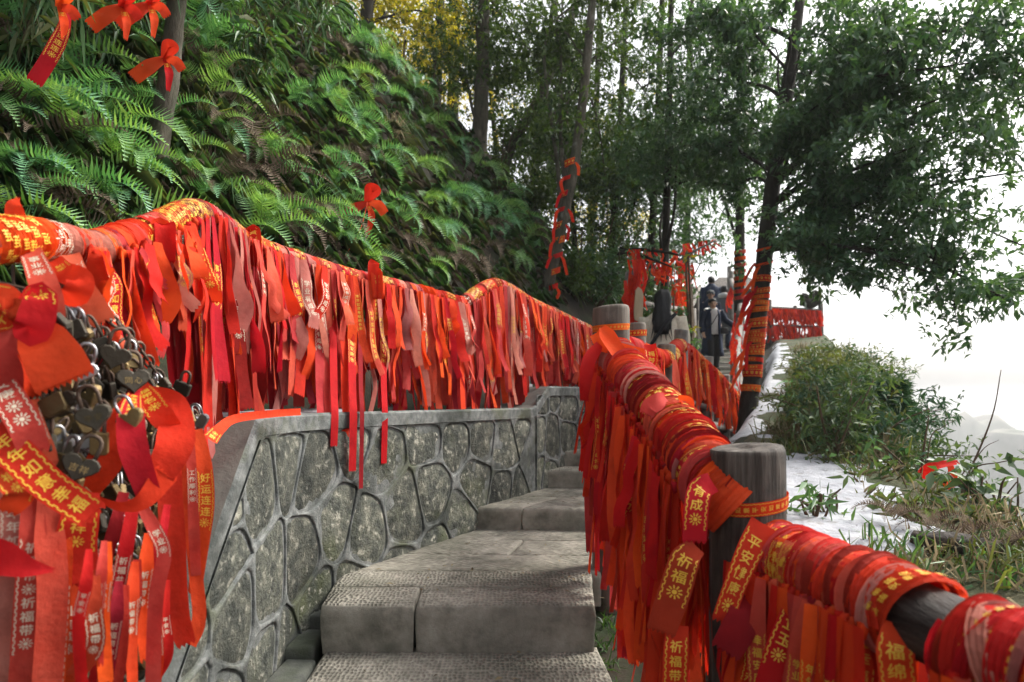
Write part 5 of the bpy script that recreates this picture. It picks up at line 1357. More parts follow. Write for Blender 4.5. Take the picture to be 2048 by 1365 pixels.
# ------------------------------------------------------------------ trees
def tree(label, ctrl, radii, limbs, leaf, nleaf, lsize, clusters, seed, bark='bark', group=None, ns=12, csize=0.3, hang=0.3, twigs=True, name='tree', rn=26, perr=9, leafw=0.42, bare=None):
    """ctrl: trunk centre points; limbs: list of (fraction of trunk, target point); clusters: further leaf clump centres"""
    r = np.random.default_rng(seed)
    C = catmull(ctrl, rn); o = C[0].copy(); C = C - o
    root = empty(name, V3(o)); tag(root, label, 'tree', group)
    R = np.interp(np.linspace(0, 1, rn), np.linspace(0, 1, len(radii)), radii)
    V, F = tube_geo(C, R, ns, rough=0.09, seed=seed); ob('trunk', V, F, M[bark], root)
    tips = []
    for (f, tg) in limbs:
        i = int(f * (rn - 1)); a = C[i]; b = np.array(list(tg)) - o; d = b - a; ln = np.linalg.norm(d)
        m = a + d * .55 + np.array([0, 0, ln * .12]) + r.normal(0, .085 * ln, 3)
        B = catmull([a, a + d * .2 + np.array([0, 0, ln * .07]), m, b], 16); r0 = min(R[i] * .5, .009 + ln * .011)
        bb = Bag().tube(B, np.linspace(r0, r0 * .22, 16), 7, rough=.1)
        for k_ in range(7):
            j = r.integers(5, 16); dd = d / ln * r.uniform(.1, .5) + r.normal(0, .4, 3); dd[2] -= .05
            dd *= ln * .32; e = B[j] + dd
            bb.tube(catmull([B[j], B[j] + dd * .5 + np.array([0, 0, .04]), e], 6), np.linspace(r0 * .3, r0 * .08, 6), 4)
            for q_ in np.linspace(.25, 1.15, 6): tips.append(B[j] + dd * q_)
        tips += list(B[8:])
        bb.build('limb', M[bark], root)
    if clusters is not None and len(clusters): tips += [np.array(list(c)) - o for c in clusters]
    tips = np.array(tips)
    if bare: tips = tips[np.hypot(tips[:, 0] - np.interp(tips[:, 2], C[:, 2], C[:, 0]), tips[:, 1]) > .45]
    nr = nleaf // perr
    cen = tips[r.integers(0, len(tips), nr)] + r.normal(0, csize, (nr, 3)) * np.array([1, 1, .42])
    ax = r.normal(size=(nr, 3)) + np.array([0, 0, .1])
    Cc = np.repeat(cen, perr, 0); n = len(Cc)
    D = np.repeat(ax, perr, 0) * .7 + r.normal(size=(n, 3)); D[:, 2] -= hang
    L_ = lsize * r.uniform(.6, 1.25, n)
    if bare:
        hx = np.interp(Cc[:, 2], C[:, 2], C[:, 0]); hy = np.interp(Cc[:, 2], C[:, 2], C[:, 1])
        keep = ~((np.hypot(Cc[:, 0] - hx, (Cc[:, 1] - hy) * .5) < .38) & (Cc[:, 2] + o[2] < bare)); Cc, D, L_, n = Cc[keep], D[keep], L_[keep], int(keep.sum())
    V, F = leaves_mesh(Cc + r.normal(0, lsize * .3, Cc.shape), D, unit(n, r) * .8 + np.array([0, -.2, .9]), L_, L_ * leafw * r.uniform(.75, 1.2, n), .12, .15)
    ob('crown', V, F, M[leaf], root, False)
    return root
def box_clusters(px0, px1, py0, py1, y0, y1, n, seed):
    r = np.random.default_rng(seed); return [P(r.uniform(px0, px1), r.uniform(py0, py1), r.uniform(y0, y1)) for _ in range(n)]
# the big broadleaf tree that stands by the fence
TR = [P(1488, 905, 8.5), P(1492, 860, 8.5), P(1505, 740, 8.5), P(1518, 620, 8.5), P(1530, 500, 8.5), P(1545, 380, 8.5), P(1556, 300, 8.5), P(1575, 180, 8.5), P(1600, 0, 8.6), P(1620, -160, 8.7)]
TT = [(1700, 90, 7.5), (1850, 60, 7), (1980, 120, 6.5), (1820, 170, 7.2), (1950, 250, 6.8), (2080, 210, 7), (1780, 340, 7.6), (1880, 350, 7.2), (2040, 490, 6.6), (1960, 520, 6.7), (1830, 470, 7.5), (1610, 150, 9), (1500, 100, 9), (1430, 230, 9.3), (1420, 40, 9), (1560, 20, 8.2), (1400, 360, 9.8), (2030, 610, 6.2), (1740, 560, 7.4), (1900, 560, 6.6), (1900, 190, 7), (2060, 70, 6.4), (1760, 0, 7.5), (1490, 300, 9.2), (1360, 150, 9.6), (1660, 10, 8), (2060, 340, 6.6), (1860, 300, 7.4), (1960, 30, 6.8), (1720, 150, 7.0), (1800, 90, 6.6), (1580, 230, 7.6), (1980, 590, 6.4), (1330, 300, 9.8), (1300, 60, 9.6)]
limbs = []
for (px, py, Y) in TT:
    h_ = (800 - py) / FPX * Y
    f = float(np.clip((h_ + .65 + .1) / 6.4, .52, .97)); limbs.append((f * .92, P(px, py, Y)))
tree('big spreading broadleaf tree with ribbon-banded trunk beside the log fence', TR, [.125, .112, .105, .10, .10, .095, .09, .08, .06, .04], limbs, 'canopy', 52000, .095, box_clusters(1660, 2070, -40, 320, 6.2, 8, 150, 77) + box_clusters(1400, 1640, -40, 260, 8, 9.6, 60, 78), 3, 'darkbark', ns=16, csize=.13, hang=.3, perr=8, bare=1.75)
# trees along the ridge and in the wood
def gz(x, y): return float(ground_z(np.array([x]), np.array([y]))[0])
def wood_tree(px0, py0, px1, Y, r0, label, leaf, nleaf, cl, seed, bark='darkbark', lean_mid=0, lsize=.085):
    a = P(px0, py0, Y); a.z = min(a.z, gz(a.x, a.y)) - .15
    m1 = P(px0 + (px1 - px0) * .45 + lean_mid, py0 * .5, Y); b = P(px1, -160, Y + .2)
    lim = [(random.uniform(.35, .9), c) for c in cl[:5]]
    return tree(label, [a, P(px0, py0, Y), m1, b], [r0 * 1.1, r0, r0 * .85, r0 * .6], lim, leaf, nleaf, lsize, cl, seed, bark, 'trees of the wood behind the bank', 10, .30, .25, perr=7)
q = hill_hit(318, 312); sy = q.y - .12
tree('slim grey-barked tree on the bank with a red bow tied to its trunk', [P(312, 335, sy), P(318, 290, sy), P(332, 190, sy), P(345, 90, sy), P(356, -20, sy), P(368, -160, sy)], [.062, .056, .053, .050, .046, .04], [(.9, P(300, -150, sy)), (.92, P(460, -160, sy))], 'bamboo', 700, .1, None, 31, 'bark', 'trees of the wood behind the bank', 14, .2)
wood_tree(958, 300, 972, 9.4, .115, 'straight brown-barked tree on the ridge of the bank', 'wood_leaf', 9000, box_clusters(860, 1180, -60, 250, 9, 11, 26, 2), 32, 'bark')
wood_tree(1096, 575, 1200, 8.4, .075, 'leaning tree tied with red ribbons at the end of the bank', 'wood_leaf', 8000, box_clusters(1050, 1350, -60, 300, 8.3, 10, 26, 3), 33, 'bark', lean_mid=12)
wood_tree(1010, 330, 1215, 10.5, .085, 'strongly leaning pale tree behind the straight one', 'wood_leaf', 8000, box_clusters(1050, 1350, 50, 420, 10, 12, 26, 4), 34, 'bark', lean_mid=-10)
wood_tree(728, 80, 740, 8.8, .10, 'dark trunk on the skyline at the top of the bank', 'painted_sun_leaf', 4200, box_clusters(690, 900, -60, 120, 9, 11.5, 20, 5), 35)
wood_tree(872, 200, 885, 11.5, .10, 'dark upright trunk before the sunlit leaves', 'painted_sun_leaf', 5500, box_clusters(760, 1000, 0, 260, 11, 14, 26, 6), 36)
wood_tree(905, 240, 915, 13, .12, 'distant dark trunk among sunlit leaves', 'painted_sun_leaf', 4500, box_clusters(800, 1060, 0, 300, 13, 15, 22, 7), 37)
wood_tree(1060, 420, 1120, 12, .06, 'thin dark sapling trunk leaning in the wood', 'wood_leaf', 9000, box_clusters(980, 1280, 100, 480, 11, 14, 28, 8), 38)
wood_tree(1150, 500, 1100, 13, .06, 'thin trunk crossing behind the leaning ribbon tree', 'wood_leaf', 9000, box_clusters(1050, 1320, 200, 560, 12, 15, 28, 9), 39)
wood_tree(1220, 560, 1260, 12.5, .07, 'dark-leaved tree filling the wood beyond the bank', 'canopy', 13000, box_clusters(1150, 1420, 150, 560, 11.5, 14, 32, 10), 40)
wood_tree(1300, 560, 1330, 12, .07, 'dense evergreen tree over the woman on the path', 'canopy', 12000, box_clusters(1220, 1450, 250, 540, 11, 13.5, 30, 11), 41)
wood_tree(1370, 600, 1385, 14.5, .09, 'thin tree behind the ribbon-hung posts', 'canopy', 6000, box_clusters(1300, 1480, 250, 480, 13.5, 15.5, 24, 12), 42)
wood_tree(1478, 640, 1484, 13.2, .10, 'slender tree with orange ribbon bands beside the upper stairs', 'canopy', 6500, box_clusters(1400, 1600, 150, 470, 12.5, 15, 26, 13), 43)
wood_tree(1000, 380, 960, 14.5, .06, 'thin dark trunk forking in front of the pale sky', 'wood_leaf', 5500, box_clusters(940, 1200, 0, 420, 14, 17, 26, 14), 44)
wood_tree(1180, 520, 1205, 16, .09, 'far tree deep in the wood with yellow-green leaves', 'painted_sun_leaf', 5000, box_clusters(1000, 1280, 200, 520, 15, 18, 26, 15), 45)
wood_tree(1330, 560, 1345, 10.2, .06, 'dark evergreen whose crown hangs above the path', 'canopy', 15000, box_clusters(1230, 1580, -60, 420, 9.3, 11.5, 60, 16), 46)
# low bushes at the foot of the wood
def bush(px, py, Y, sp, n, leaf, label, seed, lsize=.07, group='bushes', up=.6, lw=.4, perr=6, flat=.7, stems=9, name='bush', cs=.6, mat_stem='twig', top=None):
    r = np.random.default_rng(seed); q = P(px, py, Y); q.z = gz(q.x, q.y) - .03
    if top is not None: up = max(.2, P(px, top, Y).z - q.z)
    root = empty(name, q); tag(root, label, name.replace('_', ' '), group)
    tips = []; b = Bag()
    for k_ in range(stems):
        d = np.array([r.normal(0, sp * .45), r.normal(0, sp * .45), up * r.uniform(.55, 1.1)])
        B = catmull([np.zeros(3), d * .5 + r.normal(0, .04, 3), d], 8); b.tube(B, np.linspace(.010, .003, 8) * (1 + up), 4)
        tips += list(B[3:])
    b.build('stem', M[mat_stem], root)
    tips = np.array(tips); c = np.repeat(tips[r.integers(0, len(tips), n // perr)] + r.normal(0, sp * .16 * cs / .6, (n // perr, 3)), perr, 0); m = len(c)
    D = r.normal(size=(m, 3)) + np.array([0, 0, .25]); L_ = lsize * r.uniform(.6, 1.3, m)
    V, F = leaves_mesh(c + r.normal(0, lsize * .3, c.shape), D, unit(m, r) * flat + np.array([0, -.2, .8]), L_, L_ * lw, .1, .2)
    ob('foliage', V, F, M[leaf], root, False); return root
for i, (px, py, Y, sp, n, leaf, top, lab) in enumerate([
    (1130, 600, 9.2, .7, 1800, 'wood_leaf', 520, 'dark bush at the foot of the leaning ribbon tree'), (1190, 600, 9.8, .8, 2200, 'canopy', 500, 'dense dark bush in the hollow beyond the bank'),
    (1240, 610, 10.5, .7, 1800, 'wood_leaf', 520, 'leafy bush left of the wooden plaque'), (1345, 650, 8.6, .35, 900, 'canopy', 600, 'small glossy evergreen bush right of the woman'),
    (1300, 600, 11, .8, 2000, 'canopy', 480, 'overhanging dark bush above the woman'), (1170, 560, 11, .9, 2200, 'wood_leaf', 440, 'tall bush filling the gap between wood and bank'),
    (1060, 480, 10, .7, 1500, 'wood_leaf', 400, 'bush behind the ferns on the ridge'), (980, 360, 10.4, .7, 1400, 'wood_leaf', 280, 'bush at the root of the straight brown tree'), (800, 140, 9.8, .6, 1200, 'wood_leaf', 60, 'bush on the skyline of the bank')]):
    bush(px, py, Y, sp, n, leaf, lab, 60 + i, .085, 'bushes at the foot of the wood', top=top)
# pale yellow-green spray over the path
bush(1375, 470, 9.0, .15, 60, 'painted_sun_leaf', 'bright yellow-green leaf spray hanging over the path', 99, .09, None, up=1.6, stems=3, name='sapling', top=440)

# ------------------------------------------------------------------ plants of the bank beyond the fence
def bank_pt(px, Y, dz=0.0):
    x = (px - 1024) / FPX * Y; return Vector((x, Y, gz(x, Y) + dz))
def tuft(px, Y, n, L0, L1, w, mat, label, seed, group, sp=.12, name='grass_tuft'):
    r = np.random.default_rng(seed); q = bank_pt(px, Y, -.01)
    C = r.normal(0, sp * .5, (n, 3)) * np.array([1, 1, 0]); D = r.normal(size=(n, 3)) * .55 + np.array([0, -.1, 1.0])
    L_ = r.uniform(L0, L1, n)
    # blades bend over: two segments
    D /= np.linalg.norm(D, axis=1)[:, None]; S = np.cross(D, unit(n, r)); S /= np.linalg.norm(S, axis=1)[:, None]
    p1 = C + D * (L_ * .55)[:, None]; d2 = D * .6 + r.normal(0, .25, (n, 3)) + np.array([0, 0, -.45]); p2 = p1 + d2 * (L_ * .5)[:, None]
    V = np.stack([C - S * w * .5, C + S * w * .5, p1 + S * w * .45, p1 - S * w * .45, p2], 1).reshape(-1, 3); b = np.arange(n)[:, None] * 5
    F = np.vstack([b + np.array([[0, 1, 2]]), b + np.array([[0, 2, 3]]), b + np.array([[3, 2, 4]])])
    o = ob(name, V, F, mat, None, False); o.location = q; return tag(o, label, 'grass', group)
bk_r = random.Random(8)
def where_bank(px, Y):
    a = 'at the edge of the ledge' if Y < 4 else 'just behind the snowy ledge' if Y < 5.5 else 'on the lower bank' if Y < 8 else 'halfway up the bank' if Y < 12 else 'near the platform'
    b = 'beside the big post' if px < 1640 else 'below the young pine' if px < 1780 else 'by the glossy shrub' if px < 1920 else 'at the frame edge'
    return a + ' ' + b
for i in range(105):
    Y = bk_r.choice([3.0, 3.4, 4.9, 5.3, 5.8, 6.5, 7.2, 8, 9, 10, 11.5, 13]) * bk_r.uniform(.95, 1.06)
    x0 = float(fence_x(Y)) + (.75 if Y > 4.6 else 1.1); x1 = float(edge_x(Y)) + .35
    x = bk_r.uniform(x0, x1); px = 1024 + FPX * x / Y
    if px > 2120 or px < 1520: continue
    if 2.6 < Y < 4.7 and px < 1930: continue
    if (800 - float(np.interp(px, [1540, 1645, 1730, 1790, 1850, 2060], [660, 705, 765, 860, 930, 990]))) / FPX * Y - gz(x, Y) < .2: continue
    kd = bk_r.choices(['dry', 'olive', 'blade'], [4, 4, 2])[0]
    tuft(px, Y, 90, .10 * (1 + Y * .04), .30 * (1 + Y * .04), .005 + Y * .0007, M[kd], f"{ {'dry': 'straw-coloured', 'olive': 'olive', 'blade': 'dark green'}[kd]} grass tuft {where_bank(px, Y)}", i, 'grass tufts on the bank', .2)
# shrubs covering the bank
def skyline(px): return float(np.interp(px, [1540, 1600, 1645, 1730, 1790, 1850, 1950, 2060], [660, 690, 705, 765, 860, 945, 990, 1020]))
for i in range(76):
    Y = 5.0 + (i / 76) ** 1.1 * 11.5; x0 = float(fence_x(Y)) + 1.25; x1 = float(edge_x(Y)) + .25
    x = x0 + (x1 - x0) * ((i * 0.618) % 1); px = 1024 + FPX * x / Y
    kd = bk_r.choices(['shrub', 'pine', 'olive'], [3, 3, 3])[0]
    room = (800 - skyline(px)) / FPX * Y - gz(x, Y)
    if room < .10: continue
    hgt = min(room * bk_r.uniform(.45, 1.0), bk_r.uniform(.3, .62) * (1 + .03 * Y) * (1 if Y < 11.5 else .45))
    bush(px, 0, Y, .42 + Y * .02, 1100, kd, f"{'tall ' if hgt > .6 else 'low ' if hgt < .3 else ''}{ {'shrub': 'mid-green', 'pine': 'blue-green', 'olive': 'olive brown'}[kd]} shrub {where_bank(px, Y)}", 200 + i, .055 + Y * .003, 'shrubs on the bank', up=hgt, lw=.28, name='shrub')
for i, (px, Y) in enumerate([(1690, 5.1), (1610, 8.2), (1665, 5.5), (1720, 6.0), (1600, 9.5), (1640, 7.0)]):
    fern(bank_pt(px, Y, .02), .42, 'fern', 6, (0, -1), f"bright green fern {where_bank(px, Y)}{', taller' if i % 2 else ''}", 'ferns on the bank beyond the fence', 1.4)
# low ground cover over the whole bank
for (mt, n, nm) in (('olive', 5200, 'olive'), ('dry', 3800, 'straw-coloured'), ('shrub', 4200, 'green')):
    Yb = rng.uniform(2.3, 15, n) ** 1.0; xa = fence_x(Yb) + np.where(Yb < 4.9, 1.25, .8); xb = edge_x(Yb) + .5
    xx = xa + (xb - xa) * rng.random(n); ok = (fbm(xx * 1.9 + 7, Yb * 1.9, 3) > .40); xx, Yb = xx[ok], Yb[ok]; n = len(xx)
    Cc = np.stack([xx, Yb, ground_z(xx, Yb) - .005], -1); D = rng.normal(size=(n, 3)) * .7 + np.array([0, 0, .8])
    V, F = leaves_mesh(Cc, D, unit(n), rng.uniform(.06, .17, n) * (1 + Yb * .03), (.007 if mt != 'shrub' else .02) * (1 + Yb * .05), .1, .3)
    tag(ob('ground_cover', V, F, M[mt], None, False), f'{nm} low ground cover on the bank beyond the fence', 'ground cover', kind='stuff')
# young pine
def pine(px, Y, top, label, seed, tiers=7):
    r = np.random.default_rng(seed); q = bank_pt(px, Y, -.1); H_ = P(px, top, Y).z - q.z
    root = empty('pine_sapling', q); tag(root, label, 'pine'); b = Bag().tube([(0, 0, 0), (.02, 0, H_ * .5), (0, 0, H_)], [.014, .010, .003], 6, n=10); b.build('trunk', M['twig'], root)
    lb = Bag(); Cs, Ds = [], []
    for t in range(tiers):
        h = H_ * (.38 + .6 * t / (tiers - 1)); ln = H_ * .26 * (1 - .6 * t / tiers)
        for k_ in range(6):
            a = k_ / 6 * 6.283 + r.uniform(-.4, .4); d = np.array([math.cos(a), math.sin(a), .35]) * ln
            lb.tube([(0, 0, h), tuple(d * .5 + np.array([0, 0, h])), tuple(d + np.array([0, 0, h]))], [.005, .004, .002], 4)
            for q_ in np.linspace(.35, 1, 7):
                for _ in range(14):
                    Cs.append(d * q_ + np.array([0, 0, h])); Ds.append(d / ln * .7 + r.normal(0, .6, 3))
    lb.build('branch', M['twig'], root)
    n = len(Cs); V, F = leaves_mesh(np.array(Cs), np.array(Ds), unit(n, r), r.uniform(.06, .11, n), .006, 0, .1); ob('crown', V, F, M['pine'], root, False)
pine(1788, 5.6, 772, 'young pine with thin straight stem standing against the pale valley', 4)
pine(1720, 9.5, 800, 'bushy young pine at the edge of the bank', 6, 8)
# glossy shrub with a red ribbon, twigs and stems at the cliff edge
bush(1870, 0, 4.4, .32, 100, 'canopy', 'twiggy shrub with dark glossy leaves and a red ribbon', 301, .085, None, top=900, stems=8, lw=.36, perr=3, name='shrub', cs=1.0)
bush(1990, 0, 3.4, .26, 80, 'shrub', 'broad-leaved shrub at the cliff edge near the frame', 302, .10, None, top=960, stems=7, lw=.42, perr=3, name='shrub', cs=1.0)
bush(1945, 0, 3.9, .25, 60, 'canopy', 'small dark-leaved shrub between the two glossy shrubs', 303, .09, None, top=950, stems=5, lw=.38, perr=3, name='shrub', cs=1.0)
bush(1660, 0, 3.25, .16, 46, 'shrub', 'small seedling with green leaves growing out of the snow', 304, .075, None, top=1010, stems=5, lw=.34, perr=3, name='shrub', cs=1.0)
bush(1625, 0, 3.1, .10, 40, 'bamboo', 'low bamboo seedling by the lower log rail', 305, .12, None, top=1060, stems=4, lw=.18, perr=4, name='shrub', cs=1.0)
for i, (c, r0, lab) in enumerate([([(1905, 1010, 3.9), (1945, 930, 3.9), (1985, 830, 3.9), (2002, 740, 3.9)], .008, 'tall bare arching twig against the pale valley'), ([(1840, 960, 4.4), (1850, 880, 4.4), (1858, 830, 4.4)], .010, 'short upright bare stem behind the glossy shrub'), ([(1945, 942, 3.6), (2000, 925, 3.5), (2060, 915, 3.4)], .006, 'long thin twig reaching out over the valley'),
                                  ([(1860, 880, 4.4), (1885, 855, 4.4), (1908, 842, 4.4)], .005, 'thin slanting side twig behind the glossy shrub'), ([(1930, 960, 3.8), (1965, 900, 3.8), (1998, 880, 3.8)], .005, 'bare forked twig beside the tall arching one'), ([(2000, 1110, 2.6), (2030, 1080, 2.6), (2060, 1055, 2.6)], .014, 'thick dead branch leaning at the frame edge')]):
    pts = [P(*q) for q in c]; base = pts[0].copy(); g0 = gz(base.x, base.y)
    if base.z > g0: pts = [Vector((base.x - .03, base.y, g0 - .04))] + pts
    o = pts[0].copy(); b = Bag().tube([list(p - o) for p in pts], np.linspace(r0, r0 * .25, len(pts)), 6, n=18); t_ = b.build('twig', M['twig']); t_.location = o; tag(t_, lab, 'twig')
hero([(1845, 965, 4.2), (1848, 945, 4.15), (1870, 932, 4.12), (1915, 925, 4.15)], [.055, .06, .055, .03], 'red ribbon streamer caught on the twiggy shrub at the cliff edge', 'bright', twist=.5, curl=.1)
hero([(1900, 930, 4.2), (1905, 955, 4.15), (1895, 975, 4.12), (1868, 968, 4.12)], [.03, .05, .05, .05], 'short red ribbon end below the streamer on the twiggy shrub', 'bright', twist=.4, curl=.1)
# dead log and brown bracken at the ledge
b = Bag().tube([P(1830, 1085, 2.75) , P(1900, 1095, 2.65), P(1990, 1100, 2.6)], [.05, .06, .045], 9, n=10, rough=.2); lg = b.build('dead_log', M['darkwood']); tag(lg, 'dark rotting log half buried at the edge of the snow ledge', 'log')
for i, (px, Y) in enumerate([(1860, 2.85), (1930, 2.7), (2010, 2.6), (1790, 2.95)]):
    fern(bank_pt(px, Y, .05), .22, 'deadfern', 6, (-.3, -1), f"withered brown fern by the rotting log, {('nearest the post', 'in the middle', 'at the frame edge', 'on the snow')[i]}", 'withered ferns by the log', 1.3)
for i in range(13):
    px = 1720 + i * 27 + bk_r.uniform(-10, 10); Y = 2.35 + bk_r.uniform(-.2, .35)
    tuft(px, Y, 50, .10, .24, .009, M[bk_r.choice(['bamboo', 'olive', 'dry'])], f"tuft of blade grass just behind the lower log rail {'near the seedling' if px < 1800 else 'by the log' if px < 1950 else 'at the frame edge'}", 500 + i, 'grass behind the lower rail', .16)
for i in range(7):
    tuft(1195 + i * 4, 2.2 + i * .16, 26, .06, .14, .006, M['blade'], 'little green weed tuft at the end of the steps under the fence', 600 + i, 'weeds beside the steps', .05)

# fallen leaves on the steps
nl = 170; lx = rng.uniform(-.72, .6, nl); ly = rng.uniform(2.0, 5.2, nl); lz = np.where(ly < 2.6, -.955, np.where(ly < 4.1, -.775, np.where(ly < 5.0, -.64, -.51)))
keep = (lx > np.interp(ly, YP, XL) + .06) & (lx < fence_x(ly) - .12); keep &= rng.random(nl) < np.where((ly - 2.6) ** 2 < .02, .2, .75)
lx, ly, lz = lx[keep], ly[keep], lz[keep]; nl = len(lx); D = rng.normal(size=(nl, 3)); D[:, 2] *= .12
V, F = leaves_mesh(np.stack([lx, ly, lz + .004], -1), D, np.tile([0, 0, 1.0], (nl, 1)) + rng.normal(0, .2, (nl, 3)), rng.uniform(.015, .04, nl), rng.uniform(.007, .014, nl), .2, .02)
tag(ob('leaf_litter', V, F, M['dry'], None, False), 'small dry fallen leaves scattered on the stone steps', 'leaf litter', kind='stuff')

# ------------------------------------------------------------------ red ribbons on the bank, trunks and branches
for i, (px, py) in enumerate(((735, 405), (330, 118), (120, 15), (300, 10), (245, 15))):
    Y = {735: None, 330: sy - .08, 120: 2.75, 300: 3.1, 245: 3.0}[px]
    q = hill_hit(px, py) if Y is None else P(px, py, Y); Y = q.y - .42 if Y is None else Y
    k_ = Y / 4.5; nm = ('the fern bank', 'the grey trunk', 'the upper corner bamboo', 'the grey tree top', 'the bamboo beside the grey tree')[i]
    hero([(px, py, Y), (px - 30, py + 15, Y - .05), (px - 62, py + 38, Y - .05)] if i != 2 else [(px + 15, py + 10, Y), (px + 5, py + 50, Y - .04), (px - 20, py + 100, Y - .05), (px - 50, py + 148, Y - .05)], [.03, .06 * k_ + .02, .06 * k_ + .02], f'slanting scarlet bow tail on {nm}', 'red', '好运连连' if i == 2 else None, 'gold', .09, curl=.1)
    hero([(px, py, Y), (px + 8, py + 28, Y - .04), (px + (6 if i else 0), py + 62, Y - .04)], [.02, .04 * k_ + .01, .03 * k_], f'hanging bow tail with gold print on {nm}', 'bright', '福', 'gold', .04, curl=.1, twist=.5)
    hero([(px, py, Y), (px + 18, py - 22, Y - .05), (px + 4, py - 28, Y - .05), (px - 4, py, Y - .01)], [.02, .06 * k_, .06 * k_, .02], f'upright bow loop on {nm}', 'bright', curl=.1, teeth=False)
    hero([(px, py, Y), (px + 22, py + 6, Y - .05), (px + 34, py + 22, Y - .05)], [.02, .065 * k_, .06 * k_], f'short side flap of the bow on {nm}', 'red', curl=.1)
b = Bag().tube([P(735, 405, 5.0), P(720, 460, 4.85), P(680, 530, 4.7)], .003, 4, n=12); t_ = b.build('cord', RIB['red']); tag(t_, 'thin red cord trailing down from the bow on the fern bank', 'cord')
tb = random.Random(4)
for i in range(9):                                          # leaning trunk
    f = i / 8; py = 575 - f * 250; px = 1100 + (575 - py) * .155 + 3
    post_band(px, py, 8.4, .078, tb.uniform(.045, .095), tb.choice(['bright', 'red']), f"scarlet ribbon band on the leaning trunk, {'low' if f < .35 else 'at middle height' if f < .7 else 'high'}", '福', .03)
    for s_ in (-1, 1):
        if tb.random() < .6:
            x = px + s_ * 9; hero([(x, py, 8.3), (x + s_ * 6, py + 10, 8.25), (x + s_ * 7 + tb.uniform(-6, 6), py + tb.uniform(22, 40), 8.22)], [.02, .04, .035], f"loose ribbon end on the leaning trunk, {'step side' if s_ > 0 else 'bank side'}, {'low' if f < .35 else 'middle' if f < .7 else 'high'}", 'bright', group='ribbon ends on the leaning trunk', name='ribbon_end', twist=.4, n=8)
def trunk_x(py): 
    return float(np.interp(py, [380, 500, 620, 740, 860], [1545, 1530, 1518, 1505, 1492]))
py = 560
while py < 795:                                             # the big tree's trunk, wound in orange-red bands
    w = tb.uniform(.05, .10)
    post_band(trunk_x(py), py, 8.5, float(np.interp(py, [500, 800], [.108, .118])), w, tb.choice(['bright', 'bright', 'red']), f"gold-lettered orange-red ribbon band on the big tree trunk, {'highest group' if py < 620 else 'dense middle group' if py < 700 else 'lowest group'}", tb.choice(['吉祥', '平安', '福寿']), tb.uniform(-.02, .02))
    py += w * FPX / 8.5 * (1.05 if 625 < py < 700 else tb.uniform(1.1, 1.9))
for py in (498, 528): post_band(trunk_x(py), py, 8.5, .108, .03, 'bright', f"single thin red band {'topmost' if py < 510 else 'second'} on the big tree trunk", '福', .03)
for i in range(15):
    y0 = tb.uniform(485, 740); x0 = trunk_x(y0) - tb.uniform(12, 30)
    hero([(x0 + 6, y0, 8.42), (x0 - 4, y0 + 14, 8.35), (x0 - tb.uniform(4, 26), y0 + tb.uniform(32, 62), 8.3)], [.025, .045, .04], f"scarlet ribbon fluttering on the path side of the big trunk, {'high' if y0 < 570 else 'middle' if y0 < 660 else 'low'}", 'bright', group='ribbons on the big tree trunk', name='ribbon_end', twist=tb.uniform(-.9, .9), n=8, twist0=tb.uniform(-.5, .5))
for py in np.arange(505, 600, 13):
    post_band(1479 + (600 - py) * .01, py, 13.2, .112, .07, tb.choice(['bright', 'faded']), f"orange ribbon band on the slender tree, {'upper' if py < 540 else 'middle' if py < 570 else 'lower'} one", '福', .02)

# ------------------------------------------------------------------ upper stairs: fences with ribbons
up = empty('upper_fence', P(1470, 790, 9.6)); tag(up, 'grey log fence along the outer side of the upper stairs', 'fence')
U0 = np.array(list(up.location))
UR = rail_path([(1467, 788, 9.6), (1472, 720, 10.8), (1478, 650, 12.2), (1480, 600, 13.6), (1466, 570, 16), (1458, 548, 19)], 50)
V, F = tube_geo(UR - U0, .062, 10, rough=.15); ob('rail', V, F, M['greywood'], up)
U2R = UR + np.array([.10, .1, -.42]); V, F = tube_geo(U2R - U0, .045, 8, rough=.15); ob('lower_rail', V, F, M['greywood'], up)
for f in (.05, .3, .55, .8, .98):
    p, t, L_ = at_len(UR, f * at_len(UR, 0)[2]); b = Bag().tube([(p.x, p.y, p.z - 1.15), (p.x, p.y, p.z + .22)], .062, 9, n=6, rough=.1); b.v = [v - U0 for v in b.v]; b.build('post', M['greywood'], up)
ul = empty('inner_fence', P(1382, 690, 10)); tag(ul, 'grey post fence on the inner side of the upper stairs', 'fence'); I0 = np.array(list(ul.location))
IR = rail_path([(1262, 600, 8.0), (1300, 610, 9.0), (1345, 618, 10), (1382, 612, 11.5), (1392, 590, 14), (1400, 572, 17)], 50)
V, F = tube_geo(IR - I0, .04, 8, rough=.12); ob('rail', V, F, M['greywood'], ul)
for (px, py, Y, r, h) in ((1380, 618, 10.0, .085, .95), (1352, 560, 12.5, .05, 1.3), (1366, 560, 13.2, .05, 1.3), (1392, 575, 14.5, .06, 1.2), (1262, 545, 8.0, .07, 1.6)):
    p = P(px, py, Y); b = Bag().tube([(p.x, p.y, p.z - h), (p.x, p.y, p.z)], r, 10, n=6, rough=.1); b.v = [v - I0 for v in b.v]; b.build('post', M['greywood'], ul)
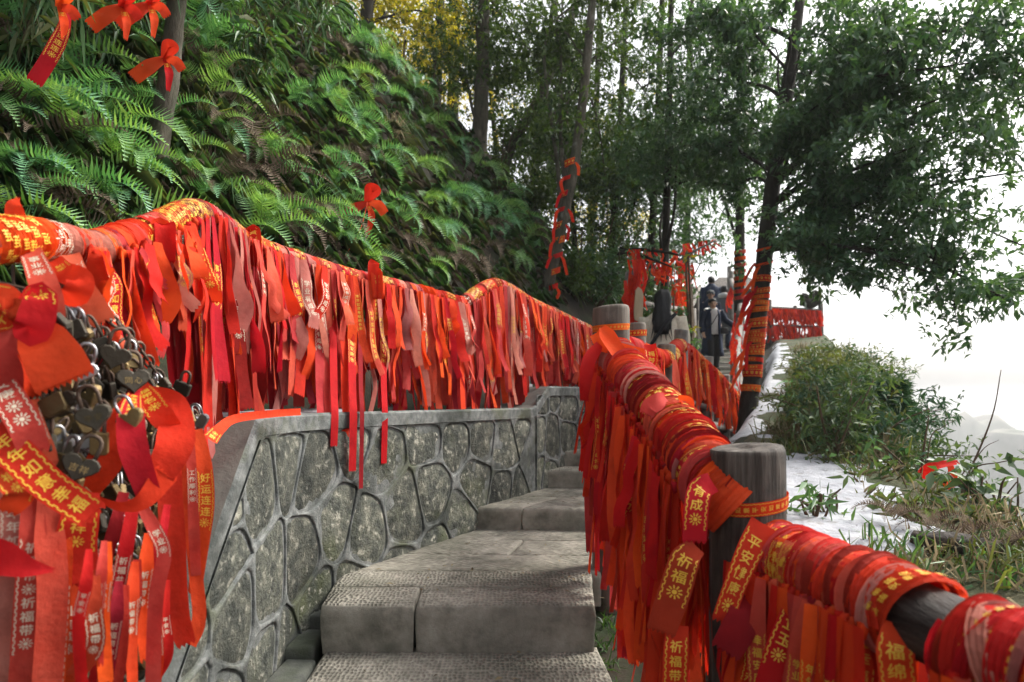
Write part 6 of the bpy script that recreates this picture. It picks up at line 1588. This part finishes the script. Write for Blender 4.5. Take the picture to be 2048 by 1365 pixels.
def ribbon_mass(spots, label, group, n, seed, L=(.25, .6), cols=('bright', 'red'), name='ribbon_cluster'):
    """a far fence thick with ribbon ends, too small to pick apart"""
    r = random.Random(seed)
    for ci, col in enumerate(cols):
        b = Bag()
        for i in range(n // len(cols)):
            (x0, y0, Y0, x1, y1, Y1) = r.choice(spots); f = r.random()
            p = P(x0 + (x1 - x0) * f, y0 + (y1 - y0) * f, Y0 + (Y1 - Y0) * f); ln = r.uniform(*L); w = r.uniform(.025, .045)
            g_ = strip_geo([p, p + Vector((r.uniform(-.06, .06), r.uniform(-.06, .02), -ln * .5)), p + Vector((r.uniform(-.1, .1), r.uniform(-.08, .05), -ln))], w, Vector((r.uniform(-.8, .8), -1, r.uniform(-.2, .2))), 5, twist=r.uniform(-1.2, 1.2), twist0=r.uniform(-.8, .8))
            b.add(*strip_mesh(g_, False))
        o = b.build(name, RIB[col]); tag(o, f"{CNAME[col]} ribbons massed {label}", 'ribbons', group, 'stuff')
ribbon_mass([(1262, 512, 7.9, 1262, 660, 7.9), (1255, 520, 7.9, 1290, 520, 7.9), (1250, 560, 7.8, 1275, 640, 7.8)], 'on the post that carries the wooden plaque', None, 36, 1)
ribbon_mass([(1345, 570, 10.5, 1380, 560, 11.5), (1350, 600, 10.2, 1382, 590, 11), (1345, 530, 12, 1385, 525, 12.5), (1345, 640, 10, 1375, 640, 10.5)], 'along the inner fence of the upper stairs', None, 110, 2)
ribbon_mass([(1467, 760, 9.6, 1476, 640, 12), (1476, 640, 12, 1478, 590, 14), (1462, 700, 10.6, 1474, 600, 13.5), (1455, 590, 15, 1470, 560, 16)], 'along the outer fence of the upper stairs', None, 90, 3, (.2, .45))
ribbon_mass([(1255, 500, 9.5, 1330, 498, 9.8), (1300, 520, 9.6, 1350, 530, 9.6), (1360, 490, 11, 1435, 478, 12), (1345, 500, 10.5, 1380, 540, 10.5), (1270, 530, 9.3, 1340, 545, 9.6)], 'in the low branches above the path', None, 70, 4, (.10, .26))
for i, c in enumerate([[(1225, 512, 9.8), (1270, 500, 9.7), (1330, 505, 9.6), (1362, 512, 9.6)], [(1240, 498, 9.8), (1290, 514, 9.6), (1345, 535, 9.5)], [(1352, 530, 11), (1385, 505, 11.2), (1430, 482, 11.6)]]):
    b = Bag().tube([P(*q) for q in c], np.linspace(.035, .015, len(c)), 6, n=16, rough=.15); o = b.build('branch_bough', M['darkbark']); tag(o, ('dark bough with ribbons reaching over the woman', 'lower dark bough beneath the ribbon-hung one', 'thin bough with small red ribbons against the sky')[i], 'bough')
# wooden plaque
pl = P(1276, 640, 7.75); V = []; outl = [(-.045, 0), (.03, -.03), (.05, .02), (.052, .28), (.03, .345), (-.01, .37), (-.04, .335), (-.052, .12)]
for yy in (-.012, .012): V += [(x, yy, z_) for x, z_ in outl]
n = len(outl); o = ob('wooden_plaque', V, [tuple(range(n)), tuple(range(2 * n - 1, n - 1, -1))] + [(i, n + i, n + (i + 1) % n, (i + 1) % n) for i in range(n)], surf_mat('pale_plank', [(.3, (.28, .2, .12)), (.7, (.45, .36, .25))], 10, .8, .3, 30, stretch=(1, 1, .15)), None, False); o.location = pl; o.rotation_euler = (0, .03, .1)
tag(o, 'pale upright wooden plaque hung among ribbons left of the woman', 'plaque')
# viewing platform
pf = empty('viewing_platform', P(1590, 690, 18)); tag(pf, 'timber viewing platform railing hung with red ribbons on the bank top', 'platform'); Q0 = np.array(list(pf.location))
for (px, Yp, y0) in ((1538, 17.6, 600), (1590, 18, 612), (1641, 18.4, 608)):
    a_, b_ = P(px, 735, Yp), P(px, y0, Yp); b = Bag().tube([a_, b_], .07 if px < 1540 or px > 1600 else .05, 9, n=5, rough=.1); b.v = [v - Q0 for v in b.v]; b.build('post', M['darkwood'], pf)
for (y0, y1, r) in ((616, 622, .05), (652, 655, .045), (684, 684, .06)):
    b = Bag().tube([P(1530, y0, 17.6), P(1590, (y0 + y1) / 2, 18), P(1643, y1, 18.4)], r, 8, n=10, rough=.1); b.v = [v - Q0 for v in b.v]; b.build('rail', M['darkwood'], pf)
b = Bag().tube([P(1530, 700, 17.7), P(1643, 702, 18.5)], .16, 6); b.v = [v - Q0 for v in b.v]; b.build('deck_edge', M['darkwood'], pf)
ribbon_mass([(1532, 617, 17.5, 1590, 619, 17.9), (1590, 619, 17.9, 1643, 622, 18.3), (1532, 652, 17.5, 1643, 655, 18.3)], 'on the platform railing', None, 420, 6, (.25, .45), ('deep', 'red', 'bright'))
fx = P(1622, 612, 18.2)                                     # dark carved finial on the corner post
b = Bag(); b.tube([fx + Vector((-.22, 0, 0)), fx + Vector((-.2, 0, .28)), fx + Vector((-.05, 0, .2)), fx + Vector((.12, 0, .36)), fx + Vector((.2, 0, .05))], [.09, .07, .10, .06, .1], 8, n=16, rough=.2); b.ball(list(fx + Vector((-.03, 0, .08))), (.24, .12, .16), 10, 6)
o = b.build('carved_finial', M['darkbark']); tag(o, 'dark carved finial on the corner of the platform railing', 'finial')
rfo = Bag(); c = P(1468, 585, 20.5)
rfo.add([list(c + Vector(v)) for v in ((-.9, -.6, 0), (.9, -.6, 0), (.9, .6, 0), (-.9, .6, 0), (-.45, 0, .45), (.45, 0, .45))], [(0, 1, 5, 4), (2, 3, 4, 5), (1, 2, 5), (3, 0, 4), (3, 2, 1, 0)])
pv = empty('pavilion', c + Vector((0, 0, -1.4))); tag(pv, 'small dark-roofed pavilion at the head of the upper stairs', 'pavilion'); rfo.v = [v - np.array(list(pv.location)) for v in rfo.v]; rfo.build('roof', M['darkwood'], pv, False)
for (dx, dy) in ((-.7, -.4), (.7, -.4), (.7, .4), (-.7, .4)): Bag().tube([(dx, dy, -.1), (dx, dy, 1.42)], .06, 8).build('pillar', M['darkwood'], pv)

# ------------------------------------------------------------------ people
M['skin'] = plain_mat('skin', (0.62, 0.40, 0.28), .55); M['hair'] = surf_mat('black_hair', [(.3, (.003, .003, .004)), (.7, (.012, .011, .011))], 60, .5, .4, 120, stretch=(1, 1, .08), spec=.25)
M['navy'] = plain_mat('navy_coat', (.012, .024, .06), .8, var=.05, bump=.3); M['black'] = plain_mat('black_cloth', (.012, .012, .014), .8, bump=.2); M['knit'] = surf_mat('beige_knit', [(.3, (.46, .40, .31)), (.7, (.66, .6, .49))], 40, .9, .9, 130, bdist=.01)
M['white'] = plain_mat('white_cotton', (.72, .72, .72), .8, bump=.2); M['maroon'] = plain_mat('maroon_leather', (.16, .015, .035), .5); M['greycap'] = plain_mat('grey_cap', (.06, .065, .075), .8); M['denim'] = plain_mat('dark_denim', (.02, .028, .05), .85); M['greycoat'] = plain_mat('grey_coat', (.12, .13, .15), .85)
def loft(rings, ns=16, cap=True):
    """rings: (centre, rx, ry, turn) from bottom to top"""
    V, F = [], []
    for (c, rx, ry, tn) in rings:
        for j in range(ns):
            a = j / ns * 2 * math.pi; x, y_ = rx * math.cos(a), ry * math.sin(a)
            V.append((c[0] + x * math.cos(tn) - y_ * math.sin(tn), c[1] + x * math.sin(tn) + y_ * math.cos(tn), c[2]))
    for i in range(len(rings) - 1):
        for j in range(ns): F.append((i * ns + j, i * ns + (j + 1) % ns, (i + 1) * ns + (j + 1) % ns, (i + 1) * ns + j))
    if cap: F.append(tuple(range(ns))[::-1]); F.append(tuple((len(rings) - 1) * ns + j for j in range(ns)))
    return V, F
def body(loc, yaw, label, scale, pose, lower='black'):
    """one continuous figure grown on a skeleton, +y is the way it faces; pose gives joints in metres for a 1.7 m adult"""
    J = {'pel': (0, 0, .92), 'waist': (0, .0, 1.08), 'chest': (0, .01, 1.30), 'neck': (0, 0, 1.46), 'jaw': (0, .02, 1.53), 'head': (0, .02, 1.62), 'crown': (0, .01, 1.685),
         'hipL': (-.09, 0, .88), 'kneeL': (-.10, .02, .48), 'ankL': (-.10, -.02, .08), 'toeL': (-.11, .12, .03), 'hipR': (.09, 0, .88), 'kneeR': (.10, .02, .48), 'ankR': (.10, -.02, .08), 'toeR': (.11, .12, .03),
         'shL': (-.18, 0, 1.40), 'elL': (-.24, -.02, 1.13), 'wrL': (-.24, .06, .90), 'haL': (-.24, .09, .83), 'shR': (.18, 0, 1.40), 'elR': (.24, -.02, 1.13), 'wrR': (.24, .06, .90), 'haR': (.24, .09, .83)}
    J.update(pose)
    R = {'pel': (.14, .11), 'waist': (.13, .10), 'chest': (.15, .11), 'neck': .052, 'jaw': .066, 'head': (.078, .092), 'crown': .055, 'hip': .085, 'knee': .058, 'ank': .042, 'toe': .036, 'sh': .062, 'el': .045, 'wr': .03, 'ha': .034}
    E = [('pel', 'waist'), ('waist', 'chest'), ('chest', 'neck'), ('neck', 'jaw'), ('jaw', 'head'), ('head', 'crown')]
    for s_ in 'LR':
        E += [('pel', 'hip' + s_), ('hip' + s_, 'knee' + s_), ('knee' + s_, 'ank' + s_), ('ank' + s_, 'toe' + s_), ('chest', 'sh' + s_), ('sh' + s_, 'el' + s_), ('el' + s_, 'wr' + s_), ('wr' + s_, 'ha' + s_)]
        w, h = np.array(J['wr' + s_]), np.array(J['ha' + s_]); d = (h - w) / (np.linalg.norm(h - w) + 1e-6); sd_ = np.cross(d, (0, 1, 0.2)); sd_ /= np.linalg.norm(sd_) + 1e-6
        for k_, (o_, ln) in enumerate(((-.026, .062), (-.009, .072), (.009, .068), (.025, .054))):
            a1 = h + sd_ * o_ + d * ln * .5; a2 = h + sd_ * o_ * 1.1 + d * ln + np.array((0, .012, 0))
            J[f'f{s_}{k_}a'], J[f'f{s_}{k_}b'] = a1, a2; E += [('ha' + s_, f'f{s_}{k_}a'), (f'f{s_}{k_}a', f'f{s_}{k_}b')]
        J[f't{s_}a'] = w + d * .03 + sd_ * .035; J[f't{s_}b'] = w + d * .065 + sd_ * .045; E += [('wr' + s_, f't{s_}a'), (f't{s_}a', f't{s_}b')]
    names = list(J); idx = {n_: i for i, n_ in enumerate(names)}
    me = bpy.data.meshes.new('person'); me.from_pydata([tuple(float(q) for q in J[n_]) for n_ in names], [(idx[a], idx[b]) for a, b in E], [])
    o = bpy.data.objects.new('person', me); COL.objects.link(o)
    sm = o.modifiers.new('skin', 'SKIN'); sm.use_smooth_shade = True
    for n_, i in idx.items():
        r = R.get(n_) or R.get(n_[:-1]) or .009
        me.skin_vertices[0].data[i].radius = r if isinstance(r, tuple) else (r, r); me.skin_vertices[0].data[i].use_root = (n_ == 'pel')
    o.modifiers.new('sub', 'SUBSURF').levels = 1; o.modifiers['sub'].render_levels = 1
    me.materials.append(M['skin'])
    o.location = loc; o.rotation_euler = (0, 0, yaw); o.scale = (scale,) * 3
    tag(o, label, 'person'); return o, J
def add(name, VF, mat, par): return ob(name, VF[0], VF[1], M[mat], par)
def sleeve(J, s_, par, mat, r0=.085, r1=.05):
    b = Bag().tube([J['sh' + s_], (np.array(J['sh' + s_]) + np.array(J['el' + s_])) / 2, J['el' + s_], (np.array(J['el' + s_]) + np.array(J['wr' + s_])) / 2, J['wr' + s_]], [r0, r0 * .95, r0 * .8, r1 * 1.15, r1], 12, n=12, rough=.05); return b.build('sleeve', M[mat], par)
def trousers(J, par, mat):
    for s_ in 'LR':
        b = Bag().tube([J['hip' + s_], J['knee' + s_], np.array(J['ank' + s_]) + (0, 0, .0)], [.115, .08, .07], 12, n=9, rough=.05); b.build('trouser_leg', M[mat], par)
        a, t = np.array(J['ank' + s_]), np.array(J['toe' + s_]); Bag().tube([a + (0, -.04, -.03), (a + t) / 2 + (0, 0, -.01), t + (0, .03, 0)], [.05, .05, .035], 10, n=7).build('shoe', M['black'], par)
def face_bits(J, par, sg=1):
    h = np.array(J['head']); f = np.array(J.get('look', (0, 1, 0)), float); f /= np.linalg.norm(f); r_ = np.cross(f, (0, 0, 1)); r_ /= np.linalg.norm(r_)
    for s_ in (-1, 1):
        Bag().ball(h + f * .082 + r_ * s_ * .031 + (0, 0, .004), .011, 8, 5).build('eye', M['black'], par)
        Bag().ball(h + r_ * s_ * .086 - f * .0 + (0, 0, -.012), (.012, .022, .032), 8, 5).build('ear', M['skin'], par)
        Bag().tube([h + f * .089 + r_ * s_ * .018 + (0, 0, .026), h + f * .086 + r_ * s_ * .046 + (0, 0, .024)], .005, 5).build('eyebrow', M['hair'], par)
    Bag().tube([h + f * .088 + (0, 0, .005), h + f * .108 + (0, 0, -.028), h + f * .09 + (0, 0, -.036)], [.008, .014, .010], 8, n=7).build('nose', M['skin'], par)
    Bag().tube([h + f * .088 + r_ * -.022 + (0, 0, -.060), h + f * .094 + (0, 0, -.062), h + f * .088 + r_ * .022 + (0, 0, -.060)], .0055, 6, n=7).build('mouth', M['maroon'], par)

# woman seen from behind
wy = 7.2; wz = stair_z(wy); wloc = Vector(((1325 - 1024) / FPX * wy, wy, wz))
wsc = ((800 - 580) / FPX * wy - wz) / 1.74
w_, J = body(wloc, math.radians(-14), 'woman seen from behind with long black hair, beige knit coat and maroon bag', wsc, {})
add('coat', loft([((0, 0, .50), .25, .19, 0), ((0, 0, .7), .235, .18, 0), ((0, 0, .95), .215, .165, 0), ((0, 0, 1.12), .20, .15, 0), ((0, 0, 1.3), .215, .15, 0), ((0, 0, 1.41), .20, .125, 0), ((0, 0, 1.47), .12, .09, 0), ((0, 0, 1.51), .075, .075, 0)], 20), 'knit', w_)
for s_ in 'LR': sleeve(J, s_, w_, 'knit', .095, .062)
trousers(J, w_, 'black')
hv, hf = loft([((0.01, -.15, 1.20), .06, .015, 0), ((-.01, -.15, 1.26), .10, .03, 0), ((0, -.13, 1.36), .115, .045, 0), ((0, -.09, 1.46), .108, .07, 0), ((0, -.05, 1.54), .10, .095, 0), ((0, -.012, 1.62), .098, .115, 0), ((0, 0, 1.69), .082, .098, 0), ((0, 0, 1.735), .05, .055, 0), ((0, 0, 1.745), .01, .01, 0)], 26)
hv = np.array(hv); hv[:, 0] += .012 * np.sin(hv[:, 2] * 21 + hv[:, 0] * 55); hv[:, 1] += .010 * np.sin(hv[:, 0] * 85 + hv[:, 2] * 7)
add('hair', (hv, hf), 'hair', w_)
for i in range(13):
    x = -.10 + i * .017; Bag().tube([(x * .9, -.15, 1.36), (x * 1.05 + .01 * math.sin(i * 3), -.165, 1.24), (x * 1.3 + .03 * math.sin(i * 2), -.16, 1.15 + .05 * math.sin(i * 1.7))], [.014, .007, .002], 5, n=6).build('hair_strand', M['hair'], w_)
Bag().tube([(.15, -.10, 1.44), (.05, -.17, 1.33), (-.10, -.18, 1.12), (-.21, -.14, .97)], .022, 8, n=14).build('bag_strap', M['black'], w_)
hbag, hf2 = loft([((-.25, -.10, .70), .12, .05, .3), ((-.25, -.10, .72), .15, .07, .3), ((-.25, -.10, .88), .15, .075, .3), ((-.25, -.10, .96), .12, .06, .3), ((-.25, -.10, .98), .08, .03, .3)], 16)
bg_ = ob('handbag', hbag, hf2, M['maroon']); bg_.location = wloc; bg_.rotation_euler = w_.rotation_euler; bg_.scale = w_.scale; tag(bg_, 'maroon handbag at the hip of the long-haired woman', 'handbag')

# man in the navy coat coming down, looking down to his side
my = 14.0; mloc = Vector(((1424 - 1024) / FPX * my, my, stair_z(my))); msc = ((800 - 601) / FPX * my - mloc.z) / 1.66
m_, J = body(mloc, math.radians(180 + 8), 'man in open navy coat over white hoodie walking down the stairs, head bowed', msc, {'neck': (0, .05, 1.44), 'jaw': (.03, .11, 1.49), 'head': (.035, .12, 1.57), 'crown': (.03, .10, 1.64), 'elL': (-.34, -.02, 1.20), 'wrL': (-.50, .08, 1.06), 'haL': (-.555, .11, 1.02), 'kneeR': (.10, .14, .52), 'ankR': (.10, .10, .12), 'toeR': (.11, .22, .05), 'look': (.25, 1, -.25)})
add('hoodie', loft([((0, .02, .86), .175, .13, 0), ((0, .03, 1.1), .165, .13, 0), ((0, .03, 1.3), .175, .13, 0), ((0, .03, 1.41), .15, .11, 0), ((0, .04, 1.475), .09, .085, 0)], 18), 'white', m_)
Bag().tube([(-.11, .02, 1.40), (-.12, -.08, 1.44), (0, -.12, 1.46), (.12, -.08, 1.44), (.11, .02, 1.40), (.05, .13, 1.36)], .045, 10, n=20).build('hood', M['white'], m_)
def open_coat(par, z0, z1, mat, gap=.45, flare=.28):
    V = []; ns = 22; zs = np.linspace(z0, z1, 9)
    for z_ in zs:
        f = (z_ - z0) / (z1 - z0); rx = flare * (1 - f) + .205 * f - .03 * math.sin(f * 3.14); ry = (flare * .75) * (1 - f) + .155 * f; 
        if f > .95: rx, ry = .17, .13
        for j in range(ns):
            a = math.pi / 2 + gap + (2 * math.pi - 2 * gap) * j / (ns - 1); V.append((rx * math.cos(a), ry * math.sin(a) + .01, z_))
    F = [(i * ns + j, i * ns + j + 1, (i + 1) * ns + j + 1, (i + 1) * ns + j) for i in range(8) for j in range(ns - 1)]
    o = ob('coat', V, F, M[mat], par); sd_ = o.modifiers.new('th', 'SOLIDIFY'); sd_.thickness = .018; return o
open_coat(m_, .36, 1.44, 'navy'); 
for s_ in 'LR': sleeve(J, s_, m_, 'navy', .09, .06)
trousers(J, m_, 'black')
add('hair', loft([((.03, .065, 1.53), .07, .055, 0), ((.03, .075, 1.585), .094, .085, 0), ((.03, .085, 1.63), .096, .10, 0), ((.03, .09, 1.675), .07, .075, 0), ((.03, .09, 1.69), .02, .02, 0)], 16), 'hair', m_)
face_bits(J, m_)
Bag().tube([(-.14, .09, 1.40), (-.02, .17, 1.24), (.12, .20, 1.05), (.19, .17, .98)], .011, 6, n=14).build('bag_strap', M['black'], m_)
cb, cf = loft([((-.24, .14, .86), .08, .035, 0), ((-.24, .14, .88), .10, .05, 0), ((-.24, .14, .99), .10, .05, 0), ((-.24, .14, 1.01), .08, .035, 0)], 14)
cbo = ob('shoulder_bag', cb, cf, M['black']); cbo.location = mloc; cbo.rotation_euler = m_.rotation_euler; cbo.scale = m_.scale; tag(cbo, 'small black shoulder bag on the man in the navy coat', 'bag')
# man in a cap behind him
cy = 15.6; cloc = Vector(((1420 - 1024) / FPX * cy, cy, stair_z(cy))); csc = ((800 - 581) / FPX * cy - cloc.z) / 1.74
c_, J = body(cloc, math.radians(180), 'man in grey cap and dark navy jacket walking down behind the coat wearer', csc, {'head': (0, .06, 1.61), 'jaw': (0, .06, 1.52), 'crown': (0, .05, 1.67), 'look': (0, 1, -.15)})
add('jacket', loft([((0, 0, .74), .22, .165, 0), ((0, 0, 1.0), .225, .165, 0), ((0, 0, 1.25), .235, .165, 0), ((0, 0, 1.4), .21, .14, 0), ((0, 0, 1.48), .10, .09, 0), ((0, 0, 1.51), .075, .075, 0)], 18), 'navy', c_)
for s_ in 'LR': sleeve(J, s_, c_, 'navy', .095, .06)
trousers(J, c_, 'denim'); face_bits(J, c_)
cpv, cpf = loft([((0, .04, 1.635), .098, .115, 0), ((0, .04, 1.68), .10, .116, 0), ((0, .04, 1.72), .08, .09, 0), ((0, .04, 1.742), .03, .03, 0)], 16); cap = add('cap', (cpv, cpf), 'greycap', c_)
br = [(x, .13 + .075 * math.cos(x * 14), 1.645 - .02) for x in np.linspace(-.085, .085, 9)] + [(x, .12, 1.65) for x in np.linspace(.085, -.085, 9)]
o = ob('peak', br, [tuple(range(18))], M['greycap'], cap); o.modifiers.new('th', 'SOLIDIFY').thickness = .006
Bag().box((0, .152, 1.692), (.032, .004, .014)).build('cap_badge', M['white'], cap, False)
# two people further up, seen from behind
for (px, py, Yh, lab, jm, yaw, hd) in ((1422, 553, 18.2, 'person in dark padded jacket climbing the upper stairs, seen from behind', 'navy', 0, True), (1448, 572, 17.4, 'person in grey coat with pale hood on the upper stairs', 'greycoat', -25, True)):
    lo = Vector(((px - 1024) / FPX * Yh, Yh, stair_z(Yh))); s_c = ((800 - py) / FPX * Yh - lo.z) / 1.72
    b_, J = body(lo, math.radians(yaw), lab, s_c, {'elR': (.30, .06, 1.16), 'wrR': (.26, .18, 1.0), 'haR': (.25, .23, .97)})
    add('jacket', loft([((0, 0, .70 if jm == 'navy' else .5), .24, .175, 0), ((0, 0, 1.0), .235, .17, 0), ((0, 0, 1.25), .25, .17, 0), ((0, 0, 1.4), .225, .145, 0), ((0, 0, 1.48), .11, .10, 0), ((0, 0, 1.52), .08, .08, 0)], 18), jm, b_)
    for q_ in 'LR': sleeve(J, q_, b_, jm, .10, .062)
    trousers(J, b_, 'denim')
    add('hair', loft([((0, -.03, 1.54), .07, .06, 0), ((0, -.012, 1.6), .094, .098, 0), ((0, 0, 1.66), .092, .10, 0), ((0, 0, 1.71), .06, .065, 0), ((0, 0, 1.722), .01, .01, 0)], 16), 'hair', b_)
    if jm == 'greycoat': Bag().ball((0, -.10, 1.44), (.15, .08, .08), 12, 8).build('hood', M['white'], b_)

# ------------------------------------------------------------------ air
hz_m, N, L = new_mat('haze'); out = N.new('ShaderNodeOutputMaterial'); pv_ = N.new('ShaderNodeVolumePrincipled')
pv_.inputs['Color'].default_value = (.93, .95, .97, 1); pv_.inputs['Density'].default_value = 0.0008; pv_.inputs['Anisotropy'].default_value = 0.25
L.new(pv_.outputs[0], out.inputs['Volume'])
hb = Bag().box((0, 0, -84), (1500, 1500, 98)); hzo = hb.build('haze', hz_m, None, False); tag(hzo, 'pale winter haze filling the valley air', 'haze', kind='stuff')
